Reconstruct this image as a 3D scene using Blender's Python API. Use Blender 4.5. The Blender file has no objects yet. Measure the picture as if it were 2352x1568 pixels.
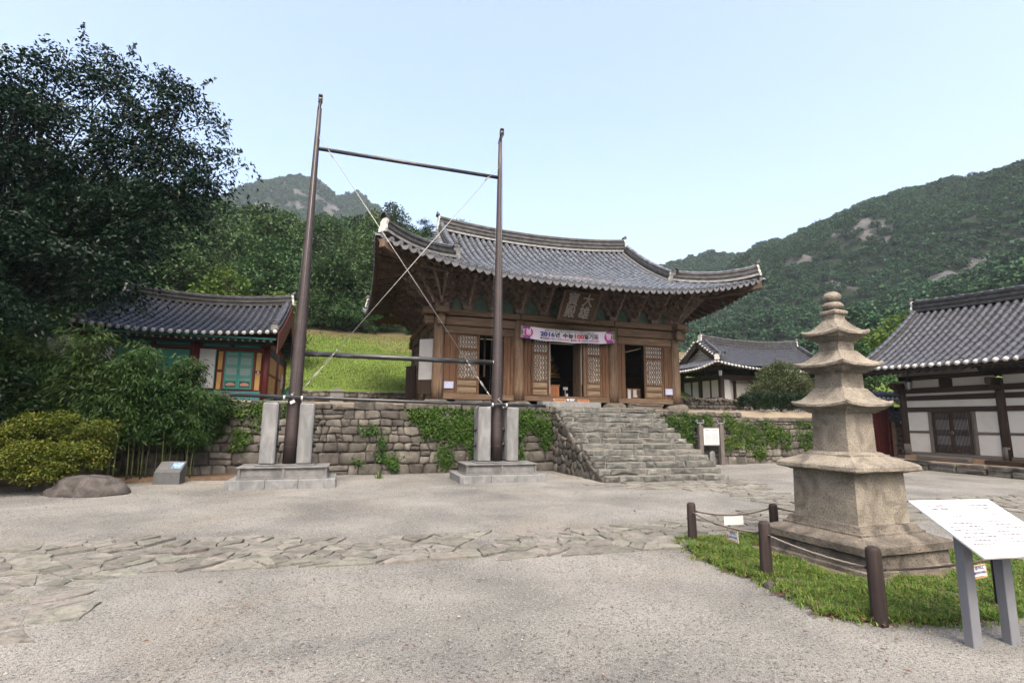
import bpy, math, random
import numpy as np
from mathutils import Vector, Matrix, noise as mnoise
random.seed(7); RNG = np.random.default_rng(11)
SC = bpy.context.scene
COL = SC.collection
R = math.radians

# ---------------------------------------------------------------- camera
def make_camera():
    pit, roll, yaw = 0.150568, 0.012211, 0.306694
    cp, sp, c, s = math.cos(pit), math.sin(pit), math.cos(yaw), math.sin(yaw)
    f = Vector((s*cp, c*cp, sp)); r = Vector((c, -s, 0)); u = r.cross(f)
    cr, sr = math.cos(roll), math.sin(roll)
    r2 = r*cr + u*sr; u2 = u*cr - r*sr
    cam = bpy.data.cameras.new('camera'); o = bpy.data.objects.new('camera', cam); COL.objects.link(o)
    m = Matrix((r2, u2, -f)).transposed().to_4x4(); m.translation = (0, 0, 1.6)
    o.matrix_world = m
    cam.sensor_fit = 'HORIZONTAL'; cam.sensor_width = 36; cam.lens = 1190*36/2352
    cam.clip_start = 0.05; cam.clip_end = 5000
    SC.camera = o
make_camera()

# ---------------------------------------------------------------- sky, sun, exposure
SUN_EL, SUN_AZ = 54, 192          # degrees; azimuth clockwise from +Y
W = bpy.data.worlds.new('World'); SC.world = W; W.use_nodes = True
nt = W.node_tree; nt.nodes.clear()
sky = nt.nodes.new('ShaderNodeTexSky'); sky.sky_type = 'NISHITA'; sky.sun_disc = False
sky.sun_elevation = R(SUN_EL); sky.sun_rotation = R(SUN_AZ)
sky.altitude = 100; sky.air_density = 1.0; sky.dust_density = 9.5; sky.ozone_density = 0.15
bg = nt.nodes.new('ShaderNodeBackground'); bg.inputs['Strength'].default_value = 0.15
out = nt.nodes.new('ShaderNodeOutputWorld')
nt.links.new(sky.outputs[0], bg.inputs[0]); nt.links.new(bg.outputs[0], out.inputs[0])
sl = bpy.data.lights.new('sun', 'SUN'); sl.energy = 0.9; sl.angle = R(16); sl.color = (1, 0.95, 0.85)
so = bpy.data.objects.new('sun', sl); COL.objects.link(so)
sd = Vector((math.sin(R(SUN_AZ))*math.cos(R(SUN_EL)), math.cos(R(SUN_AZ))*math.cos(R(SUN_EL)), math.sin(R(SUN_EL))))
so.rotation_euler = sd.to_track_quat('Z', 'Y').to_euler()
SC.view_settings.view_transform = 'Standard'; SC.view_settings.look = 'None'
SC.view_settings.exposure = 1.86; SC.view_settings.gamma = 1; SC.view_settings.use_curve_mapping = False
SC.render.engine = 'CYCLES'
SC.cycles.use_denoising = True
SC.cycles.max_bounces = 6; SC.cycles.diffuse_bounces = 3; SC.cycles.glossy_bounces = 2
SC.cycles.transmission_bounces = 4; SC.cycles.transparent_max_bounces = 6; SC.cycles.volume_bounces = 0

# ---------------------------------------------------------------- materials
def srgb(r, g, b):
    f = lambda v: (v/12.92 if v <= .04045 else ((v+.055)/1.055)**2.4)
    return (f(r/255), f(g/255), f(b/255), 1)
ALB = .50
def lin(c):
    k = ALB if max(c[:3]) < .99 else 1
    return (c[0]*k, c[1]*k, c[2]*k, 1)
def ramp(nt, cols, fac=None):
    n = nt.nodes.new('ShaderNodeValToRGB'); e = n.color_ramp.elements
    ps = [c[0] for c in cols]
    e[0].position, e[0].color = ps[0], lin(cols[0][1])
    e[1].position, e[1].color = ps[-1], lin(cols[-1][1])
    for p, c in cols[1:-1]:
        q = e.new(p); q.color = lin(c)
    if fac is not None: nt.links.new(fac, n.inputs[0])
    return n.outputs[0]
def nz(nt, vec, scale, detail=5, rough=.6, dist=0):
    n = nt.nodes.new('ShaderNodeTexNoise'); n.inputs['Scale'].default_value = scale
    n.inputs['Detail'].default_value = detail; n.inputs['Roughness'].default_value = rough
    n.inputs['Distortion'].default_value = dist
    nt.links.new(vec, n.inputs['Vector']); return n.outputs[0]
def mixc(nt, a, b, fac, mode='MIX'):
    n = nt.nodes.new('ShaderNodeMix'); n.data_type = 'RGBA'; n.blend_type = mode
    for v, i in ((fac, 0), (a, 6), (b, 7)):
        if isinstance(v, (int, float)): n.inputs[i].default_value = v
        elif isinstance(v, tuple): n.inputs[i].default_value = lin(v)
        else: nt.links.new(v, n.inputs[i])
    return n.outputs[2]
def mth(nt, op, a, b=0.5):
    n = nt.nodes.new('ShaderNodeMath'); n.operation = op
    for i, v in enumerate((a, b)):
        if isinstance(v, (int, float)): n.inputs[i].default_value = v
        else: nt.links.new(v, n.inputs[i])
    return n.outputs[0]
MATS = {}
def base_mat(name, rough=.8, spec=.3, metal=0):
    m = bpy.data.materials.new(name); m.use_nodes = True; MATS[name] = m
    t = m.node_tree; b = t.nodes['Principled BSDF']
    b.inputs['Roughness'].default_value = rough; b.inputs['Specular IOR Level'].default_value = spec
    b.inputs['Metallic'].default_value = metal
    tc = t.nodes.new('ShaderNodeTexCoord')
    return m, t, b, tc.outputs['Object']
def stretch(t, vec, s):
    n = t.nodes.new('ShaderNodeMapping'); n.inputs['Scale'].default_value = s
    t.links.new(vec, n.inputs['Vector']); return n.outputs[0]
def bump(t, b, h, strength, dist=.02):
    n = t.nodes.new('ShaderNodeBump'); n.inputs['Strength'].default_value = strength; n.inputs['Distance'].default_value = dist
    t.links.new(h, n.inputs['Height']); t.links.new(n.outputs[0], b.inputs['Normal'])
def objrand(t):
    return t.nodes.new('ShaderNodeObjectInfo').outputs['Random']
def vary(t, col, amt, hue=.0):
    """per-object brightness variation"""
    r = objrand(t)
    h = t.nodes.new('ShaderNodeHueSaturation'); t.links.new(col, h.inputs['Color'])
    v = mth(t, 'MULTIPLY_ADD', r, amt); t.nodes[-1].inputs[2].default_value = 1-amt/2
    t.links.new(v, h.inputs['Value'])
    if hue:
        r2 = mth(t, 'FRACT', mth(t, 'MULTIPLY', r, 7.31), 0)
        hh = mth(t, 'MULTIPLY_ADD', r2, hue); t.nodes[-1].inputs[2].default_value = .5-hue/2
        t.links.new(hh, h.inputs['Hue'])
    return h.outputs[0]
def simple(name, cols, scale=6, rough=.8, bmp=.15, bscale=None, st=(1, 1, 1), rnd=0, hue=0, spec=.3, metal=0, detail=6, dist=0, speck=None, bd=.02):
    m, t, b, v = base_mat(name, rough, spec, metal)
    sv = stretch(t, v, st)
    c = ramp(t, cols, nz(t, sv, scale, detail, .62, dist))
    if speck:      # (scale, colour, threshold)
        s = nz(t, v, speck[0], 2, .5)
        f = t.nodes.new('ShaderNodeMapRange'); f.inputs[1].default_value = speck[2]; f.inputs[2].default_value = speck[2]+.12
        t.links.new(s, f.inputs[0]); c = mixc(t, c, speck[1], f.outputs[0])
    if rnd: c = vary(t, c, rnd, hue)
    t.links.new(c, b.inputs['Base Color'])
    if bmp: bump(t, b, nz(t, sv, bscale or scale*3, 5, .65), bmp, bd)
    return m
def wood(name, dark, mid, light, axis, rough=.85, rnd=.35, red=None):
    st = [9, 9, 9]; st[axis] = .55
    m, t, b, v = base_mat(name, rough, .2)
    sv = stretch(t, v, st)
    g = nz(t, sv, 2.2, 8, .68, 1.2)
    c = ramp(t, [(.25, dark), (.48, mid), (.72, light)], g)
    big = nz(t, stretch(t, v, [2 if i != axis else .5 for i in range(3)]), 1.1, 4, .6)
    if red: c = mixc(t, c, red, ramp(t, [(.42, (0, 0, 0)), (.62, (.75, .75, .75))], big))
    else: c = mixc(t, c, dark, ramp(t, [(.5, (0, 0, 0)), (.75, (.6, .6, .6))], big))
    st2 = [26, 26, 26]; st2[axis] = .4
    cr = nz(t, stretch(t, v, st2), 1.3, 3, .5)           # drying cracks
    c = mixc(t, c, (dark[0]*.25, dark[1]*.25, dark[2]*.25), ramp(t, [(.66, (0, 0, 0)), (.70, (1, 1, 1))], cr))
    c = vary(t, c, rnd)
    t.links.new(c, b.inputs['Base Color'])
    bump(t, b, g, .35, .012)
    return m
def leafmat(name, cols, trans=.28, rough=.5, spec=.35, ornd=.35):
    m, t, b, v = base_mat(name, rough, spec)
    a = t.nodes.new('ShaderNodeAttribute'); a.attribute_name = 'tint'
    c = ramp(t, cols, a.outputs['Fac'])
    if ornd: c = vary(t, c, ornd, .035)
    t.links.new(c, b.inputs['Base Color'])
    tr = t.nodes.new('ShaderNodeBsdfTranslucent'); t.links.new(c, tr.inputs[0])
    mx = t.nodes.new('ShaderNodeMixShader'); mx.inputs[0].default_value = trans
    t.links.new(b.outputs[0], mx.inputs[1]); t.links.new(tr.outputs[0], mx.inputs[2])
    t.links.new(mx.outputs[0], t.nodes['Material Output'].inputs['Surface'])
    return m

# ---------------------------------------------------------------- objects
ORG = {}
def org(p): return ORG.get(p.name, Vector((0, 0, 0))) if p else Vector((0, 0, 0))
LABELS = {}
def tag(o, label=None, cat=None, group=None, kind=None):
    if label: o['label'] = label
    if cat: o['category'] = cat
    if group: o['group'] = group
    if kind: o['kind'] = kind
    return o
def thing(name, label, cat, loc, rz=0, group=None):
    o = bpy.data.objects.new(name, None); COL.objects.link(o)
    o.empty_display_size = .2; o.location = loc; o.rotation_euler = (0, 0, rz)
    ORG[o.name] = Vector(loc)
    return tag(o, label, cat, group)
def link(name, me, parent=None, mtx=None):
    o = bpy.data.objects.new(name, me); COL.objects.link(o)
    if parent:
        o.parent = parent; ORG[o.name] = org(parent)
    if mtx is not None: o.matrix_basis = mtx
    return o
def copy_tree(o, parent=None):
    c = o.copy(); COL.objects.link(c); c.parent = parent
    for ch in list(o.children): copy_tree(ch, c)
    return c
class MB:
    """collects geometry in world (or local) coordinates, then builds ONE mesh object"""
    def __init__(s): s.v = []; s.f = []; s.m = []; s.sm = []; s.mi = 0; s.smooth = False
    def add(s, vs, fs, smooth=None):
        k = len(s.v); s.v.extend([tuple(p) for p in vs])
        for f in fs:
            s.f.append([i+k for i in f]); s.m.append(s.mi); s.sm.append(s.smooth if smooth is None else smooth)
        return s
    def box(s, x0, x1, y0, y1, z0, z1, ch=0, M=None):
        if x0 > x1: x0, x1 = x1, x0
        if y0 > y1: y0, y1 = y1, y0
        if z0 > z1: z0, z1 = z1, z0
        if ch <= 0:
            vs = [Vector((x, y, z)) for z in (z0, z1) for y in (y0, y1) for x in (x0, x1)]
            fs = [(0, 2, 3, 1), (4, 5, 7, 6), (0, 1, 5, 4), (2, 6, 7, 3), (0, 4, 6, 2), (1, 3, 7, 5)]
        else:
            ch = min(ch, .45*min(x1-x0, y1-y0, z1-z0))
            vs = []; idx = {}
            for ix, x in enumerate((x0, x1)):
                for iy, y in enumerate((y0, y1)):
                    for iz, z in enumerate((z0, z1)):
                        sx, sy, sz = (1-2*ix)*ch, (1-2*iy)*ch, (1-2*iz)*ch
                        for a, p in enumerate(((x, y+sy, z+sz), (x+sx, y, z+sz), (x+sx, y+sy, z))):
                            idx[ix, iy, iz, a] = len(vs); vs.append(Vector(p))
            I = lambda *k: idx[k]
            fs = []
            for a in (0, 1):
                q = [I(a, 0, 0, 0), I(a, 1, 0, 0), I(a, 1, 1, 0), I(a, 0, 1, 0)]; fs.append(q if a else q[::-1])
                q = [I(0, a, 0, 1), I(0, a, 1, 1), I(1, a, 1, 1), I(1, a, 0, 1)]; fs.append(q if a else q[::-1])
                q = [I(0, 0, a, 2), I(1, 0, a, 2), I(1, 1, a, 2), I(0, 1, a, 2)]; fs.append(q if a else q[::-1])
            for a in (0, 1):
                for b in (0, 1):
                    fs.append((I(a, b, 0, 0), I(a, b, 1, 0), I(a, b, 1, 1), I(a, b, 0, 1)))
                    fs.append((I(a, 0, b, 0), I(a, 1, b, 0), I(a, 1, b, 2), I(a, 0, b, 2)))
                    fs.append((I(0, a, b, 1), I(1, a, b, 1), I(1, a, b, 2), I(0, a, b, 2)))
                    for c in (0, 1): fs.append((I(a, b, c, 0), I(a, b, c, 1), I(a, b, c, 2)))
        if M is not None: vs = [M @ p for p in vs]
        return s.add(vs, fs)
    def bar(s, a, b, w, h, up=(0, 0, 1), ch=0):
        """rectangular bar from a to b, w across, h along 'up'"""
        a, b = Vector(a), Vector(b); d = (b-a); L = d.length; d.normalize()
        x = d.cross(Vector(up))
        if x.length < 1e-5: x = d.cross(Vector((0, 1, 0)))
        x.normalize(); z = x.cross(d)
        M = Matrix((x, d, z)).transposed().to_4x4(); M.translation = a
        return s.box(-w/2, w/2, 0, L, -h/2, h/2, ch, M)
    def tube(s, pts, rad, n=8, caps=True, smooth=True, ref=None):
        pts = [Vector(p) for p in pts]; k = len(pts)
        if not hasattr(rad, '__len__'): rad = [rad]*k
        vs = []; prev = None
        for i, p in enumerate(pts):
            d = (pts[min(i+1, k-1)]-pts[max(i-1, 0)]).normalized()
            if prev is None:
                r0 = Vector(ref) if ref else (Vector((0, 0, 1)) if abs(d.z) < .9 else Vector((1, 0, 0)))
            else: r0 = prev
            x = (r0 - d*r0.dot(d)).normalized(); y = d.cross(x); prev = x
            for j in range(n):
                a = 2*math.pi*j/n; vs.append(p + (x*math.cos(a)+y*math.sin(a))*rad[i])
        fs = [(i*n+j, i*n+(j+1) % n, (i+1)*n+(j+1) % n, (i+1)*n+j) for i in range(k-1) for j in range(n)]
        s.add(vs, fs, smooth)
        if caps:
            b = len(s.v)-len(vs)
            for f in (list(range(n))[::-1], [(k-1)*n+j for j in range(n)]):
                s.f.append([i+b for i in f]); s.m.append(s.mi); s.sm.append(False)
        return s
    def lathe(s, prof, c=(0, 0, 0), n=16, smooth=True):
        k = len(prof); c = Vector(c)
        vs = [c+Vector((r*math.cos(2*math.pi*j/n), r*math.sin(2*math.pi*j/n), z)) for r, z in prof for j in range(n)]
        fs = [(i*n+j, i*n+(j+1) % n, (i+1)*n+(j+1) % n, (i+1)*n+j) for i in range(k-1) for j in range(n)]
        return s.add(vs, fs, smooth)
    def prism(s, poly, M, d0, d1):
        """2D polygon (u,v) extruded d0..d1 along w; M maps (u,v,w)->world"""
        n = len(poly)
        vs = [M @ Vector((u, v, d)) for d in (d0, d1) for u, v in poly]
        fs = [list(range(n))[::-1], [n+i for i in range(n)]] + [(i, (i+1) % n, n+(i+1) % n, n+i) for i in range(n)]
        return s.add(vs, fs)
    def sweep(s, path, sec, up=(0, 0, 1), smooth=False, caps=True):
        """cross-section sec [(across, up)] along path; across = dir x up"""
        path = [Vector(p) for p in path]; k = len(path); n = len(sec); vs = []
        U = Vector(up)
        for i, p in enumerate(path):
            d = (path[min(i+1, k-1)]-path[max(i-1, 0)]).normalized()
            x = d.cross(U).normalized(); z = x.cross(d)
            vs += [p + x*a + z*b for a, b in sec]
        fs = [(i*n+j, i*n+(j+1) % n, (i+1)*n+(j+1) % n, (i+1)*n+j) for i in range(k-1) for j in range(n)]
        if caps: fs += [list(range(n))[::-1], [(k-1)*n+j for j in range(n)]]
        return s.add(vs, fs, smooth)
    def mesh(s, name, mats, off=None):
        me = bpy.data.meshes.new(name)
        v = s.v if off is None else [(p[0]-off[0], p[1]-off[1], p[2]-off[2]) for p in s.v]
        me.from_pydata(v, [], s.f)
        for m in (mats if isinstance(mats, (list, tuple)) else [mats]): me.materials.append(MATS[m] if isinstance(m, str) else m)
        me.polygons.foreach_set('material_index', s.m); me.polygons.foreach_set('use_smooth', s.sm)
        me.update()
        return me
    def build(s, name, mats, parent=None, local=False):
        me = s.mesh(name, mats, None if (local or parent is None) else org(parent))
        o = link(name, me, parent)
        if name == 'small_print': o['kind'] = 'stuff'
        return o
def grid_mesh(name, X, Y, Z, mat, smooth=True):
    """X,Y,Z 2-D arrays -> one sheet"""
    h, w = X.shape
    v = np.stack([X, Y, Z], -1).reshape(-1, 3).astype(np.float32)
    i = (np.arange(h-1)[:, None]*w+np.arange(w-1)[None]).ravel()
    f = np.stack([i, i+1, i+w+1, i+w], 1).astype(np.int32)
    return raw_mesh(name, v, f, mat, smooth)
def raw_mesh(name, v, f, mat, smooth=False, tint=None):
    me = bpy.data.meshes.new(name); n = len(f); k = f.shape[1]
    me.vertices.add(len(v)); me.vertices.foreach_set('co', np.ascontiguousarray(v, np.float32).ravel())
    me.loops.add(n*k); me.loops.foreach_set('vertex_index', np.ascontiguousarray(f, np.int32).ravel())
    me.polygons.add(n); me.polygons.foreach_set('loop_start', np.arange(0, n*k, k, dtype=np.int32))
    me.polygons.foreach_set('use_smooth', np.full(n, smooth, dtype=bool))
    if tint is not None:
        a = me.attributes.new('tint', 'FLOAT', 'FACE'); a.data.foreach_set('value', np.ascontiguousarray(tint, np.float32))
    me.update(calc_edges=True); me.materials.append(MATS[mat] if isinstance(mat, str) else mat)
    return me
def text_mesh(body, size, name='lettering', spacing=1.0, bold=0.0):
    cu = bpy.data.curves.new('t', 'FONT'); cu.body = body; cu.size = size; cu.align_x = 'CENTER'; cu.align_y = 'CENTER'
    cu.space_character = spacing; cu.offset = bold
    o = bpy.data.objects.new('t', cu); COL.objects.link(o)
    bpy.context.view_layer.update()
    e = o.evaluated_get(bpy.context.evaluated_depsgraph_get())
    me = bpy.data.meshes.new_from_object(e); me.name = name
    bpy.data.objects.remove(o); bpy.data.curves.remove(cu)
    return me
def text(body, size, M, mat, parent, name='lettering', width=None, spacing=1.0, bold=0.0, thick=0.0):
    """flat print: M maps text plane to the parent's frame; width squeezes it to fit"""
    me = text_mesh(body, size, name, spacing, bold)
    me.materials.clear(); me.materials.append(MATS[mat])
    if width:
        xs = [v.co.x for v in me.vertices]; w = max(xs)-min(xs)
        for v in me.vertices: v.co.x *= width/w
    if thick:                                     # heavier strokes: the glyph printed several times, a hair apart
        v0 = [v.co.copy() for v in me.vertices]; f0 = [tuple(p.vertices) for p in me.polygons]; mb = MB()
        for k in range(6):
            a = k*math.pi/3; mb.add([c+Vector((math.cos(a)*thick, math.sin(a)*thick, k*.0003)) for c in v0], f0)
        me = mb.mesh(name, mat)
    return link(name, me, parent, M)
FRONT = Matrix(((1, 0, 0), (0, 0, -1), (0, 1, 0))).to_4x4()      # text plane facing -Y
def frame_at(loc, ux, uy):
    ux, uy = Vector(ux).normalized(), Vector(uy).normalized(); uz = ux.cross(uy)
    m = Matrix((ux, uy, uz)).transposed().to_4x4(); m.translation = loc; return m

# ---------------------------------------------------------------- irregular stones
def clip(poly, nx, ny, d):
    outp = []; n = len(poly)
    for i in range(n):
        a, b = poly[i], poly[(i+1) % n]
        da, db = a[0]*nx+a[1]*ny-d, b[0]*nx+b[1]*ny-d
        if da <= 0: outp.append(a)
        if (da < 0 < db) or (db < 0 < da):
            t = da/(da-db); outp.append((a[0]+(b[0]-a[0])*t, a[1]+(b[1]-a[1])*t))
    return outp
def voronoi(sites, bounds, gap=.012):
    x0, x1, y0, y1 = bounds if len(bounds) == 4 and not hasattr(bounds[0], '__len__') else (0, 0, 0, 0)
    cells = []
    S = np.array(sites)
    for i, (sx, sy) in enumerate(sites):
        poly = [(x0, y0), (x1, y0), (x1, y1), (x0, y1)] if not hasattr(bounds[0], '__len__') else list(bounds)
        d2 = ((S-S[i])**2).sum(1)
        for j in np.argsort(d2)[1:26]:
            dx, dy = S[j]-S[i]; L = math.hypot(dx, dy)
            if L < 1e-6: continue
            nx, ny = dx/L, dy/L
            poly = clip(poly, nx, ny, nx*(sx+dx/2)+ny*(sy+dy/2)-gap)
            if len(poly) < 3: break
        cells.append(poly if len(poly) >= 3 else None)
    return cells
def area_c(p):
    a = cx = cy = 0
    for i in range(len(p)):
        x0, y0 = p[i]; x1, y1 = p[(i+1) % len(p)]; c = x0*y1-x1*y0
        a += c; cx += (x0+x1)*c; cy += (y0+y1)*c
    a /= 2
    return (abs(a), (cx/(6*a), cy/(6*a))) if abs(a) > 1e-9 else (0, p[0])
def chaikin(p, q=.25):
    o = []
    for i in range(len(p)):
        a, b = p[i], p[(i+1) % len(p)]
        o += [(a[0]+(b[0]-a[0])*q, a[1]+(b[1]-a[1])*q), (a[0]+(b[0]-a[0])*(1-q), a[1]+(b[1]-a[1])*(1-q))]
    return o
def stone(mb, poly, M, depth=.15, bulge=.05, rough=.012, round_=1, flat=.55, seed=0):
    """pillow-faced stone whose outline is poly in M's u,v plane, w = outward"""
    a, c = area_c(poly)
    if a < 4e-4: return
    # drop very short edges so a stone stays cheap
    q = [poly[i] for i in range(len(poly)) if math.hypot(poly[i][0]-poly[i-1][0], poly[i][1]-poly[i-1][1]) > .03] or poly
    if len(q) < 3: q = poly
    for _ in range(round_): q = chaikin(q, .16)
    n = len(q); vs = []; rg = random.Random(seed*7919+int(a*1e5))
    tilt = (rg.uniform(-.06, .06), rg.uniform(-.06, .06))
    rings = ((1.0, -depth), (1.0, 0), (.93, bulge*.62), (flat+.12, bulge))
    for k, w in rings:
        for u, v in q:
            uu, vv = c[0]+(u-c[0])*k, c[1]+(v-c[1])*k
            jj = rough if w > 0 else 0
            vs.append(M @ Vector((uu+rg.uniform(-jj, jj), vv+rg.uniform(-jj, jj), w+((u-c[0])*tilt[0]+(v-c[1])*tilt[1] if w > 0 else 0)+rg.uniform(-jj, jj))))
    fs = [(r*n+i, r*n+(i+1) % n, (r+1)*n+(i+1) % n, (r+1)*n+i) for r in range(3) for i in range(n)]
    vs.append(M @ Vector((c[0], c[1], bulge*1.02+rg.uniform(-rough, rough))))
    fs += [(3*n+i, 3*n+(i+1) % n, 4*n) for i in range(n)]
    mb.add(vs, fs, True)
def rubble_sites(x0, x1, y0, y1, h0, h1, asp=1.4, jit=.34):
    """rows of sites, stones growing from h1 (top) to h0 (bottom)"""
    out_ = []; y = y0
    while y < y1:
        t = (y-y0)/(y1-y0); h = h0+(h1-h0)*t
        if y+h*.6 > y1: h = max(y1-y, .08)
        w = h*asp; x = x0-random.random()*w
        while x < x1+w:
            ww = w*random.uniform(.65, 1.4)
            out_.append((x+ww/2+random.uniform(-jit, jit)*w*.4, y+h/2+random.uniform(-jit, jit)*h)); x += ww
        y += h
    return out_
def coursed(x0, x1, y0, y1, h0, h1, asp=1.35):
    """roughly coursed squarish blocks: uneven beds, leaning joints, now and then two thin stones in one place"""
    beds = [y0]; y = y0
    while y < y1-.08:
        h = (h0+(h1-h0)*(y-y0)/(y1-y0))*random.uniform(.82, 1.2); y += h; beds.append(min(y, y1))
    if y1-beds[-1] > .02: beds[-1] = y1
    sd = random.random()*50
    def bed(k, x):
        return beds[k]+(0 if k in (0, len(beds)-1) else .055*mnoise.noise(Vector((x*1.3+sd, k*3.1, sd)))+.03*mnoise.noise(Vector((x*4+sd, k*7.1, 2))))
    cells = []; g = .006
    for k in range(len(beds)-1):
        h = beds[k+1]-beds[k]; x = x0-random.random()*.2; lean = 0
        while x < x1:
            w = max(h, .12)*asp*random.choice((.6, .8, .95, 1.15, 1.5)); l2 = random.uniform(-.04, .04)
            a, b = max(x, x0), min(x+w, x1)
            if b-a > .05:
                m = (a+b)/2; j = lambda s=.014: random.uniform(-s, s)
                lo = [(a+g+lean, bed(k, a)+g+j()), (m+j(.05), bed(k, m)+g+j()), (b-g+l2, bed(k, b)+g+j())]
                hi = [(b-g-l2, bed(k+1, b)-g+j()), (m+j(.05), bed(k+1, m)-g+j()), (a+g-lean, bed(k+1, a)-g+j())]
                if h > .2 and random.random() < .14:
                    q = random.uniform(.4, .6); L = [(p[0]+(r[0]-p[0])*q, p[1]+(r[1]-p[1])*q) for p, r in zip(lo, hi[::-1])]
                    cells.append(lo+[(p[0], p[1]-g) for p in L[::-1]]); cells.append([(p[0], p[1]+g) for p in L]+hi)
                else: cells.append(lo+hi)
            x += w; lean = l2
    return cells
def rough_box(mb, x0, x1, y0, y1, z0, z1, j=.015, ch=.02, M=None, seed=None):
    """hewn block: chamfered box with disturbed corners"""
    t = MB(); t.box(x0, x1, y0, y1, z0, z1, ch)
    rg = random.Random(seed if seed is not None else random.random())
    vs = [Vector((p[0]+rg.uniform(-j, j), p[1]+rg.uniform(-j, j), p[2]+rg.uniform(-j, j))) for p in t.v]
    if M is not None: vs = [M @ p for p in vs]
    mb.add(vs, t.f, False)
# ---------------------------------------------------------------- palette
simple('granite_grey', [(.34, (0.163, 0.169, 0.175)), (.6, (0.273, 0.281, 0.290)), (.8, (0.361, 0.366, 0.371))], 5, .85, .3, 60, st=(1, 1, .4), dist=.8, speck=(140, (0.175, 0.175, 0.186), .6))
simple('granite_stained', [(.28, (.05, .05, .05)), (.5, (.17, .172, .175)), (.75, (.30, .30, .30))], 2.2, .88, .25, 50, speck=(120, (.14, .14, .15), .6))
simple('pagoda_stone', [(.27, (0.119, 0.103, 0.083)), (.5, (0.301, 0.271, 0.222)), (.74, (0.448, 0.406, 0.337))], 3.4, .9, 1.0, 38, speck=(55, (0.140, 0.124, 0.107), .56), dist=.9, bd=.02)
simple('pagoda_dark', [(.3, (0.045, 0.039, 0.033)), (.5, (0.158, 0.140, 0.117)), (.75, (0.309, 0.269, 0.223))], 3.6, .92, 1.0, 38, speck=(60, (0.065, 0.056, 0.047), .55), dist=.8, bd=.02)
simple('wall_stone', [(.28, (0.042, 0.038, 0.032)), (.5, (0.117, 0.107, 0.094)), (.74, (0.209, 0.195, 0.172))], 3.4, .92, .5, 30, rnd=.8, hue=.03, speck=(9, (0.252, 0.234, 0.208), .66), dist=.5)
simple('cap_stone', [(.28, (0.059, 0.052, 0.046)), (.5, (0.144, 0.130, 0.112)), (.72, (0.221, 0.197, 0.169))], 3.0, .92, .45, 30, rnd=.4, hue=.03, dist=.4)
simple('stair_stone', [(.28, (0.049, 0.050, 0.049)), (.5, (0.142, 0.147, 0.137)), (.74, (0.279, 0.281, 0.258))], 5, .9, .8, 34, rnd=.55, hue=.05, dist=.6, speck=(14, (0.093, 0.092, 0.098), .62))
simple('flag_stone', [(.28, (0.093, 0.092, 0.082)), (.45, (0.183, 0.183, 0.160)), (.6, (0.234, 0.222, 0.199)), (.74, (0.288, 0.284, 0.257))], 6, .92, .9, 34, rnd=.45, hue=.09, dist=1.2, speck=(16, (0.102, 0.089, 0.082), .62))
simple('rubble_mortar', [(.3, (.07, .062, .052)), (.7, (.15, .13, .105))], 8, .95, .3)
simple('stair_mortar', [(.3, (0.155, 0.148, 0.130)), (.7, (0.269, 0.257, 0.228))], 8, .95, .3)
simple('boulder', [(.3, (0.032, 0.027, 0.027)), (.52, (0.077, 0.068, 0.065)), (.72, (0.144, 0.131, 0.126))], 4, .85, .7, 24, speck=(28, (0.270, 0.261, 0.252), .68), dist=.6)
W = dict(dark=(.046, .029, .019), mid=(.150, .100, .066), light=(.295, .212, .148))
for i, a in enumerate('xyz'):
    wood('wood_'+a, W['dark'], W['mid'], W['light'], i)
    wood('wood_red_'+a, (.045, .024, .013), (.13, .068, .038), (.24, .145, .088), i, red=(.085, .038, .019))
    wood('wood_pale_'+a, (.12, .085, .055), (.26, .195, .13), (.38, .30, .21), i)
    wood('wood_dark_'+a, (.022, .014, .010), (.052, .034, .025), (.085, .058, .043), i)
    wood('wood_grey_'+a, (.085, .072, .062), (.16, .14, .122), (.25, .222, .195), i)
simple('plaque_wood', [(.3, (.045, .026, .018)), (.55, (.085, .052, .036)), (.75, (.13, .085, .06))], 3, .85, .25, st=(.6, 7, 7))
simple('wood_eave', [(.3, (0.070, 0.046, 0.034)), (.55, (0.140, 0.095, 0.069)), (.75, (0.224, 0.158, 0.119))], 7, .85, .25, rnd=.4)
simple('soffit_red', [(.3, (0.083, 0.038, 0.026)), (.7, (0.173, 0.072, 0.046))], 6, .85, .2)
simple('bracket_wood', [(.3, (0.109, 0.077, 0.064)), (.55, (0.271, 0.200, 0.164)), (.78, (0.490, 0.371, 0.307))], 12, .85, .25, rnd=.35)
simple('rafter_dot', [(.3, (.35, .3, .26)), (.7, (.45, .4, .35))], 9, .85, .0)
simple('green_paint', [(.3, (0.094, 0.120, 0.089)), (.46, (0.120, 0.192, 0.156)), (.62, (0.156, 0.244, 0.198)), (.8, (0.198, 0.162, 0.110))], 5, .85, .1)
simple('paper_white', [(.3, (0.475, 0.484, 0.494)), (.7, (0.570, 0.580, 0.589))], 3, .8, .05)
simple('plaster_white', [(.3, (0.660, 0.632, 0.583)), (.55, (0.770, 0.743, 0.693)), (.75, (0.803, 0.775, 0.732))], 1.2, .85, .1, 20)
simple('lime_white', [(.3, (0.468, 0.468, 0.440)), (.55, (0.647, 0.647, 0.628)), (.8, (0.718, 0.718, 0.700))], 9, .85, .3)
simple('gable_cream', [(.3, (.62, .60, .52)), (.7, (.72, .70, .62))], 4, .85, .2)
def tilemat(name, lo, mid, hi, rough, sc=5):
    return simple(name, [(.28, lo), (.5, mid), (.74, hi)], sc, rough, .15, 40, rnd=.5, spec=.3, dist=.5)
tilemat('tile_hall', (0.037, 0.041, 0.051), (0.104, 0.120, 0.150), (0.224, 0.257, 0.314), .6)
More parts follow.
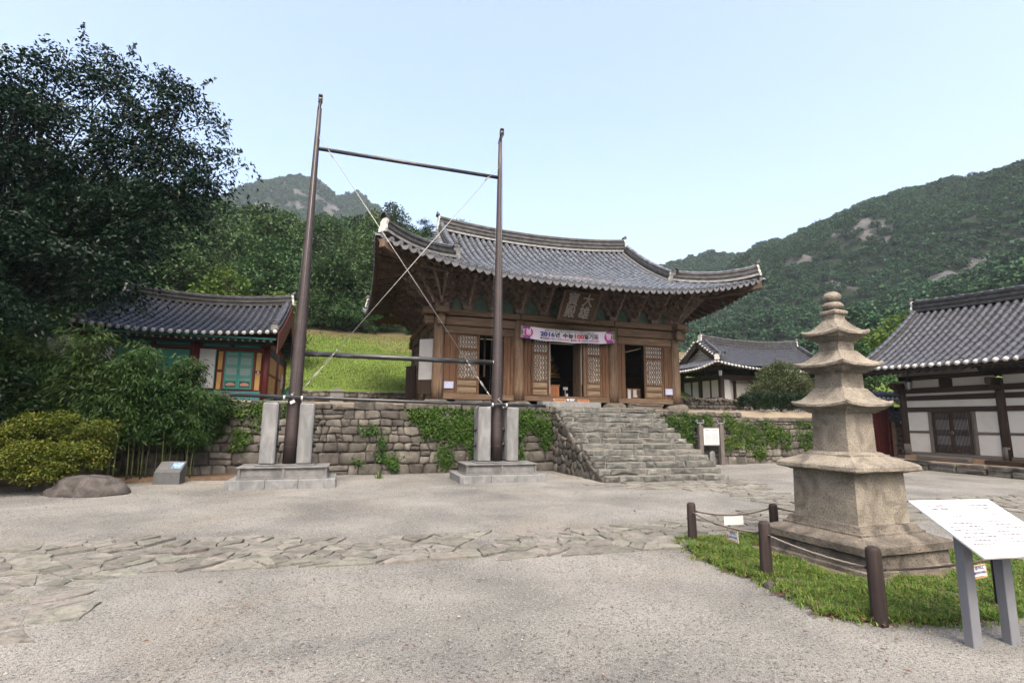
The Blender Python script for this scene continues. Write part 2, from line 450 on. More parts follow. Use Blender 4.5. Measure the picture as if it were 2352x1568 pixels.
tilemat('tile_trough', (0.007, 0.007, 0.008), (0.019, 0.020, 0.022), (0.042, 0.043, 0.047), .75)
tilemat('tile_new', (0.024, 0.026, 0.037), (0.054, 0.061, 0.084), (0.092, 0.104, 0.139), .58)
tilemat('tile_ridge', (.022, .022, .024), (.055, .056, .06), (.12, .122, .125), .7)
tilemat('tile_light', (0.112, 0.112, 0.112), (0.240, 0.240, 0.240), (0.336, 0.336, 0.328), .75, 9)
simple('eave_disc', [(.3, (.10, .105, .12)), (.7, (.235, .245, .275))], 12, .7, .4, 60, rnd=.3)
simple('black_iron', [(.3, (.012, .012, .014)), (.7, (.03, .03, .034))], 8, .55, .1, spec=.4)
simple('bell_bronze', [(.3, (.03, .04, .036)), (.7, (.06, .075, .066))], 8, .6, .1, metal=.4)
simple('pole_brown', [(.3, (0.030, 0.021, 0.022)), (.6, (0.046, 0.032, 0.034)), (.8, (0.062, 0.046, 0.048))], 2.5, .55, .05, spec=.4)
simple('pole_joint', [(.3, (.09, .07, .072)), (.7, (.13, .11, .11))], 2.5, .6, .0)
simple('bar_black', [(.3, (.008, .009, .012)), (.55, (.02, .022, .027)), (.72, (.20, .21, .22))], 3.5, .45, .1, st=(1, 5, 5), spec=.5)
simple('steel', [(.3, (.36, .36, .35)), (.7, (.52, .52, .50))], 8, .45, .05, metal=.5)
simple('white_tape', [(.3, (.6, .6, .58)), (.7, (.72, .72, .7))], 8, .7, .05)
simple('white_panel', [(.3, (0.726, 0.743, 0.770)), (.7, (0.770, 0.786, 0.814))], 2, .38, .0, spec=.4)
simple('grey_metal', [(.3, (.20, .21, .24)), (.7, (.26, .27, .30))], 3, .45, .03, spec=.4)
simple('sign_brown', [(.3, (.12, .105, .10)), (.7, (.165, .148, .142))], 4, .7, .1)
simple('ink', [(.3, (.035, .035, .045)), (.7, (.05, .05, .06))], 5, .7, 0)
simple('ink_grey', [(.3, (.24, .24, .26)), (.7, (.30, .30, .32))], 5, .7, 0)
simple('ink_blue', [(.3, (.025, .03, .22)), (.7, (.03, .04, .27))], 5, .7, 0)
simple('ink_red', [(.3, (.58, .02, .025)), (.7, (.66, .03, .035))], 5, .7, 0)
simple('ink_green', [(.3, (.03, .24, .10)), (.7, (.04, .28, .13))], 5, .7, 0)
simple('ink_white', [(.3, (.75, .75, .78)), (.7, (.8, .8, .82))], 5, .7, 0)
simple('banner_cloth', [(.3, (0.726, 0.682, 0.836)), (.7, (0.814, 0.770, 0.913))], 2, .8, .05)
simple('banner_magenta', [(.3, (.55, .03, .36)), (.7, (.62, .05, .42))], 5, .8, 0)
simple('banner_pink', [(.3, (.48, .19, .48)), (.7, (.54, .23, .54))], 5, .8, 0)
simple('banner_plum', [(.3, (.22, .08, .22)), (.7, (.26, .10, .26))], 5, .8, 0)
simple('banner_green', [(.3, (.12, .24, .08)), (.7, (.15, .28, .10))], 5, .8, 0)
simple('banner_navy', [(.3, (.09, .09, .19)), (.7, (.12, .12, .24))], 5, .8, 0)
simple('notice_blue', [(.3, (.36, .42, .66)), (.7, (.42, .48, .72))], 5, .6, 0)
simple('plaque_letter', [(.3, (.27, .245, .23)), (.7, (.37, .34, .32))], 30, .9, .1)
simple('orange_wood', [(.3, (.23, .085, .03)), (.6, (.32, .125, .045)), (.8, (.38, .16, .065))], 4, .55, .15, st=(6, 6, 1))
simple('gold', [(.3, (.75, .42, .08)), (.7, (.95, .62, .16))], 8, .3, .1, metal=.9)
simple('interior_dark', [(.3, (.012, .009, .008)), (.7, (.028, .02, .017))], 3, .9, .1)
simple('shrine_red', [(.3, (.105, .016, .014)), (.7, (.155, .026, .021))], 4, .6, .08)
simple('shrine_teal', [(.3, (0.022, 0.220, 0.182)), (.7, (0.039, 0.297, 0.248))], 4, .6, .08)
simple('shrine_teal_dark', [(.3, (.012, .055, .055)), (.5, (.02, .09, .085)), (.62, (.09, .03, .03)), (.8, (.03, .05, .12))], 7, .7, .1)
simple('shrine_dado', [(.3, (.06, .20, .22)), (.7, (.085, .26, .28))], 3, .8, .08)
simple('shrine_ochre', [(.3, (.50, .29, .095)), (.7, (.60, .36, .13))], 3, .8, .08)
simple('shrine_pink', [(.3, (.42, .20, .15)), (.7, (.52, .28, .22))], 20, .8, .08)
simple('clay_wall', [(.3, (.30, .195, .125)), (.7, (.40, .27, .18))], 9, .9, .3)
simple('clay_floor', [(.3, (.33, .25, .18)), (.7, (.43, .335, .25))], 6, .95, .2)
simple('red_paint', [(.3, (.36, .012, .018)), (.7, (.44, .02, .025))], 5, .4, 0, spec=.5)
simple('tarp_green', [(.3, (.004, .11, .06)), (.7, (.01, .165, .095))], 6, .45, .4, 9)
simple('cabinet_grey', [(.3, (.21, .205, .20)), (.7, (.27, .265, .26))], 4, .6, .05)
simple('stele_grey', [(.3, (.085, .09, .095)), (.7, (.125, .13, .135))], 10, .55, .05)
simple('photo_blue', [(.3, (.05, .12, .30)), (.5, (.22, .36, .58)), (.62, (.6, .66, .75)), (.75, (.12, .14, .16))], 12, .4, 0)
simple('post_wood', [(.3, (.016, .010, .010)), (.55, (.036, .023, .022)), (.8, (.075, .05, .045))], 3, .75, .4, st=(14, 14, .8), rnd=.25)
simple('rope', [(.3, (.19, .165, .145)), (.7, (.33, .295, .265))], 60, .9, .3)
simple('rope_brown', [(.3, (.085, .062, .052)), (.7, (.16, .122, .10))], 60, .9, .3)
simple('bark', [(.3, (.022, .017, .013)), (.6, (.06, .048, .038)), (.8, (.10, .083, .066))], 6, .95, .6, st=(3, 3, .6))
simple('bark_dark', [(.3, (.010, .009, .008)), (.7, (.028, .024, .02))], 6, .95, .5, st=(3, 3, .6))
simple('culm', [(.3, (.075, .095, .03)), (.6, (.13, .15, .05)), (.8, (.21, .20, .08))], 5, .5, .05, rnd=.5)
simple('dead_leaf', [(.3, (.075, .028, .016)), (.6, (.15, .06, .032)), (.8, (.24, .13, .07))], 3, .85, .2)
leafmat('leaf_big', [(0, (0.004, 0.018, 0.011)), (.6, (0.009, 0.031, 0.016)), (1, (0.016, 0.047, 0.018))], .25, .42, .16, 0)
leafmat('leaf_forest', [(0, (0.020, 0.053, 0.020)), (.5, (0.053, 0.112, 0.038)), (1, (0.119, 0.204, 0.066))], .25, .55, .16, .5)
leafmat('leaf_mountain', [(0, (0.018, 0.058, 0.028)), (.55, (0.041, 0.109, 0.046)), (1, (0.086, 0.183, 0.067))], .2, .6, .12, .55)
leafmat('leaf_bright', [(0, (0.054, 0.102, 0.017)), (.6, (0.102, 0.174, 0.024)), (1, (0.156, 0.240, 0.036))], .3, .55, .16, .25)
leafmat('leaf_pine', [(0, (.008, .026, .014)), (.6, (.016, .044, .022)), (1, (.03, .066, .03))], .1, .6, .16, .3)
leafmat('leaf_azalea', [(0, (0.063, 0.095, 0.014)), (.62, (0.118, 0.152, 0.017)), (.9, (0.186, 0.191, 0.024)), (1, (0.278, 0.129, 0.036))], .22, .55, .16, .0)
leafmat('leaf_bamboo', [(0, (0.017, 0.048, 0.013)), (.6, (0.038, 0.086, 0.017)), (1, (0.072, 0.135, 0.030))], .3, .45, .16, .25)
leafmat('leaf_ivy', [(0, (0.029, 0.073, 0.013)), (.6, (0.062, 0.130, 0.018)), (.92, (0.114, 0.205, 0.029)), (1, (0.195, 0.260, 0.039))], .25, .5, .16, .2)
leafmat('leaf_hedge', [(0, (.008, .024, .010)), (.6, (.016, .042, .014)), (1, (.028, .062, .018))], .15, .5, .16, .0)
leafmat('leaf_olive', [(0, (0.056, 0.077, 0.033)), (.6, (0.106, 0.140, 0.057)), (1, (0.181, 0.219, 0.106))], .25, .5, .16, .0)
leafmat('grass_blade', [(0, (0.060, 0.128, 0.021)), (.5, (0.128, 0.232, 0.036)), (.85, (0.225, 0.338, 0.060)), (.93, (0.360, 0.300, 0.120)), (1, (0.300, 0.180, 0.090))], .3, .6, .2, 0)
leafmat('lawn_blade', [(0, (0.106, 0.167, 0.030)), (.6, (0.151, 0.228, 0.040)), (1, (0.212, 0.283, 0.062))], .3, .6, .2, 0)

def gravel_mat():
    m, t, b, v = base_mat('gravel', .92, .2)
    p = t.nodes.new('ShaderNodeNewGeometry').outputs['Position']
    patch = nz(t, p, .55, 5, .6, .4)
    c = ramp(t, [(.34, (.145, .145, .140)), (.5, (.205, .204, .194)), (.64, (.262, .258, .243))], patch)
    sand = ramp(t, [(.52, (0, 0, 0)), (.66, (.8, .8, .8))], nz(t, p, .42, 5, .65, 1.0))
    c = mixc(t, c, (.235, .207, .165), sand)
    g1 = nz(t, p, 42, 4, .75); g2 = nz(t, p, 150, 2, .6)
    c = mixc(t, c, ramp(t, [(.35, (.55, .54, .53)), (.45, (1.2, 1.2, 1.2)), (.58, (1.42, 1.42, 1.42)), (.70, (1.75, 1.75, 1.72))], g1), 1.0, 'MULTIPLY')
    c = mixc(t, c, ramp(t, [(.33, (.42, .42, .42)), (.5, (1, 1, 1)), (.68, (1.4, 1.4, 1.4))], g2), 1.0, 'MULTIPLY')
    dk = nz(t, p, 2.3, 6, .75, 1.0)
    c = mixc(t, c, (.10, .10, .096), ramp(t, [(.55, (0, 0, 0)), (.72, (.6, .6, .6))], dk))
    t.links.new(c, b.inputs['Base Color'])
    bump(t, b, mth(t, 'ADD', g2, mth(t, 'MULTIPLY', g1, 2.0)), .55, .012)
gravel_mat()
def earth_mat(name, cols, sc, extra=None):
    m, t, b, v = base_mat(name, .95, .15)
    p = t.nodes.new('ShaderNodeNewGeometry').outputs['Position']
    c = ramp(t, cols, nz(t, p, sc, 7, .65, .5))
    if extra: c = mixc(t, c, extra[0], ramp(t, [(extra[2], (0, 0, 0)), (extra[2]+.12, (1, 1, 1))], nz(t, p, extra[1], 5, .6, .6)))
    t.links.new(c, b.inputs['Base Color'])
    bump(t, b, nz(t, p, sc*6, 5, .7), .4, .05)
earth_mat('terrace_earth', [(.3, (.24, .20, .15)), (.7, (.36, .31, .24))], 1.2)
earth_mat('grove_earth', [(.3, (0.076, 0.049, 0.031)), (.5, (0.136, 0.093, 0.061)), (.7, (0.187, 0.136, 0.093))], 4)
earth_mat('lawn_turf', [(.3, (0.090, 0.140, 0.025)), (.5, (0.122, 0.184, 0.032)), (.7, (0.153, 0.216, 0.043))], .7, ((0.207, 0.162, 0.090), .24, .60))
def lawn_edge():
    t = MATS['lawn_turf'].node_tree; b = t.nodes['Principled BSDF']; p = t.nodes.new('ShaderNodeNewGeometry').outputs['Position']
    s = t.nodes.new('ShaderNodeSeparateXYZ'); t.links.new(p, s.inputs[0])
    src = b.inputs['Base Color'].links[0].from_socket
    gx = t.nodes.new('ShaderNodeMapRange'); gx.inputs[1].default_value = -7.5; gx.inputs[2].default_value = -6; gx.inputs[3].default_value = 30; gx.inputs[4].default_value = 0; t.links.new(s.outputs['X'], gx.inputs[0])
    k = mth(t, 'ADD', mth(t, 'ADD', s.outputs['Y'], gx.outputs[0]), mth(t, 'MULTIPLY', nz(t, p, .35, 5, .6), 5.0))
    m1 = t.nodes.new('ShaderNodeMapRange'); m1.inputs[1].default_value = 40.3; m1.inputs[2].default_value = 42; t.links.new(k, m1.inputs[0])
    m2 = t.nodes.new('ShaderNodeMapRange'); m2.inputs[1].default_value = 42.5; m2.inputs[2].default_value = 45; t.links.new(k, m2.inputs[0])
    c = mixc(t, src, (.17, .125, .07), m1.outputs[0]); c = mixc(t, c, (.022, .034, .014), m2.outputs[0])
    t.links.new(c, b.inputs['Base Color'])
lawn_edge()
earth_mat('forest_floor', [(.3, (.012, .022, .010)), (.7, (.032, .046, .018))], .3)
earth_mat('mountain_ground', [(.3, (0.009, 0.018, 0.009)), (.7, (0.018, 0.029, 0.014))], .05)
earth_mat('mountain_rock', [(.30, (0.022, 0.022, 0.023)), (.46, (0.072, 0.072, 0.076)), (.6, (0.115, 0.112, 0.115)), (.75, (0.036, 0.050, 0.036))], .30)
earth_mat('grass_soil', [(.3, (.10, .078, .055)), (.5, (.17, .14, .105)), (.7, (.22, .20, .165))], 7)
# ---------------------------------------------------------------- ground
def lines(a, b, step, far):
    core = np.arange(a, b+1e-6, step)
    g = []; d = step; x = b
    while x < far: d *= 1.35; x += d; g.append(x)
    l = []; d = step; x = a
    while x > -far: d *= 1.35; x -= d; l.append(x)
    return np.array(l[::-1]+list(core)+g)
def fbm(x, y, s, seed=0, o=4):
    return mnoise.fractal(Vector((x*s+seed*17.3, y*s-seed*9.1, seed*3.7)), 1.0, 2.0, o)
def ground():
    xs, ys = lines(-9, 22, .13, 900), lines(1.2, 17.5, .13, 900)
    X, Y = np.meshgrid(xs, ys); Z = np.zeros_like(X)
    for i in range(X.shape[0]):
        for j in range(X.shape[1]):
            x, y = X[i, j], Y[i, j]
            if -12 < x < 24 and 0 < y < 19:
                Z[i, j] = .022*fbm(x, y, .45, 1, 3)+.007*fbm(x, y, 3.5, 2, 2)
                Z[i, j] -= .012
    o = link('ground', grid_mesh('ground', X, Y, Z, 'gravel')); tag(o, kind='structure')
ground()

def near_z(x, y):
    """terrain behind the temple terrace"""
    if 26.8 < y < 27: return 2.86
    if y < 27: return 2.12
    z = 2.9+(min(y, 41)-27)*.375
    if y > 41:
        k = min(max((x-8)/24, 0), 1); k = 1-k*k*(3-2*k)
        z += (min(y, 78)-41)*(.40*k+.02)+1.2*fbm(x, y, .05, 5, 3)*min((y-41)/10, 1)
    return z
def terrace():
    xs = np.arange(-40, 60.1, 1.0); ys = np.concatenate([[16.32, 16.6, 17, 17.5], np.arange(18, 27.1, 1.0)])
    X, Y = np.meshgrid(xs, ys); Z = np.full_like(X, 2.12)
    Z[0, :] = 1.98; Z[1, :] = 2.02; Z[2, :] = 2.05; Z[3, :] = 2.08
    for j, x in enumerate(xs):                      # the wall stands further back right of the stairs
        if x > 10:
            f = 17.52 if x < 15.4 else 17.85; d = 2.03 if x < 15.4 else 1.86
            for i, y in enumerate((f, f+.12, f+.3, f+.6)): Y[i, j] = y; Z[i, j] = d-.06+.02*i
            Y[4, j] = f+1
    o = link('terrace_ground', grid_mesh('terrace_ground', X, Y, Z, 'terrace_earth')); tag(o, kind='structure')
terrace()
def hillside():
    xs = np.arange(-110, 90.1, 2.0); ys = np.concatenate([[26.86, 27.0], np.arange(27.25, 125, 1.5)])
    X, Y = np.meshgrid(xs, ys); Z = np.array([[near_z(x, y) for x in xs] for y in ys])
    me = grid_mesh('hillside', X, Y, Z, 'lawn_turf'); me.materials.append(MATS['forest_floor'])
    for p in me.polygons:
        c = p.center
        if c.y > 46: p.material_index = 1
    o = link('hillside', me); tag(o, kind='structure')
hillside()

# ---------------------------------------------------------------- mountains
def ridge_pts(dirs, dists):
    o = []
    for (dx, dy, dz), D in zip(dirs, dists):
        h = math.hypot(dx, dy); o.append((dx/h*D, dy/h*D, 1.6+dz/h*D))
    return o
RIDGE_E = [(120, 470, 96), (190, 410, 114)] + ridge_pts(
    [(.56, .78, .287), (.61, .74, .298), (.66, .70, .289), (.67, .68, .305), (.72, .63, .309), (.73, .61, .311), (.73, .60, .321), (.75, .56, .341), (.77, .54, .344), (.80, .49, .341), (.83, .45, .342), (.84, .41, .348)],
    [430, 415, 400, 390, 375, 366, 360, 350, 340, 328, 315, 300]) + [(285, 95, 120), (310, 40, 125)]
RIDGE_N = [(-330, 560, 190), (-220, 590, 215)] + ridge_pts(
    [(-.24, .92, .325), (-.21, .92, .338), (-.16, .92, .358), (-.14, .91, .388), (-.11, .91, .408), (-.08, .91, .41), (-.06, .92, .398), (-.03, .92, .385), (0, .92, .398), (.03, .92, .378), (.10, .93, .345)],
    [640, 640, 645, 645, 650, 650, 650, 655, 655, 660, 665]) + [(150, 640, 190), (260, 650, 110)]
def ridge_height(x, y, pts, slope, conv):
    best = -1e9
    for (ax, ay, az), (bx, by, bz) in zip(pts[:-1], pts[1:]):
        dx, dy = bx-ax, by-ay
        t = max(0, min(1, ((x-ax)*dx+(y-ay)*dy)/(dx*dx+dy*dy)))
        d = math.hypot(x-ax-dx*t, y-ay-dy*t)
        h = az+(bz-az)*t-d*slope-conv*(1-math.exp(-d/40))
        best = max(best, h)
    return best
def mountain(name, pts, slope, conv, bounds, step, amp, seed):
    x0, x1, y0, y1 = bounds
    xs = np.arange(x0, x1+.1, step); ys = np.arange(y0, y1+.1, step)
    X, Y = np.meshgrid(xs, ys); Z = np.zeros_like(X)
    for i, y in enumerate(ys):
        for j, x in enumerate(xs):
            h = ridge_height(x, y, pts, slope, conv)
            w = min(1, max(0, (pts[6][2]-h)/60))          # gullies grow below the skyline
            h += amp*w*fbm(x, y, .011, seed, 4)*1.4+amp*.16*fbm(x, y, .06, seed+3, 3)
            Z[i, j] = max(h, -.8)
    me = grid_mesh(name, X, Y, Z, 'mountain_ground'); me.materials.append(MATS['mountain_rock'])
    o = link(name, me); tag(o, kind='structure')
    def hz(x, y):
        u, v = (x-x0)/step, (y-y0)/step; i, j = int(v), int(u)
        if i < 0 or j < 0 or i >= len(ys)-1 or j >= len(xs)-1: return -9
        u -= j; v -= i
        return (Z[i, j]*(1-u)+Z[i, j+1]*u)*(1-v)+(Z[i+1, j]*(1-u)+Z[i+1, j+1]*u)*v
    return o, hz, (X, Y, Z)
MT_E, hE, gE = mountain('east_mountain', RIDGE_E, .56, 4, (60, 420, 20, 560), 4.0, 15, 2)
MT_N, hN, gN = mountain('north_mountain', RIDGE_N, .72, 12, (-330, 260, 300, 760), 5.0, 16, 4)
def hit(d, hz):
    h = math.hypot(d[0], d[1])
    for k in range(300, 7000):
        t = k*.1/h; p = (d[0]*t, d[1]*t, 1.6+d[2]*t)
        z = hz(p[0], p[1])
        if z > -5 and p[2] <= z: return p
    return None
ROCK_E = [((.75, .58, .302), 9, 26), ((.70, .65, .281), 7, 20), ((.74, .63, .232), 11, 22), ((.757, .605, .236), 10, 20), ((.72, .66, .224), 9, 14), ((.79, .55, .256), 6, 16),
          ((.825, .515, .215), 8, 20), ((.85, .48, .225), 8, 18), ((.82, .53, .196), 7, 12), ((.86, .45, .236), 7, 18), ((.70, .655, .262), 5, 10), ((.80, .55, .31), 5, 12)]
ROCK_N = [((-.12, .91, .386), 16, 22), ((-.137, .92, .352), 13, 26), ((-.095, .91, .378), 18, 26), ((-.05, .93, .352), 22, 18), ((-.072, .92, .38), 18, 14), ((.0, .92, .374), 14, 16), ((-.10, .92, .362), 15, 26), ((-.03, .92, .365), 14, 14), ((-.142, .91, .376), 10, 10)]
def rock_zones(lst, hz):
    o = []
    for d, rz, rx in lst:
        p = hit(d, hz)
        if p: o.append((p, rz*1.1, rx))
    return o
ZE, ZN = rock_zones(ROCK_E, hE), rock_zones(ROCK_N, hN)
def in_rock(x, y, z, zones, seed):
    n = fbm(x+z*.3, y, .045, seed, 3)*.55+fbm(x, y, .19, seed+4, 2)*.3
    for p, rz, rx in zones:
        h = math.hypot(p[0], p[1]); tx, ty = -p[1]/h, p[0]/h
        a = ((x-p[0])*tx+(y-p[1])*ty)/rx; b = (z-p[2]+.25*a*rx*.4)/rz
        if a*a+b*b < -.02+n*2.1: return True
    return False
for o, zones, seed in ((MT_E, ZE, 3), (MT_N, ZN, 6)):
    for p in o.data.polygons:
        c = p.center
        if in_rock(c.x, c.y, c.z, zones, seed): p.material_index = 1
# ledges in the bare rock
for o, seed in ((MT_E, 1), (MT_N, 2)):
    me = o.data; mark = set()
    for p in me.polygons:
        if p.material_index: mark.update(p.vertices)
    for i in mark:
        v = me.vertices[i]; v.co.z += 3.2*mnoise.noise(Vector((v.co.x*.11, v.co.y*.11, seed)))+1.6*mnoise.noise(Vector((v.co.x*.3, v.co.y*.3, seed)))

# ---------------------------------------------------------------- haze
def haze():
    mb = MB(); mb.box(-1000, 1000, -1000, 1010, -4, 330)
    m = bpy.data.materials.new('haze_air'); m.use_nodes = True; t = m.node_tree; t.nodes.clear()
    v = t.nodes.new('ShaderNodeVolumePrincipled'); v.inputs['Color'].default_value = (.72, .85, 1.0, 1)
    v.inputs['Density'].default_value = HAZE; v.inputs['Anisotropy'].default_value = .0
    o = t.nodes.new('ShaderNodeOutputMaterial'); t.links.new(v.outputs[0], o.inputs['Volume'])
    ob = mb.build('haze', [m]); tag(ob, kind='stuff')
HAZE = .00020
if HAZE: haze()

# ---------------------------------------------------------------- flagstone path
def poly_in(p, poly):
    c = False; n = len(poly)
    for i in range(n):
        (x0, y0), (x1, y1) = poly[i], poly[(i+1) % n]
        if (y0 > p[1]) != (y1 > p[1]) and p[0] < (x1-x0)*(p[1]-y0)/(y1-y0)+x0: c = not c
    return c
PATH_A = [(-3.75, 8.15), (-2.5, 8.15), (-1.2, 7.9), (-.1, 7.42), (1.3, 7.5), (3.1, 7.2), (5.1, 7.4), (8.1, 8.2), (15.5, 8.3), (15.5, 6.6), (8, 6.75), (4.5, 6.15), (2.4, 6.2), (1.1, 6.34), (-.06, 6.46), (-1.5, 6.66), (-2.2, 6.75), (-2.15, 5.5), (-2.4, 4.9), (-3.2, 4.6), (-4.6, 6)]
PATH_B = [(6.15, 12.55), (6.35, 11.45), (7.8, 11.45), (8.2, 10.8), (8.2, 8.25), (10.2, 8.4), (10.3, 10.9), (11.0, 12.5)]
def flag(mb, poly, M, depth, h, seed):
    """thin split slab: ragged angular outline, flat broken top with ledges"""
    rg = random.Random(seed); a, c = area_c(poly); q = []
    for i in range(len(poly)):
        p0, p1 = poly[i], poly[(i+1) % len(poly)]; L = math.hypot(p1[0]-p0[0], p1[1]-p0[1])
        q.append(p0)
        for k in range(1, max(1, int(L/.10))):
            t = k/max(1, int(L/.10)); q.append((p0[0]+(p1[0]-p0[0])*t, p0[1]+(p1[1]-p0[1])*t))
    q = [(u+rg.uniform(-.014, .014), v+rg.uniform(-.011, .011)) for u, v in q]
    n = len(q); vs = []; tx, ty = rg.uniform(-.02, .02), rg.uniform(-.025, .025)
    for k, w in ((1.0, -depth), (1.0, h*.35), (.955, h*.9), (.62, h), (.3, h)):
        for u, v in q:
            uu, vv = c[0]+(u-c[0])*k, c[1]+(v-c[1])*k
            ledge = .006*round(2.2*mnoise.noise(Vector((uu*4.5, vv*9, seed*.31))))+.007*mnoise.noise(Vector((uu*16, vv*16, seed)))
            vs.append(M @ Vector((uu, vv, w+((u-c[0])*tx+(v-c[1])*ty+ledge if w > 0 else 0))))
    vs.append(M @ Vector((c[0], c[1], h)))
    fs = [(r*n+i, r*n+(i+1) % n, (r+1)*n+(i+1) % n, (r+1)*n+i) for r in range(4) for i in range(n)]+[(4*n+i, 4*n+(i+1) % n, 5*n) for i in range(n)]
    mb.add(vs, fs, False)
UPM = Matrix.Identity(4)
def path():
    root = link('path', MB().box(-1, -.9, 6.9, 7.0, -.06, -.03).mesh('path', 'gravel')); tag(root, kind='structure')
    k = 0; n = 0
    for poly, w, h, keep in ((PATH_A, .33, .185, .93), (PATH_B, .48, .32, .90)):
        xs = [p[0] for p in poly]; ys = [p[1] for p in poly]
        sites = []; y = min(ys)
        while y < max(ys)+h:
            x = min(xs)+random.random()*w
            while x < max(xs)+w:
                s = (x+random.uniform(-.3, .3)*w, y+random.uniform(-.36, .36)*h)
                if poly_in(s, poly): sites.append(s)
                x += w*random.choice((.5, .8, 1.1, 1.45))
            y += h
        x0, x1, y0, y1 = min(xs)-.2, max(xs)+.2, min(ys)-.2, max(ys)+.2
        cells = voronoi(sites, (x0, x1, y0, y1), .007)
        for s, c in zip(sites, cells):
            if not c or random.random() > keep: continue
            # trim cells that reach far outside the strip
            c = [(s[0]+max(-.34, min(.34, u-s[0])), s[1]+max(-.2, min(.2, v-s[1]))) for u, v in c]
            a, cc = area_c(c)
            if a < .012 or (5.0 < cc[0] < 7.0 and cc[1] < 6.3): continue
            mb = MB(); z = random.uniform(-.010, .010)+(.008 if poly is PATH_A else 0)
            M = Matrix.Translation((0, 0, z)) @ Matrix.Rotation(random.uniform(-.03, .03), 4, 'X')if 0 else Matrix.Translation((0, 0, z))
            k += 1; flag(mb, c, M, .09, random.uniform(.005, .012), k)
            mb.build('flagstone', 'flag_stone', root); n += 1
    print('flagstones', n)
path()

# planting bed under the bamboo
def bed():
    xs = np.arange(-16, -2.3, .25); ys = np.arange(13.8, 16.6, .2)
    X, Y = np.meshgrid(xs, ys); Z = np.zeros_like(X)
    for i, y in enumerate(ys):
        for j, x in enumerate(xs):
            front = 14.9+.35*fbm(x, 3, .5, 4, 2)-.22*max(0, -x-5)
            k = min(max((y-front)/.5, 0), 1)
            Z[i, j] = -.05+.13*k+.03*fbm(x, y, 1.5, 9, 3)*k
    o = link('planting_bed', grid_mesh('planting_bed', X, Y, Z, 'grove_earth')); tag(o, kind='structure')
bed()
# ---------------------------------------------------------------- foliage
def unit(a): return a/np.maximum(np.linalg.norm(a, axis=1, keepdims=True), 1e-9)
def leaf_quads(c, d, n, L, Wd):
    """diamond leaves: centre c, long axis d, normal n"""
    d = unit(d); s = unit(np.cross(d, n)); L = np.asarray(L).reshape(-1, 1); Wd = np.asarray(Wd).reshape(-1, 1)
    nn = np.cross(s, d)
    v = np.stack([c-d*L/2, c+s*Wd/2+nn*Wd*.12-d*L*.06, c+d*L/2, c-s*Wd/2+nn*Wd*.12-d*L*.06], 1).reshape(-1, 3)
    f = np.arange(len(c)*4).reshape(-1, 4)
    return v, f
def crown(blobs, twigs, per, tr, L, asp=.5, droop=.3, flat=.5, seed=0, inner=.55, up=.9):
    """leaf clusters through the outer volume of ellipsoid blobs [(centre, radii)]"""
    g = np.random.default_rng(seed); C = []; A = []; T = []; TW = []
    vol = np.array([b[1][0]*b[1][1]*b[1][2] for b in blobs])**.67; vol /= vol.sum()
    for (c, r), w in zip(blobs, vol):
        n = max(3, int(twigs*w))
        u = unit(g.normal(size=(n, 3))); u[:, 2] = np.where(u[:, 2] < -.35, -u[:, 2], u[:, 2])
        k = inner+(1-inner)*g.random((n, 1))**.6
        t = np.array(c)+u*k*np.array(r)
        TW.append(t)
        m = per
        off = g.normal(size=(n, m, 3))*tr*np.array([1, 1, flat])
        p = (t[:, None]+off)
        rad = np.sqrt((off[..., :2]**2).sum(-1, keepdims=True))
        p[..., 2:3] -= rad*rad*droop/max(tr, .05)
        outv = np.repeat(u[:, None], m, 1)*np.array([1, 1, .3])+g.normal(size=(n, m, 3))*.55
        outv[..., 2] -= droop
        tint = np.clip(g.random((n, 1))*.62+g.random((n, m))*.38, 0, 1)
        C.append(p.reshape(-1, 3)); A.append(outv.reshape(-1, 3)); T.append(np.repeat(tint, 1, 1).reshape(-1))
    C = np.concatenate(C); A = np.concatenate(A); T = np.concatenate(T)
    N = g.normal(size=C.shape)*.55; N[:, 2] += up
    l = L*(.7+.6*g.random(len(C)))
    v, f = leaf_quads(C, A, N, l, l*asp)
    return v, f, T, np.concatenate(TW)
def crown_mesh(name, mat, *a, **k):
    v, f, T, tw = crown(*a, **k); return raw_mesh(name, v, f, mat, False, T), tw
def limb(mb, a, b, r0, r1, n=7, bend=.12, seg=6, rg=random):
    a, b = Vector(a), Vector(b); L = (b-a).length; o1 = Vector((rg.uniform(-1, 1), rg.uniform(-1, 1), rg.uniform(0, 1)))*bend*L
    pts = [a.lerp(b, t/seg)+o1*math.sin(math.pi*t/seg) for t in range(seg+1)]
    mb.tube(pts, [r0+(r1-r0)*t/seg for t in range(seg+1)], n)
    return pts
def tree(name, label, loc, blobs, mat, twigs, per, tr, L, trunk_r, fork, group=None, cat='tree', nb=10, seed=1, bark='bark', **k):
    t = thing(name, label, cat, loc, 0, group)
    me, tw = crown_mesh('crown', mat, blobs, twigs, per, tr, L, seed=seed, **k)
    link('crown', me, t)
    rg = random.Random(seed); mb = MB()
    limb(mb, (0, 0, -.1), fork, trunk_r, trunk_r*.7, 9, .05, 6, rg)
    for c, r in blobs:
        pts = limb(mb, fork, c, trunk_r*.42, trunk_r*.10, 7, .1, 7, rg)
        d = np.linalg.norm(tw-np.array(c), axis=1); near = tw[d < max(r)*1.15]
        if len(near):
            for q in near[rg.sample(range(len(near)), min(nb, len(near)))]:
                limb(mb, pts[rg.randint(3, 6)], q, trunk_r*.13, trunk_r*.03, 4, .1, 4, rg)
    mb.build('trunk', bark, t, local=True)
    return t

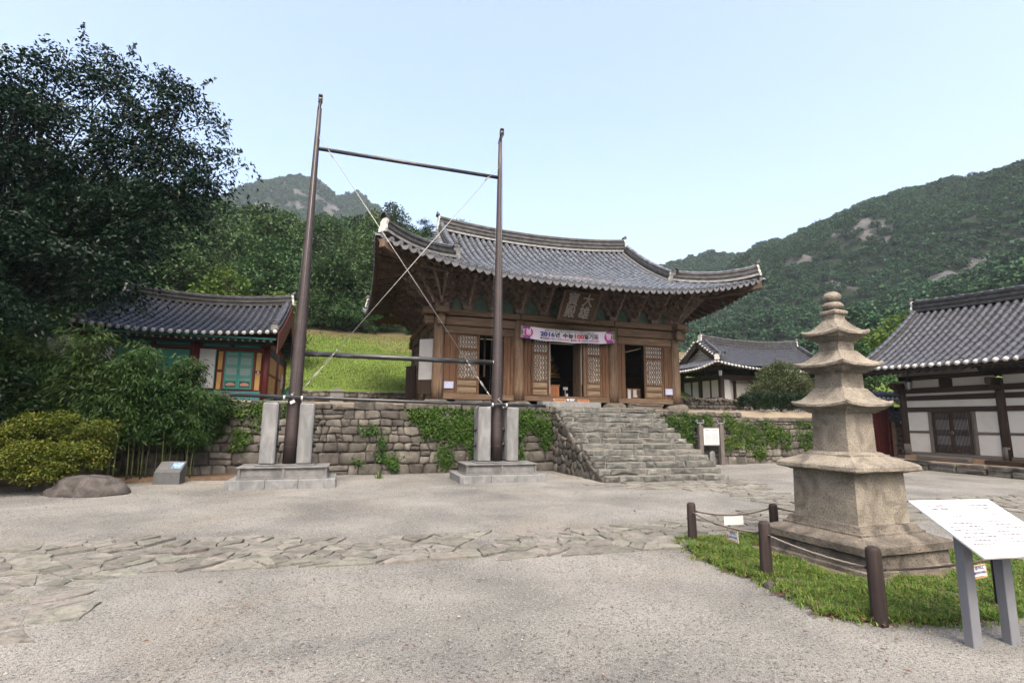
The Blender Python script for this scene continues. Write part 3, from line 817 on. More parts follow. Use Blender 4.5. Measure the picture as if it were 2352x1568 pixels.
# forest trees: a few sorts, copied
def broad(seed, n=1):
    g = random.Random(seed); b = [((0, 0, 5.4), (2.2, 2.2, 2.1)), ((.6, -.8, 3.2), (1.5, 1.4, 1.0)), ((-.9, .5, 3.0), (1.5, 1.4, 1.0))]
    for i in range(6):
        a = i*1.05+g.random(); d = g.uniform(1.2, 2.0)
        b.append(((math.cos(a)*d, math.sin(a)*d, g.uniform(3.6, 6.2)), (g.uniform(1.1, 1.7), g.uniform(1.1, 1.7), g.uniform(.9, 1.4))))
    b.append(((g.uniform(-.5, .5), g.uniform(-.5, .5), 7.2), (1.3, 1.3, 1.1)))
    return b
def layered(seed):
    g = random.Random(seed); b = []
    for i in range(9):
        z = 2.6+i*.6; rr = (1-(i/9)**1.6)*2.6+.35; a = g.random()*6.28; d = rr*.45
        b.append(((math.cos(a)*d, math.sin(a)*d, z), (rr*.85, rr*.85, .55)))
        b.append(((math.cos(a+2.6)*d, math.sin(a+2.6)*d, z+.25), (rr*.7, rr*.7, .45)))
    return b
def pine(seed):
    g = random.Random(seed); b = []
    for i in range(8):
        a = g.random()*6.28; z = 4.0+i*.52; d = g.uniform(.5, 2.0)*(1-i/11)
        b.append(((math.cos(a)*d, math.sin(a)*d, z), (g.uniform(.8, 1.4)*(1-i/14), g.uniform(.8, 1.3)*(1-i/14), .34)))
    return b
KIND = {}
LAB = {'oak': 'dark green broadleaved tree in the forest climbing behind the temple',
       'maple': 'tiered fresh green tree at the edge of the forest',
       'pine': 'dark pine with flat layered tufts in the hillside forest'}
GRP = {'oak': 'broadleaved trees of the hillside forest', 'maple': 'tiered green trees along the forest edge', 'pine': 'pines standing in the hillside forest'}
def protos():
    for kind, fn, mat, tw, per, tr, L, kw in (('oak', broad, 'leaf_forest', 380, 13, .34, .30, dict(asp=.62, droop=.25, flat=.55)),
                                             ('maple', layered, 'leaf_forest', 420, 13, .36, .26, dict(asp=.6, droop=.35, flat=.3)),
                                             ('pine', pine, 'leaf_pine', 260, 15, .26, .30, dict(asp=.22, droop=-.1, flat=.4))):
        KIND[kind] = []
        for s in range(3):
            KIND[kind].append((fn, s+3, mat, tw, per, tr, L, kw))
protos()
MADE = {}
def forest_tree(kind, x, y, z, s, rz, label=None, group=None):
    i = random.randrange(3); key = (kind, i)
    if key not in MADE:
        fn, sd, mat, tw, per, tr, L, kw = KIND[kind][i]
        o = tree(kind+'_tree', label or LAB[kind], (x, y, z), fn(sd), mat, tw, per, tr, L, .2, (0, 0, 2.4), group or GRP[kind], nb=3, seed=sd*5+i, **kw)
        MADE[key] = o
    else:
        o = copy_tree(MADE[key]); o.location = (x, y, z)
        o['label'] = label or LAB[kind]; o['group'] = group or GRP[kind]
        if group == '': del o['group']
    o.scale = (s, s, s*random.uniform(.92, 1.1)); o.rotation_euler = (0, 0, rz)
    return o
def forest():
    n = 0
    y = 42.0
    while y < 80:
        sp = 3.6+(y-42)*.035
        xl, xr = (-.42*y-4, min(.33*y+3, 24))
        x = xl+random.random()*sp
        while x < xr:
            px, py = x+random.uniform(-1, 1), y+random.uniform(-1.2, 1.2)
            if not (px > 3 and y < 46 and px < 14):      # hidden behind the hall
                r = random.random(); kind = 'oak' if r < .62 else ('maple' if r < .88 else 'pine')
                if y < 45 and r > .45: kind = 'maple'
                if y > 62 and r > .8: kind = 'pine'
                s = random.uniform(.72, 1.15)*(1.0 if y > 45 else .85)
                forest_tree(kind, px, py, near_z(px, py)-.3, s, random.random()*6.28); n += 1
            x += sp*random.uniform(.8, 1.25)
        y += sp*.95
    for x, y, s in ((-12, 31, .8), (-16, 30, .9), (-20, 32, 1), (-24, 31, .95), (-14, 36, .9), (-18.5, 37, 1), (-23, 37, 1), (-10.5, 35.5, .8), (-28, 34, 1), (-11.5, 26.2, .62), (-15, 25.5, .75), (-19, 26, .8)):
        forest_tree('oak', x, y, near_z(x, y)-.3, s, random.random()*6.28); n += 1
    x = -9.5
    while x < 9:                                     # undergrowth along the top of the grass slope
        y = 40.6+random.random()*1.2
        forest_tree('oak', x, y, near_z(x, y)-1.0, random.uniform(.32, .5), random.random()*6.28, 'low green bush in the undergrowth along the top of the grass slope', 'bushes of the undergrowth above the grass slope'); n += 1
        x += random.uniform(.9, 1.8)
    print('forest', n)
forest()
# trees one can tell apart by where they stand
def single(kind, x, y, z, s, label, mat=None):
    o = forest_tree(kind, x, y, z, s, random.random()*6.28, label)
    if 'group' in o: del o['group']
    if mat:
        for ch in o.children:
            if ch.name.startswith('crown'):
                ch.data = ch.data.copy(); ch.data.materials[0] = MATS[mat]
    return o
single('maple', -6.3, 29.5, 2.9, .80, 'bright yellow green tree right behind the ridge of the painted shrine', 'leaf_bright')
single('maple', -8.8, 30.0, 2.9, .68, 'lower yellow green tree behind the left half of the painted shrine ridge', 'leaf_bright')
single('maple', -3.9, 31.5, 3.4, .66, 'small bright green tree behind the right end of the painted shrine ridge', 'leaf_bright')
single('maple', 32.5, 42, 2.3, 1.03, 'tiered green tree just right of the main hall eaves, above the far roof gable')
single('oak', 29.3, 40, 2.3, .72, 'low bright green tree beside the right corner column of the main hall', 'leaf_bright')
single('maple', 40.8, 45, 2.3, 1.08, 'broad yellow green tree rising behind the far roof ridge', 'leaf_bright')
single('oak', 45.5, 46, 2.0, .93, 'rounded green tree behind the right end of the far roof ridge', 'leaf_bright')
single('oak', 36.5, 44, 2.0, .83, 'green tree behind the left half of the far roof ridge')
single('oak', 50.5, 47, 2.0, .85, 'green tree between the far roof and the pagoda top')
single('oak', 38.2, 27.5, 1.6, .98, 'loose green tree between the pagoda top and the roof of the white walled building', 'leaf_bright')
single('oak', 33.9, 27, 1.6, .66, 'lower green tree beside the left gable of the white walled building', 'leaf_forest')
single('pine', 15.0, 63, near_z(15, 63), 1.2, 'dark pine showing over the middle of the main hall ridge')
single('pine', 12.4, 62, near_z(12.4, 62)+.6, 1.15, 'dark pine showing over the left end of the main hall ridge')

# far woods on the mountains: one mass
def far_canopy(name, seed, nq):
    b = [((0, 0, 0), (2.6, 2.6, 2.0)), ((1.2, .6, .9), (1.5, 1.5, 1.2)), ((-1.0, -.7, .7), (1.5, 1.4, 1.2)), ((.2, -1.1, -.3), (1.7, 1.6, 1.2))]
    v, f, T, tw = crown(b, nq, 4, .5, 1.05, .8, .25, .6, seed, .8)
    v[:, 2] += 1.9
    return raw_mesh(name, v, f, 'leaf_mountain', False, T)
def far_woods():
    # three real trees at the mountain foot lend their crowns to the wood
    src = []
    for i, (x, y) in enumerate(((128, 118), (135, 110), (122, 126))):
        t = thing('far_tree', 'green tree standing at the foot of the far mountain wood', 'tree', (x, y, max(hE(x, y), 0)), 0, 'trees at the mountain foot')
        c = link('crown', far_canopy('crown', 40+i, 60), t); c.location = (0, 0, 2)
        mb = MB(); mb.tube([(0, 0, -1), (0, 0, 3.5)], [.25, .15], 6); mb.build('trunk', 'bark', t, local=True); src.append(c)
    def wood(name, hz, zones, seed, bounds, sp, vis):
        x0, x1, y0, y1 = bounds; P = []; S = []
        y = y0
        while y < y1:
            x = x0
            while x < x1:
                px, py = x+random.uniform(-.5, .5)*sp, y+random.uniform(-.5, .5)*sp
                x += sp
                z = hz(px, py)
                if z < -.9 or not vis(px, py): continue
                if in_rock(px, py, z, zones, seed) and random.random() > .30: continue
                P.append((px, py, z)); S.append(random.uniform(.55, 1.3)*sp/4.4)
            y += sp
        me = bpy.data.meshes.new(name); me.from_pydata(P, [], [])
        a = me.attributes.new('sc', 'FLOAT', 'POINT'); a.data.foreach_set('value', S)
        o = link(name, me); tag(o, kind='stuff')
        ng = bpy.data.node_groups.new(name, 'GeometryNodeTree')
        ng.interface.new_socket('Geometry', in_out='INPUT', socket_type='NodeSocketGeometry')
        ng.interface.new_socket('Geometry', in_out='OUTPUT', socket_type='NodeSocketGeometry')
        N, Lk = ng.nodes, ng.links
        gi, go = N.new('NodeGroupInput'), N.new('NodeGroupOutput')
        jn = N.new('GeometryNodeJoinGeometry')
        for s in src:
            oi = N.new('GeometryNodeObjectInfo'); oi.inputs['Object'].default_value = s; oi.transform_space = 'ORIGINAL'
            oi.inputs['As Instance'].default_value = True
            Lk.new(oi.outputs['Geometry'], jn.inputs[0])
        ip = N.new('GeometryNodeInstanceOnPoints'); ip.inputs['Pick Instance'].default_value = True
        Lk.new(gi.outputs[0], ip.inputs['Points']); Lk.new(jn.outputs[0], ip.inputs['Instance'])
        ri = N.new('FunctionNodeRandomValue'); ri.data_type = 'INT'; ri.inputs[4].default_value = 0; ri.inputs[5].default_value = 2
        Lk.new(ri.outputs[2], ip.inputs['Instance Index'])
        rr = N.new('FunctionNodeRandomValue'); rr.data_type = 'FLOAT_VECTOR'; rr.inputs[1].default_value = (.15, .15, 6.28)
        Lk.new(rr.outputs[0], ip.inputs['Rotation'])
        na = N.new('GeometryNodeInputNamedAttribute'); na.data_type = 'FLOAT'; na.inputs[0].default_value = 'sc'
        Lk.new(na.outputs[0], ip.inputs['Scale']); Lk.new(ip.outputs[0], go.inputs[0])
        md = o.modifiers.new('wood', 'NODES'); md.node_group = ng
        print(name, len(P))
    az = lambda x, y: math.degrees(math.atan2(x, y))
    wood('east_mountain_forest', hE, ZE, 3, (70, 400, 40, 470), 3.1, lambda x, y: 27 < az(x, y) < 68 and not (az(x, y) < 30 and math.hypot(x, y) < 150))
    wood('north_mountain_forest', hN, ZN, 6, (-230, 120, 380, 720), 5.2, lambda x, y: -20 < az(x, y) < 9 and hN(x, y) > 95)
far_woods()

# the big dark tree on the left
def big_tree():
    base = Vector((-8.9, 17.2, .1))
    P = [(-7.4, 16.6, 11.3, 1.0, .9), (-6.3, 16.2, 10.7, 1.15, .9), (-5.3, 15.6, 9.9, 1.1, .75), (-4.45, 15.4, 10.2, .75, .5), (-8.6, 16, 10.1, 1.3, .8), (-9.6, 15.6, 9.6, 1.5, .9),
         (-3.75, 15.2, 8.55, .75, .42), (-4.6, 15.2, 8.5, 1.0, .6), (-5.6, 15.6, 8.6, 1.3, .9), (-6.9, 16, 9.0, 1.6, 1.2), (-8.3, 15.6, 8.4, 1.5, 1.1), (-4.3, 15.6, 7.45, .75, .5),
         (-5.2, 15.8, 7.0, 1.2, .85), (-6.5, 16, 7.1, 1.5, 1.1), (-8, 15.8, 6.7, 1.6, 1.1), (-9.6, 15.8, 7.3, 1.7, 1.2), (-6.0, 16.4, 5.9, 1.2, .7), (-7.3, 16.6, 5.4, 1.4, .8), (-8.9, 16.2, 5.1, 1.6, .9),
         (-10.8, 15.8, 8.4, 1.7, 1.3), (-10.6, 16, 6, 1.8, 1.2), (-7.6, 18.6, 8.2, 2.0, 1.6), (-10, 18.8, 8.6, 2.2, 1.8), (-9.4, 17.6, 10.2, 1.6, 1.1), (-5.0, 17.4, 8.9, 1.2, .8), (-8.2, 16.3, 10.9, .9, .7)]
    rg = random.Random(77); blobs = []
    P += [(-7.6, 14.9, 6.2, 1.3, .8), (-9.0, 14.7, 5.2, 1.5, .9), (-6.4, 15.2, 5.2, 1.1, .6), (-8.4, 14.6, 4.4, 1.4, .7), (-10, 14.6, 6.4, 1.5, 1.0), (-5.6, 15.4, 6.2, .9, .5)]
    for x, y, z, r, h in P:                       # flat tiers instead of round lumps
        for k in range(3):
            a = rg.random()*6.28; d = r*.5
            blobs.append(((x-base.x+math.cos(a)*d, y-base.y+math.sin(a)*d*.8, z-base.z+h*(-.7+.7*k)+rg.uniform(-.12, .12)), (r*rg.uniform(.55, .85), r*rg.uniform(.5, .75), h*.22)))
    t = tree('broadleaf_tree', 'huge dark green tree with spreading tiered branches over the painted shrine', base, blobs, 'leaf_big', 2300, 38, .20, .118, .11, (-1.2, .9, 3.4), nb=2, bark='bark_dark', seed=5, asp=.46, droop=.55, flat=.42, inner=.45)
    # slim shoots that stand out of the outline
    g = np.random.default_rng(4); C = []; D = []
    for a, b in (((-7.6, 16.4, 11.3), (-7.6, 16.0, 12.35)), ((-6.4, 16, 11), (-6.25, 15.8, 11.95)), ((-5.2, 15.5, 10.2), (-4.0, 15.2, 11.0)), ((-8.8, 15.8, 10.3), (-9.0, 15.7, 11.1)), ((-4.2, 15.3, 8.6), (-3.15, 15.1, 8.9)), ((-3.9, 15.2, 8.8), (-3.5, 15.1, 9.75)), ((-4.4, 15.5, 7.4), (-3.7, 15.3, 7.75)), ((-6.9, 16, 10.9), (-6.9, 15.8, 11.7)), ((-5.7, 15.7, 10.4), (-5.2, 15.4, 11.2))):
        a, b = np.array(a), np.array(b)
        for k in range(75):
            s = g.random(); p = a+(b-a)*s+g.normal(size=3)*(.15*(1.15-s))
            C.append(p-np.array(base)); D.append(g.normal(size=3)*.7+np.array([0, 0, -.9])+(b-a)*.4)
    C, D = np.array(C), np.array(D); l = .13*(.8+.5*g.random(len(C)))
    v, f = leaf_quads(C, D, g.normal(size=C.shape)+np.array([0, -.3, .6]), l, l*.42)
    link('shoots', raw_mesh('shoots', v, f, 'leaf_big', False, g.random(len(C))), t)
big_tree()
# second, lighter tree mass low on the left
tree('broadleaf_tree', 'mid green bushy tree behind the left side of the bamboo', (-11.5, 18.5, 0), [((0, 0, 3.2), (2.4, 2, 1.6)), ((1.8, -.6, 4.2), (1.7, 1.5, 1.0)), ((3.2, -.3, 4.9), (1.5, 1.3, .7)), ((-1.5, 0, 4.6), (2, 1.6, 1.2)), ((2.6, -.4, 3.1), (1.4, 1.2, .9)), ((.4, -.6, 5.6), (1.8, 1.5, .9))],
     'leaf_forest', 420, 40, .28, .13, .16, (0, 0, 2), nb=6, seed=9, asp=.5, droop=.4, flat=.45)
tree('evergreen_shrub', 'dark evergreen shrub at the left edge behind the clipped azalea', (-8.6, 14.7, 0), [((0, 0, 1.3), (1.6, 1.1, 1.2)), ((.6, .1, 2.1), (1.2, 1.0, .9)), ((-1.2, 0, 2.3), (1.4, 1.1, 1.1)), ((-.2, 0, 3.0), (1.1, 1, .8))],
     'leaf_hedge', 380, 30, .18, .11, .06, (0, 0, .5), cat='shrub', nb=4, seed=12, asp=.5, droop=.25, flat=.6)

# bamboo
BAM = []
def bamboo(seed, h, leanx, leany, low):
    g = np.random.default_rng(seed); t = thing('bamboo', 'slender bamboo with arching leafy top in the thicket beside the wall', 'bamboo', (0, 0, 0), 0, 'bamboo canes of the thicket')
    mb = MB(); pts = []
    for i in range(11):
        s = i/10; pts.append((leanx*s**2.4, leany*s**2.4, h*(s-.13*s**4)))
    mb.tube(pts, [.017*(1-.75*i/10) for i in range(11)], 6)
    for i in range(1, 18):                                           # nodes
        s = i/18; k = s*10; a = int(k); q = Vector(pts[a]).lerp(Vector(pts[min(a+1, 10)]), k-a)
        mb.tube([q-Vector((0, 0, .006)), q+Vector((0, 0, .006))], .021*(1-.7*s), 6)
    mb.build('culm', 'culm', t, local=True)
    C = []; D = []; T = []
    for i in range(105):
        s = low+(1-low)*g.random()**.85; k = s*10; a = min(int(k), 9)
        q = np.array(Vector(pts[a]).lerp(Vector(pts[a+1]), k-a))
        ang = g.random()*6.28; ln = (.16+.42*g.random())*(1.2-.55*s)
        e = q+np.array([math.cos(ang)*ln, math.sin(ang)*ln, .05-.30*g.random()])
        tt = g.random()
        for m in range(13):
            C.append(e+g.normal(size=3)*np.array([.10, .10, .075])); D.append(np.array([math.cos(ang)*.8, math.sin(ang)*.8, -.75])+g.normal(size=3)*.55); T.append(.6*tt+.4*g.random())
    C, D = np.array(C), np.array(D); l = .165*(.7+.6*g.random(len(C)))
    v, f = leaf_quads(C, D, g.normal(size=C.shape)*.6+np.array([0, -.3, .8]), l, l*.19)
    link('foliage', raw_mesh('foliage', v, f, 'leaf_bamboo', False, np.array(T)), t)
    return t
def grove():
    pr = [bamboo(3, 3.3, .55, -.3, .36), bamboo(4, 3.75, -.45, -.35, .42), bamboo(5, 2.9, .75, -.15, .40), bamboo(6, 4.0, .25, -.5, .45), bamboo(7, 3.1, -.6, .1, .33)]
    spots = []
    for k in range(84):
        u = k/83; x = -9.4+u*5.75+random.uniform(-.12, .12)
        y = 15.15+random.random()*1.0+(.35 if x < -6.5 else 0)
        spots.append((x, min(y, 15.95), random.uniform(.84, 1.08) if x < -4.6 else random.uniform(.70, .93)))
    for k, (x, y, s) in enumerate(spots):
        o = pr[k] if k < 5 else copy_tree(pr[random.randrange(5)])
        o.location = (x, y, .03); o.scale = (s, s, s); o.rotation_euler = (0, 0, random.uniform(-.9, .9))
grove()

def azalea():
    P = [(-6.9, 13.8, .65, .75, .55), (-6.1, 13.4, .55, .7, .5), (-5.45, 13.6, .6, .6, .42), (-6.5, 14.1, 1.12, .55, .38), (-6.05, 14.2, 1.36, .45, .32), (-5.25, 14.0, 1.25, .38, .24), (-5.5, 14.1, .95, .5, .3), (-7.3, 13.9, 1.0, .7, .4), (-6.75, 13.25, .4, .6, .36), (-7.7, 14.1, .7, .8, .55), (-5.75, 13.3, .35, .5, .3), (-6.6, 14.2, 1.4, .35, .22)]
    b = (-6.3, 13.9, 0)
    blobs = [((x-b[0], y-b[1], z), (r, r*.85, h)) for x, y, z, r, h in P]
    tree('azalea_bush', 'rounded yellow green azalea bush beside the dark boulder', b, blobs, 'leaf_azalea', 1500, 26, .075, .058, .05, (0, 0, .3), cat='bush', nb=14, seed=21, asp=.55, droop=.15, flat=.45, inner=.72, up=1.1)
azalea()

def ivy(label, spots, n, seed, ymap, mat='leaf_ivy', size=.062):
    """spots: (x, z, rx, rz) on the wall face; ymap(x, z) gives the face depth"""
    g = np.random.default_rng(seed); C = []; D = []; T = []
    tot = sum(s[2]*s[3] for s in spots)
    for x, z, rx, rz in spots:
        m = int(n*rx*rz/tot); tw = max(4, m//22)
        for k in range(tw):
            a = g.random()*6.28; r = g.random()**.6
            cx_, cz_ = x+math.cos(a)*r*rx, z+math.sin(a)*r*rz
            if mnoise.noise(Vector((cx_*2.6, cz_*2.6, seed))) < -.28: continue
            tt = g.random(); out_ = .03+.16*(1-r)*g.random()
            for q in range(22):
                p = np.array([cx_, 0, cz_])+g.normal(size=3)*np.array([.085, 0, .075])
                y = ymap(p[0], p[2])-.04-out_-abs(g.normal())*.03
                if p[2] < .02: continue
                C.append((p[0], y, p[2])); D.append(g.normal(size=3)*.7+np.array([0, -.25, -.55])); T.append(.65*tt+.35*g.random())
    C, D = np.array(C), np.array(D); b = C.mean(0); b[2] = C[:, 2].min()
    l = size*(.7+.6*g.random(len(C)))
    v, f = leaf_quads(C-b, D, g.normal(size=C.shape)*.5+np.array([0, -.8, .55]), l, l*.8)
    t = thing('ivy', label, 'climbing plant', tuple(b))
    link('foliage', raw_mesh('foliage', v, f, mat, False, np.array(T)), t)
    mb = MB(); rg = random.Random(seed)
    for x, z, rx, rz in spots:
        for k in range(4):
            x0 = x+rg.uniform(-.6, .6)*rx
            pts = [(x0+rg.uniform(-.08, .08), 0, z+rz*(1-2*j/6)) for j in range(7)]
            mb.tube([(p[0], ymap(p[0], p[2])-.035, max(p[2], .02)) for p in pts], .006, 4)
    mb.build('stem', 'bark', t)
# ---------------------------------------------------------------- tiled roofs
CAM = Vector((0, 0, 1.6))
def unit_tile(name, mat, n=6):
    """convex tile along +Y from the eave end (0) to the upper end (1), radius 1"""
    mb = MB()
    vs = []
    for y, r in ((0, 1.06), (1.0, .9)):
        for j in range(n+1):
            a = math.pi*j/n; vs.append((math.cos(a)*r, y, math.sin(a)*r-.12))
    m = n+1
    fs = [(j+1, j, m+j, m+j+1) for j in range(n)]
    mb.add(vs, fs, True)
    rim = [(math.cos(math.pi*j/n)*1.06, 0, math.sin(math.pi*j/n)*1.06-.12) for j in range(n+1)]
    rim2 = [(math.cos(math.pi*j/n)*.78, 0, math.sin(math.pi*j/n)*.78-.12) for j in range(n+1)]
    mb.add(rim+rim2, [(j, j+1, m+j+1, m+j) for j in range(n)], False)
    return mb.mesh(name, mat)
def resample(pl, seg):
    L = [0]
    for a, b in zip(pl[:-1], pl[1:]): L.append(L[-1]+(b-a).length)
    n = max(1, round(L[-1]/seg)); o = []; k = 0
    for i in range(n+1):
        t = L[-1]*i/n
        while k < len(L)-2 and L[k+1] < t: k += 1
        o.append(pl[k].lerp(pl[k+1], min(1, (t-L[k])/max(L[k+1]-L[k], 1e-9))))
    return o
def roof_row(parent, rows, seg, r, n_obj, mat, name='roof_tile', ups=None):
    """rows of convex tiles; the n_obj nearest are pieces, the rest one joined part"""
    segs = []
    for row in rows:
        p = resample(row, seg)
        for a, b in zip(p[:-1], p[1:]): segs.append((a, b))
    segs.sort(key=lambda s: (s[0]-CAM).length)
    ut = unit_tile(name, mat); o = org(parent)
    rest = MB()
    for k, (a, b) in enumerate(segs):
        d = b-a; L = d.length
        if L < 1e-4: continue
        d.normalize(); x = d.cross(Vector((0, 0, 1))).normalized(); z = x.cross(d)
        rr = r*random.uniform(.96, 1.04)
        M = Matrix((x*rr, d*(L*1.03), z*rr)).transposed().to_4x4()
        M.translation = a-o+z*random.uniform(-.004, .006)
        if k < n_obj: link(name, ut, parent, M)
        else:
            rest.add([M @ v.co for v in ut.vertices], [tuple(p.vertices) for p in ut.polygons], True)
    if rest.v:
        ob = link(name, rest.mesh(name, mat), parent)
        if n_obj: ob['kind'] = 'stuff'
def trough(rows, seg, r, mb):
    """sheet of concave tiles between neighbouring rows, stepped at each tile"""
    for ra, rb in zip(rows[:-1], rows[1:]):
        n = max(1, round(max(sum((q-p).length for p, q in zip(x[:-1], x[1:])) for x in (ra, rb))/seg))
        def samp(pl):
            L = [0]
            for a, b in zip(pl[:-1], pl[1:]): L.append(L[-1]+(b-a).length)
            o = []; k = 0
            for i in range(n+1):
                t = L[-1]*i/n
                while k < len(L)-2 and L[k+1] < t: k += 1
                o.append(pl[k].lerp(pl[k+1], min(1, (t-L[k])/max(L[k+1]-L[k], 1e-9))))
            return o
        A, B = samp(ra), samp(rb); vs = []; fs = []
        for i in range(n):
            for (p, q), lift in (((A[i], B[i]), .018), ((A[i+1], B[i+1]), -.006)):
                for t, dz in ((0, 0), (.25, -.42), (.5, -.55), (.75, -.42), (1, 0)):
                    vs.append(p.lerp(q, t)+Vector((0, 0, dz*r+lift)))
            k = i*10
            fs += [(k+j, k+j+1, k+6+j, k+5+j) for j in range(4)]
            if i: fs += [(k-5+j, k-4+j, k+j+1, k+j) for j in range(4)]
        mb.add(vs, fs, False)
RSEC = lambda w, h, y0=0: [(-w/2, y0), (w/2, y0), (w/2, y0+h), (-w/2, y0+h)]
def ridge_line(parent, path, h, w, cap_r, name='ridge', light=True, ends=(True, True), layers=5, endmat='lime_white'):
    """stacked flat tiles, a lime course below and a convex cover on top"""
    mb = MB(); z = 0
    for k in range(layers):
        lh = h/layers; ww = w*(1.0 if k % 2 == 0 else .8)
        mb.mi = 1 if (light and k == 0) else 0
        mb.sweep(path, RSEC(ww*(1.25 if k == 0 else 1), lh*.98, z)); z += lh
    mb.mi = 2
    sec = [(math.cos(math.pi*j/6)*cap_r, z+math.sin(math.pi*j/6)*cap_r*.9-.01) for j in range(7)]
    P = resample([Vector(p) for p in path], .34)
    for a, b in zip(P[:-1], P[1:]):
        mb.sweep([a, b+(b-a)*.04], [(x*random.uniform(.97, 1.05), zz) for x, zz in sec], smooth=True)
    o = mb.build(name, ['tile_ridge', 'tile_light', 'tile_hall' if light else 'tile_new'], parent)
    for e, q0, q1 in ((ends[0], path[0], path[1]), (ends[1], path[-1], path[-2])):
        if not e: continue
        q0, q1 = Vector(q0), Vector(q1); d = (q0-q1).normalized()
        x = d.cross(Vector((0, 0, 1))).normalized(); zz = x.cross(d)
        M = Matrix((x, d, zz)).transposed().to_4x4(); M.translation = q0
        c = MB(); poly = [(-w*.52, -.02), (w*.52, -.02), (w*.60, h*.3), (w*.48, h*.55), (w*.58, h*.86), (w*.3, h+cap_r*.5), (-w*.3, h+cap_r*.5), (-w*.58, h*.86), (-w*.48, h*.55), (-w*.6, h*.3)]
        F = M @ Matrix(((1, 0, 0, 0), (0, 0, 1, 0), (0, 1, 0, 0), (0, 0, 0, 1)))
        c.prism(poly, F, .0, .07)
        c.build('ridge_end', endmat, parent)
        # dark end tile leaning out on top
        c = MB(); pz = h+cap_r*.2
        pts = [M @ Vector((math.cos(math.pi*j/6)*cap_r*1.5, .02, pz+math.sin(math.pi*j/6)*cap_r*1.5)) for j in range(7)]
        pt2 = [M @ Vector((math.cos(math.pi*j/6)*cap_r*1.7, .16, pz+.05+math.sin(math.pi*j/6)*cap_r*1.9)) for j in range(7)]
        pt3 = [M @ Vector((math.cos(math.pi*j/6)*cap_r*1.3, .16, pz+.05+math.sin(math.pi*j/6)*cap_r*1.4)) for j in range(7)]
        c.add(pts+pt2+pt3, [(j, j+1, 8+j, 7+j) for j in range(6)]+[(7+j, 8+j, 15+j, 14+j) for j in range(6)], True)
        c.build('ridge_finial', 'tile_ridge', parent)
    return o
def roof(parent, T, typ, A, B, ze, zr, Lr, sag=.25, G=None, yg=None, lift=.9, lp=2.6, flare=.2, sp=.28, r=.085, seg=.33, n_obj=250, mat='tile_hall',
         ends='disc', ridge_h=.5, ridge_w=.3, light=True, sides=(1, -1), conc=.6, hip_h=.38):
    """local frame: x along the ridge, -y the front; T maps local -> world.
    typ 'gable' or 'hip' (hip-and-gable). Returns the height function."""
    def flr(x): return flare*(min(abs(x)/A, 1))**3
    def Bx(x): return B+flr(x)
    def zlift(x): return lift*(min(abs(x)/A, 1.02))**lp
    def zridge(x): return zr+sag*(min(abs(x)/Lr, 1))**2
    def zf(x, y):
        t = max(0, 1-abs(y)/Bx(x)); xr = min(abs(x), Lr)
        return ze+zlift(x)*(1-t)**1.4+(zridge(xr)-ze)*(conc*t+(1-conc)*t*t)
    def hipy(x):
        k = (abs(x)-G)/(A-G); return yg+(Bx(A)-yg)*k
    def zs(x, y):
        k = max(0, min(1, (abs(x)-G)/(A-G))); yh = hipy(x)
        return zf(x, yh)-lift*.92*k*(1-(min(abs(y)/yh, 1))**2.4)
    P = lambda x, y, z: T(Vector((x, y, z)))
    root = MB()
    # roof boards: a thick deck right under the tiles
    allrows = {}
    nfr = int(2*A/sp); xs = [-A+sp*.4+(2*A-sp*.8)*i/nfr for i in range(nfr+1)]
    for s in (-1, 1):
        rows = []
        for x in xs:
            y1 = 0.06
            if typ == 'hip' and abs(x) > G: y1 = hipy(x)
            ys = [Bx(x)+(y1-Bx(x))*i/14 for i in range(15)]
            rows.append([P(x, s*y, zf(x, y)) for y in ys])
        allrows[s] = rows
    siderows = {}
    if typ == 'hip':
        for s in (-1, 1):
            Bs = Bx(A); ny = int(2*Bs/sp); rows = []
            for i in range(ny+1):
                y = -Bs+sp*.4+(2*Bs-sp*.8)*i/ny
                fl = flare*(abs(y)/Bs)**3
                if abs(y) <= yg: x1 = G
                else: x1 = G+(A-G)*(abs(y)-yg)/(Bs-yg)
                xx = [A+fl*.6+(x1-A-fl*.6)*j/10 for j in range(11)]
                rows.append([P(s*x, y, zs(min(x, A), y)) for x in xx])
            siderows[s] = rows
    deck = MB()
    for s in (-1, 1): trough(allrows[s], seg, r, deck)
    for s in siderows: trough(siderows[s], seg, r, deck)
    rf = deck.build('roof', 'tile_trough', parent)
    # convex tiles
    near = allrows[-1]
    roof_row(rf, near, seg, r, n_obj, mat)
    roof_row(rf, allrows[1], seg*2, r, 0, mat)
    for s in siderows: roof_row(rf, siderows[s], seg, r, 0, mat)
    # eave ends
    def disc_mesh():
        mb = MB()
        n = 10; c = [(math.cos(2*math.pi*j/n), 0, math.sin(2*math.pi*j/n)) for j in range(n)]
        b = [(math.cos(2*math.pi*j/n), .35, math.sin(2*math.pi*j/n)) for j in range(n)]
        i_ = [(.72*math.cos(2*math.pi*j/n), .05, .72*math.sin(2*math.pi*j/n)) for j in range(n)]
        mb.add(c+b+i_+[(0, -.06, 0)], [(j, n+j, n+(j+1) % n, (j+1) % n) for j in range(n)]+[(j, (j+1) % n, 2*n+(j+1) % n, 2*n+j) for j in range(n)]+[(2*n+j, 2*n+(j+1) % n, 3*n) for j in range(n)], False)
        return mb.mesh('eave_disc', 'eave_disc')
    def drop_mesh():
        mb = MB(); poly = [(-1.3, .15), (-1.2, -.75), (-.8, -1.35), (0, -1.75), (.8, -1.35), (1.2, -.75), (1.3, .15), (.6, -.15), (0, -.22), (-.6, -.15)]
        M = Matrix(((1, 0, 0, 0), (0, 0, 1, 0), (0, 1, 0, 0), (0, 0, 0, 1)))
        mb.prism(poly, M, -.12, .05); return mb.mesh('eave_pendant', 'eave_disc')
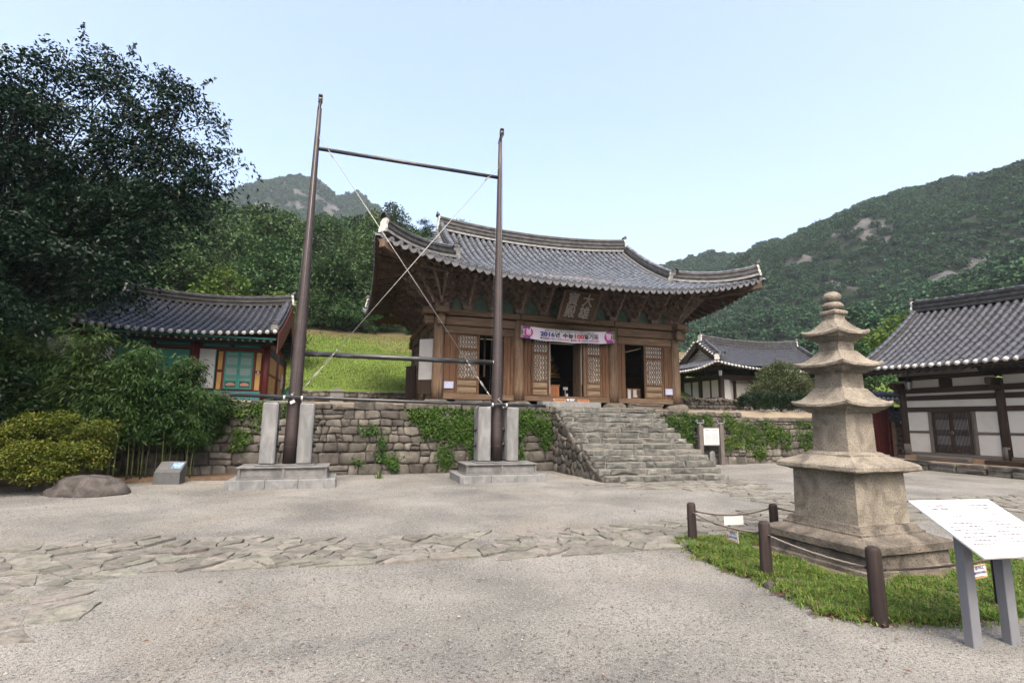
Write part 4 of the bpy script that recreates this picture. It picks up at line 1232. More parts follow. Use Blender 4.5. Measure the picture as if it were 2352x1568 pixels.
    def white_mesh():
        mb = MB(); n = 8
        vs = []
        for y, q in ((.9, .98), (.3, 1.02), (-.25, .92), (-.55, .5)):
            for j in range(n): a = 2*math.pi*j/n; vs.append((math.cos(a)*q, y, math.sin(a)*q))
        mb.add(vs, [(i*n+j, i*n+(j+1) % n, (i+1)*n+(j+1) % n, (i+1)*n+j) for i in range(3) for j in range(n)]+[[3*n+j for j in range(n)]], True)
        return mb.mesh('eave_plug', 'lime_white')
    o = org(rf)
    em = disc_mesh() if ends == 'disc' else white_mesh(); dm = drop_mesh() if ends == 'disc' else None
    for rows in [near]+[siderows[s] for s in siderows]:
        for i, row in enumerate(rows):
            a, b = row[0], row[1]; d = b-a; d.normalize()
            x = d.cross(Vector((0, 0, 1))).normalized(); z = x.cross(d)
            rr = r*random.uniform(.97, 1.05)
            M = Matrix((x*rr, d*rr, z*rr)).transposed().to_4x4(); M.translation = a-o+z*r*.08
            link('eave_disc' if ends == 'disc' else 'eave_plug', em, rf, M)
            if dm and i+1 < len(rows):
                q = a.lerp(rows[i+1][0], .5); dd = Vector((d.x, d.y, d.z*.4)).normalized(); z2 = x.cross(dd)
                M = Matrix((x*sp*.33, dd*sp*.3, z2*r*1.02)).transposed().to_4x4(); M.translation = q-o+Vector((0, 0, -.015))-d*.01
                link('eave_pendant', dm, rf, M)
    # ridges
    n = 16
    Lm = Lr
    ridge_line(rf, [P(-Lm+2*Lm*i/n, 0, zridge(-Lm+2*Lm*i/n)-.04) for i in range(n+1)], ridge_h, ridge_w, r*1.15, light=light, layers=7 if light else 5)
    for sx in (-1, 1):
        for sy in (-1, 1):
            if typ == 'hip':
                x0 = Lr-.1
                pth = [P(sx*(x0+(G-x0)*i/8), sy*(.25+(yg-.25)*i/8), zf(x0+(G-x0)*i/8, .25+(yg-.25)*i/8)) for i in range(9)]
                ridge_line(rf, pth, hip_h*.95, ridge_w*.85, r*1.1, light=light, ends=(False, True), layers=4, name='gable_ridge')
                pts = []
                for i in range(13):
                    k = i/12; x = G+.05+(A*.985-G-.05)*k; pts.append(P(sx*x, sy*hipy(x), zf(x, hipy(x))+.02+.10*k**3))
                ridge_line(rf, pts, hip_h, ridge_w*.85, r*1.1, light=light, ends=(False, True), layers=5, name='hip_ridge')
            else:
                x0 = A-r*2.2
                pth = [P(sx*x0, sy*(.2+(B*.9-.2)*i/10), zf(x0, .2+(B*.9-.2)*i/10)+.03) for i in range(11)]
                ridge_line(rf, pth, .13, ridge_w*.75, r*1.25, light=False, ends=(False, True), layers=2, name='gable_ridge')
    return dict(root=rf, zf=zf, zs=zs if typ == 'hip' else None, Bx=Bx, hipy=hipy if typ == 'hip' else None, P=P, A=A, B=B)
# ---------------------------------------------------------------- main hall
HX, HY = 8.03, 21.8                       # centre of the hall
YF, XL, XR = 18.5, 3.07, 13.0             # column lines
COLX = [3.07, 6.12, 10.10, 13.0]
hall = thing('temple_hall', 'large unpainted timber temple hall with sweeping grey tiled roof on the terrace', 'temple hall', (HX, HY, 2.12))
YB = 25.1
def hall_roof():
    T = lambda v: Vector((HX+v.x, HY+v.y, v.z))
    return roof(hall, T, 'hip', 7.34, 5.72, 6.36, 9.55, 4.62, sag=.30, G=4.55, yg=3.85, lift=.88, lp=2.8, flare=.22, sp=.272, r=.086, seg=.30, n_obj=270, mat='tile_hall',
                ends='disc', ridge_h=.60, ridge_w=.34, light=True, conc=.62, hip_h=.42)
HR = hall_roof()
def hall_frame():
    # columns
    for x in COLX:
        mb = MB(); k = random.uniform(-.015, .015)
        pts = [(x+k*math.sin(i), YF, 2.28+i*(5.34-2.28)/6) for i in range(7)]
        mb.tube(pts, [.215, .212, .208, .204, .2, .196, .19], 14, smooth=True); mb.build('column', 'wood_z', hall)
    for y in (20.7, 22.9, 25.1):
        for x in (XL, XR):
            mb = MB(); mb.tube([(x, y, 2.25), (x, y, 5.3)], [.21, .19], 12); mb.build('column', 'wood_z', hall)
    # base stones under the columns
    for i, x in enumerate(COLX):
        mb = MB(); M = Matrix.Translation((x, YF-.02, 2.12))
        poly = [(math.cos(a)*(.48+.12*random.random()), math.sin(a)*(.40+.08*random.random())) for a in [j*6.283/9 for j in range(9)]]
        stone(mb, poly, M, .2, .17, .012, 1, .60, 40+i); mb.build('base_stone', 'cap_stone', hall)
    for y in (20.7, 22.9, 25.1):
        mb = MB(); M = Matrix.Translation((XL, y, 2.12)); stone(mb, [(math.cos(a)*.45, math.sin(a)*.4) for a in [j*6.283/8 for j in range(8)]], M, .2, .15, .012, 1, .6, 50+int(y)); mb.build('base_stone', 'cap_stone', hall)
    # low stones filling the foot of the front wall
    x = 3.7
    while x < 12.5:
        w = random.uniform(.5, 1.1)
        if not any(abs(x+w/2-c) < .5+w/2 for c in COLX):
            mb = MB(); rough_box(mb, x, x+w, YF-.18, YF+.12, 2.08, 2.30, .02, .03); mb.build('base_stone', 'cap_stone', hall)
        x += w+.03
    # beams: changbang, pyeongbang with beam ends through the corner
    bays = list(zip(COLX[:-1], COLX[1:]))
    for a, b in bays:
        mb = MB(); rough_box(mb, a+.17, b-.17, YF-.14, YF+.14, 5.01, 5.335, .008, .03); mb.build('tie_beam', 'wood_x', hall)
        mb = MB(); rough_box(mb, a+.2, b-.2, YF-.10, YF+.10, 4.70, 4.985, .008, .025); mb.build('lintel', 'wood_x', hall)
        mb = MB(); rough_box(mb, a+.2, b-.2, YF-.13, YF+.13, 2.30, 2.52, .010, .025); mb.build('sill', 'wood_x', hall)
    cuts = [XL-.62, 6.12, 10.10, XR+.62]
    for a, b in zip(cuts[:-1], cuts[1:]):
        mb = MB(); rough_box(mb, a+.006, b-.006, YF-.24, YF+.24, 5.36, 5.585, .006, .025); mb.build('plate_beam', 'wood_x', hall)
    for x, s in ((XL, -1), (XR, 1)):
        mb = MB(); rough_box(mb, x+s*.17, x+s*.56, YF-.13, YF+.13, 4.99, 5.32, .01, .05); mb.build('beam_end', 'wood_x', hall)
        mb = MB()                                    # rounded end of the side beam facing the court
        prof = [(-.12, 0), (.12, 0), (.15, .15), (.12, .33), (0, .40), (-.12, .33), (-.15, .15)]
        F = Matrix(((1, 0, 0, x), (0, 0, -1, YF), (0, 1, 0, 4.98), (0, 0, 0, 1)))
        mb.prism(prof, F, .15, .42); mb.build('beam_end', 'wood_y', hall)
        mb = MB(); rough_box(mb, x-.24, x+.24, YF-.62, YF-.243, 5.365, 5.59, .006, .02); mb.build('beam_end', 'wood_y', hall)
    # side beams (left and right) and rear
    for x in (XL, XR):
        for a, b in ((18.5, 20.7), (20.7, 22.9), (22.9, 25.1)):
            for z0, z1, w, n in ((5.01, 5.33, .13, 'tie_beam'), (4.66, 4.95, .10, 'lintel'), (2.30, 2.52, .12, 'sill')):
                mb = MB(); rough_box(mb, x-w, x+w, a+.2, b-.2, z0, z1, .008, .02); mb.build(n, 'wood_y', hall)
        mb = MB(); rough_box(mb, x-.235, x+.235, YF+.25, YB+.6, 5.362, 5.582, .006, .02); mb.build('plate_beam', 'wood_y', hall)
        mb = MB(); rough_box(mb, x-.26, x+.26, YB+.22, YB+.62, 4.98, 5.34, .02, .04); mb.build('beam_end', 'wood_y', hall)
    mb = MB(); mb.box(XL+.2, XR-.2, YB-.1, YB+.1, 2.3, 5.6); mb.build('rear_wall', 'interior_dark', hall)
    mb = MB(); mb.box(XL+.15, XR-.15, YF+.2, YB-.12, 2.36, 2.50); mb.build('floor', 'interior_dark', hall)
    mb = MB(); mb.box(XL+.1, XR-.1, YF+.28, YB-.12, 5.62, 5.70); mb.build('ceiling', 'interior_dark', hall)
    mb = MB(); mb.box(XR-.09, XR+.05, YF+.2, YB-.2, 2.52, 4.66); mb.build('side_wall', 'wood_y', hall)
    # wall above the plate, behind the brackets (painted green boards)
    for a, b, ax in ((XL-.1, XR+.1, 'x'),):
        mb = MB(); mb.box(a, b, YF+.10, YF+.2, 5.59, 6.9); mb.build('bracket_wall', 'green_paint', hall)
    for x in (XL, XR):
        mb = MB(); mb.box(x-.05+(.08 if x < 5 else -.08), x+.05+(.08 if x < 5 else -.08), YF+.22, YB, 5.59, 6.9); mb.build('bracket_wall', 'bracket_wood', hall)
hall_frame()
def planks(x0, x1, n, z0=2.525, z1=4.695, y=YF, mat='wood_red_z'):
    w = (x1-x0)/n
    for i in range(n):
        mb = MB(); rough_box(mb, x0+i*w+.004, x0+(i+1)*w-.004, y-.055+random.uniform(-.008, .008), y+.03, z0, z1, .003, .008)
        mb.build('plank', mat, hall)
for a, b, n in ((3.275, 3.70, 2), (5.52, 5.925, 3), (6.325, 6.62, 2), (9.62, 9.90, 2), (10.305, 10.65, 2), (12.45, 12.80, 2)): planks(a, b, n)
def flower_mesh():
    mb = MB(); n = 8
    ring = lambda r, y, k=0: [(math.cos(2*math.pi*j/n)*r*(1.0 if j % 2 == 0 else .9), y, math.sin(2*math.pi*j/n)*r*(1.0 if j % 2 == 0 else .9)) for j in range(n)]
    vs = ring(1, 0)+ring(.92, -.45)+ring(.5, -.55)+ring(.3, -.38)+[(0, -.62, 0)]
    fs = [(r*n+j, r*n+(j+1) % n, (r+1)*n+(j+1) % n, (r+1)*n+j) for r in range(3) for j in range(n)]+[(3*n+j, 3*n+(j+1) % n, 4*n) for j in range(n)]
    mb.add(vs, fs, False); return mb.mesh('flower', 'wood_pale_z')
FLOWER = flower_mesh()
def door_leaf(x0, x1, y, fl=(5, 9), open_flowers=False, upper_flowers=False):
    z0, z1 = 2.525, 4.69; w = x1-x0; st = .085
    mb = MB()
    for a, b, c, d in ((x0, x0+st, z0, z1), (x1-st, x1, z0, z1)): mb.box(a, b, y-.035, y+.02, c, d, .008)
    for c, d in ((z0, z0+.06), (2.785, 2.835), (3.03, 3.10), (4.105, 4.215), (4.64, z1)): mb.box(x0+st+.002, x1-st-.002, y-.033, y+.018, c, d, .008)
    o = mb.build('door_leaf', 'wood_red_z', hall)
    for c, d in ((2.587, 2.783), (2.837, 3.028)):
        mb = MB(); a, b = x0+st+.003, x1-st-.003
        mb.box(a, b, y-.006, y+.012, c, d); mb.box(a+.035, b-.035, y-.024, y-.0055, c+.03, d-.03, .012); mb.build('panel', 'wood_pale_x', o)
    xa, xb = x0+st, x1-st
    mb = MB(); mb.box(xa, xb, y+.006, y+.012, 3.10, 4.105); mb.box(xa, xb, y+.006, y+.012, 4.215, 4.64); mb.build('paper', 'paper_white', o)
    # lattice bars in three directions
    mb = MB()
    for c, d in ((3.10, 4.105), (4.215, 4.64)):
        p = .108
        def seg(ax, az, bx, bz):
            # clip to the window
            t0, t1 = 0, 1
            for q, e, lo, hi in ((ax, bx-ax, xa, xb), (az, bz-az, c, d)):
                if abs(e) < 1e-9:
                    if q < lo or q > hi: return
                    continue
                u, v = (lo-q)/e, (hi-q)/e
                if u > v: u, v = v, u
                t0, t1 = max(t0, u), min(t1, v)
            if t1-t0 > 1e-3:
                mb.bar((ax+(bx-ax)*t0, y-.008, az+(bz-az)*t0), (ax+(bx-ax)*t1, y-.008, az+(bz-az)*t1), .016, .022, (0, 1, 0))
        k = math.tan(R(60)); H = d-c
        i = xa-H
        while i < xb+H:
            seg(i, c, i+H/k, d); seg(i+H/k, c, i, d); i += p
        i = xa+p*.25
        while i < xb: seg(i, c, i, d); i += p*.5*2
    mb.build('lattice', 'wood_z', o)
    nx, nz_ = fl; dx = (xb-xa)/nx; dz = (4.105-3.10)/nz_
    for j in range(nz_):
        for i in range(nx):
            if open_flowers and (i+j) % 2: continue
            s = min(dx, dz)*.40*random.uniform(.92, 1.05)
            M = Matrix.Diagonal((s, .045, s, 1)); M.translation = Vector((xa+(i+.5)*dx, y-.012, 3.10+(j+.5)*dz))-org(o)
            link('flower', FLOWER, o, M @ Matrix.Rotation(random.uniform(-.3, .3), 4, 'Y'))
    if upper_flowers:
        for j in range(5):
            for i in range(7):
                s = .026; M = Matrix.Diagonal((s, .03, s, 1)); M.translation = Vector((xa+(i+.5)*(xb-xa)/7, y-.012, 4.215+(j+.5)*.085))-org(o)
                link('flower', FLOWER, o, M)
    return o
door_leaf(3.705, 4.59, YF-.01, (5, 9), upper_flowers=True)
door_leaf(6.63, 7.37, YF-.01, (4, 9))
door_leaf(8.89, 9.615, YF-.01, (4, 9))
door_leaf(11.52, 12.44, YF-.01, (5, 9), open_flowers=True)
# door leaf swung inwards: edge-on with its papered back
mb = MB(); mb.box(8.70, 8.745, YF+.02, YF+.75, 2.53, 4.68, .008); mb.build('door_leaf', 'wood_z', hall)
mb = MB(); mb.box(8.747, 8.757, YF+.02, YF+.75, 3.0, 4.6); mb.build('paper', 'paper_white', hall)
mb = MB(); mb.box(8.80, 8.885, YF-.06, YF+.05, 2.525, 4.695, .01); mb.build('door_post', 'wood_z', hall)
mb = MB(); mb.box(7.385, 7.405, YF-.02, YF+.7, 2.6, 4.6); mb.build('paper', 'paper_white', hall)
# left side wall: posts, rails and plastered panels, with two leaves leaning open
def side_wall():
    x = XL
    for y, z0, z1, w in ((19.55, 2.52, 4.66, .07), (20.2, 2.52, 4.66, .05), (21.35, 2.52, 4.66, .07), (22.25, 2.52, 4.66, .06), (23.6, 2.52, 4.66, .07), (24.4, 2.52, 4.66, .06)):
        mb = MB(); mb.box(x-.07, x+.07, y-w, y+w, z0, z1, .01); mb.build('wall_post', 'wood_z', hall)
    for a, b in ((18.72, 20.48), (20.92, 22.68), (23.12, 24.88)):
        mb = MB(); mb.box(x-.055, x+.055, a, b, 3.42, 3.58, .01); mb.build('wall_rail', 'wood_y', hall)
        mb = MB(); mb.box(x-.03, x+.03, a, b, 2.53, 4.65); mb.build('wall_panel', 'gable_cream', hall)
    mb = MB(); mb.box(XL-.03, XL+.03, 18.72, 25, 4.96, 5.0); mb.build('wall_panel', 'wood_y', hall)
    # open leaf with white backing by the corner column, leaf at the rear
    for (ax, ay), (bx, by), zt, white in (((2.99, 18.86), (2.50, 19.28), 4.55, True), ((2.99, 24.2), (2.62, 24.72), 4.05, False)):
        mb = MB(); mb.bar((ax, ay, (2.5+zt)/2), (bx, by, (2.5+zt)/2), .045, zt-2.5, (0, 0, 1), .006)
        o = mb.build('side_door', 'wood_dark_z', hall)
        d = Vector((bx-ax, by-ay, 0)).normalized(); nrm = Vector((d.y, -d.x, 0))
        off = nrm*(.028 if nrm.y < 0 else -.028)
        mb = MB(); a = Vector((ax, ay, 0))+off+d*.02; b = Vector((bx, by, 0))+off-d*.01
        if white: mb.bar(a+Vector((0, 0, 3.78)), b+Vector((0, 0, 3.78)), .006, 1.5); mb.build('paper', 'paper_white', o)
        for z in ((2.64, 2.86, 3.0) if white else ()):
            pass
side_wall()

# brackets
def bracket_meshes():
    # tongue: long curved arm that ends in an upswept tip (profile in y-z), y forward = negative
    def tongue(reach):
        pr = [(.25, 0), (-reach+.22, 0), (-reach+.02, -.05), (-reach-.10, -.02), (-reach-.20, .10), (-reach-.25, .23), (-reach-.12, .17), (-reach+.02, .15), (.25, .16)]
        mb = MB(); F = Matrix(((0, 0, 1, 0), (1, 0, 0, 0), (0, 1, 0, 0), (0, 0, 0, 1)))
        mb.prism(pr, F, -.036, .036); return mb.mesh('bracket_tongue', 'bracket_wood')
    def arm(L):
        h = .15; pr = [(-L, .07), (-L+.02, h), (L-.02, h), (L, .07), (L-.08, .02), (L-.2, 0), (-L+.2, 0), (-L+.08, .02)]
        mb = MB(); F = Matrix(((1, 0, 0, 0), (0, 0, 1, 0), (0, 1, 0, 0), (0, 0, 0, 1)))
        mb.prism(pr, F, -.045, .045)
        for x in (-L+.07, 0, L-.07):
            vs = []
            for z, q in ((h, .05), (h+.045, .078), (h+.095, .078)):
                vs += [(x-q, -q, z), (x+q, -q, z), (x+q, q, z), (x-q, q, z)]
            mb.add(vs, [(i*4+j, i*4+(j+1) % 4, (i+1)*4+(j+1) % 4, (i+1)*4+j) for i in range(2) for j in range(4)]+[(8, 9, 10, 11)], False)
        return mb.mesh('bracket_arm', 'bracket_wood')
    def block():
        mb = MB(); vs = []
        for z, q in ((0, .13), (.10, .19), (.22, .19)):
            vs += [(-q, -q, z), (q, -q, z), (q, q, z), (-q, q, z)]
        mb.add(vs, [(i*4+j, i*4+(j+1) % 4, (i+1)*4+(j+1) % 4, (i+1)*4+j) for i in range(2) for j in range(4)]+[(8, 9, 10, 11)], False)
        mb.box(-.055, .055, -.1, .1, .2, 1.25)
        return mb.mesh('bracket_set', 'bracket_wood')
    return [tongue(.34+.27*k) for k in range(4)], [arm(.27), arm(.43)], block()
TONG, ARM, BLOCK = bracket_meshes()
def bracket(x, y, rz, s=1.0):
    Rz = Matrix.Rotation(rz, 4, 'Z'); M = Rz.copy(); M.translation = Vector((x, y, 5.588))-org(hall)
    b = link('bracket_set', BLOCK, hall, M)
    for k in range(4):
        z = .20+.245*k
        link('bracket_tongue', TONG[k], b, Matrix.Translation((0, 0, z)))
        for j in range(k+1):
            link('bracket_arm', ARM[1 if j < k else 0], b, Matrix.Translation((0, -.27*j, z+.002+.003*j)))
    for j in (3, 4):
        link('bracket_arm', ARM[1 if j == 3 else 0], b, Matrix.Translation((0, -.27*j+.02, .20+.245*4-.06)))
for j in range(3):                                   # continuous beams over the bracket arms
    zz = 5.588+.20+.245*(j+2)
    mb = MB(); rough_box(mb, XL-.25-.27*j, XR+.25+.27*j, YF-.27*j-.045, YF-.27*j+.045, zz+.01, zz+.155, .003, .012); mb.build('bracket_beam', 'bracket_wood', hall)
    for x, s in ((XL, -1), (XR, 1)):
        mb = MB(); rough_box(mb, x+s*.27*j-.045, x+s*.27*j+.045, YF-.25-.27*j, YB+.5, zz+.012, zz+.157, .003, .012); mb.build('bracket_beam', 'bracket_wood', hall)
BX = [3.07, 4.09, 5.10, 6.12, 7.12, 8.11, 9.10, 10.10, 11.07, 12.03, 13.0]
for x in BX: bracket(x, YF, 0)
for y in (19.55, 20.62, 21.7, 22.77, 23.85, 24.92): bracket(XL, y, -math.pi/2)
for y in (19.55, 20.62, 21.7): bracket(XR, y, math.pi/2)
for x, a in ((XL, -math.pi/2), (XR, math.pi/2)):
    bracket(x, YF+.001, a)
    bracket(x+(.04 if x < 5 else -.04), YF+.04, a/2)
    bracket(x+(.22 if x < 5 else -.22), YF-.02, a/3.2); bracket(x, YF+.22, a*.72)

def eaves():
    """purlins, round rafters, square flying rafters and soffit boards"""
    P = HR['P']; A = HR['A']
    for a, b, m in (((XL-1.5, YF-1.12, 6.84), (XR+1.5, YF-1.12, 6.84), 'wood_x'), ((XL-1.12, YF-1.5, 6.84), (XL-1.12, YB+1.5, 6.84), 'wood_y'), ((XR+1.12, YF-1.5, 6.84), (XR+1.12, YB+1.5, 6.84), 'wood_y')):
        mb = MB(); mb.tube([a, b], .11, 10); mb.build('purlin', 'bracket_wood', hall)
    def front_pt(x, inset, dz):
        y = HR['Bx'](x)-inset; return Vector((HX+x, HY-y, HR['zf'](x, y)+dz))
    sof = MB(); sofl = MB(); sofr = MB()
    def fan(local_wall, eave_len, getp, n, tag_):
        pass
    halfw = (XR-XL)/2
    # --- front
    n = 50; prev = None
    eo, fo = 1.05, .12
    for i in range(n+1):
        x = -A*.985+2*A*.985*i/n
        e1 = front_pt(x, .14, -.15)                      # flying rafter outer end
        tx = max(-halfw-.0, min(halfw+.0, x)); over = abs(x)-halfw
        if over > 0:      # corner fan: aim at the corner column
            wx = math.copysign(halfw-.25*over, x); wy = 18.5+.25*over
        else: wx, wy = x, YF+.15
        wpt = Vector((HX+wx, wy, 7.18+.0*over))
        d = (e1-wpt); L = d.length; mid = wpt+d*((L-.95)/L)+Vector((0, 0, -.03))
        sag_ = Vector((0, 0, -.10*min(1, L/3)))
        mid2 = mid+sag_
        mb = MB(); mb.bar(e1, mid+d*(-.25/L)+Vector((0, 0, .02)), .095, .115, (0, 0, 1), .008); mb.build('flying_rafter', 'wood_eave', hall)
        mb = MB(); mb.tube([wpt, wpt.lerp(mid2, .5)+sag_*.3, mid2], [.07, .07, .066], 8); rf = mb.build('rafter', 'wood_eave', hall)
        mb = MB(); q = mid2; dd = d.normalized(); mb.tube([q, q+dd*.006], .013, 6); mb.build('rafter_dot', 'rafter_dot', rf)
        row = [front_pt(x, .04, -.075), e1+Vector((0, 0, .085)), mid+Vector((0, 0, .085)), mid2+Vector((0, 0, .085)), wpt+Vector((0, 0, .10))]
        if prev:
            sof.add(prev+row, [(j, j+1, 6+j, 5+j) for j in range(4)], False)
        prev = row
    # eave board along the edge
    mb = MB(); mb.sweep([front_pt(-A*.99+2*A*.99*i/40, .075, -.115) for i in range(41)], RSEC(.05, .10, 0)); mb.build('eave_board', 'wood_eave', hall)
    sof.build('soffit', 'soffit_red', hall)
    # --- sides
    for s in (-1, 1):
        Bs = HR['Bx'](A); prev = None; n = 40 if s < 0 else 26; sf = MB()
        hh = (YB-YF)/2
        def side_pt(y, inset, dz):
            x = A+.13*(abs(y)/Bs)**3-inset
            return Vector((HX+s*x, HY+y, HR['zs'](min(x, A), y)+dz))
        for i in range(n+1):
            y = -Bs*.985+2*Bs*.985*i/n
            if s > 0 and y > 1.5: continue
            e1 = side_pt(y, .14, -.15); over = abs(y)-hh
            wx = (XL+.15) if s < 0 else (XR-.15)
            if over > 0: wy = math.copysign(hh-.25*over, y); wx += (.25*over)*(1 if s < 0 else -1)
            else: wy = y
            wpt = Vector((wx, HY+wy, 7.18)); d = e1-wpt; L = d.length
            mid = wpt+d*((L-.95)/L)+Vector((0, 0, -.03)); sag_ = Vector((0, 0, -.10*min(1, L/3))); mid2 = mid+sag_
            mb = MB(); mb.bar(e1, mid+d*(-.25/L)+Vector((0, 0, .02)), .095, .115, (0, 0, 1), .008); mb.build('flying_rafter', 'wood_eave', hall)
            mb = MB(); mb.tube([wpt, wpt.lerp(mid2, .5)+sag_*.3, mid2], [.07, .07, .066], 8); mb.build('rafter', 'wood_eave', hall)
            row = [side_pt(y, .04, -.075), e1+Vector((0, 0, .085)), mid+Vector((0, 0, .085)), mid2+Vector((0, 0, .085)), wpt+Vector((0, 0, .10))]
            if prev: sf.add(prev+row, [(j, j+1, 6+j, 5+j) for j in range(4)], False)
            prev = row
        sf.build('soffit', 'soffit_red', hall)
        mb = MB(); mb.sweep([side_pt(-Bs*.985+2*Bs*.985*i/30, .075, -.115) for i in range(31)], RSEC(.05, .10, 0)); mb.build('eave_board', 'wood_eave', hall)
    # rear soffit closes the loft
    mb = MB(); mb.add([(HX-A+.2, HY+HR['B']-.1, 6.5), (HX+A-.2, HY+HR['B']-.1, 6.5), (XR, YB, 7.1), (XL, YB, 7.1)], [(0, 1, 2, 3)]); mb.build('soffit', 'soffit_red', hall)
    # hip rafters to the corners
    for s in (-1, 1):
        x = A*.985; tip = front_pt(s*x, .02, -.14); a = Vector((XL if s < 0 else XR, YF, 6.95))
        mb = MB(); pts = [a.lerp(tip, t)+Vector((0, 0, -.30*math.sin(math.pi*t*.8)*(1-t*.4))) for t in (0, .25, .5, .75, 1)]
        for p, q in zip(pts[:-1], pts[1:]): mb.bar(p, q+(q-p)*.03, .2, .27)
        mb.build('hip_rafter', 'wood_eave', hall)
    # gable ends
    for s in (-1, 1):
        F = Matrix(((0, 0, s, HX), (1, 0, 0, HY), (0, 1, 0, 0), (0, 0, 0, 1)))
        zb = HR['zf'](4.4, 3.6)-.1
        mb = MB(); mb.prism([(-3.6, zb), (3.6, zb), (1.6, HR['zf'](4.4, 1.6)-.1), (0, 9.5), (-1.6, HR['zf'](4.4, 1.6)-.1)], F, 4.10, 4.18); mb.build('gable', 'wood_z', hall)
        for sy in (-1, 1):
            mb = MB(); pth = [HR['P'](s*4.66, sy*y, HR['zf'](4.6, y)-.06) for y in [.1+3.7*i/10 for i in range(11)]]
            mb.sweep(pth, RSEC(.05, .22, -.22)); mb.build('bargeboard', 'wood_eave', hall)
            for i in range(14):                          # short tiles laid across the verge
                y = .45+3.3*i/13; z = HR['zf'](4.6, y)
                mb = MB(); mb.tube([HR['P'](s*4.5, sy*y, z+.10), HR['P'](s*4.92, sy*y, z+.02)], .075, 8); mb.build('verge_tile', 'tile_hall', HR['root'])
eaves()
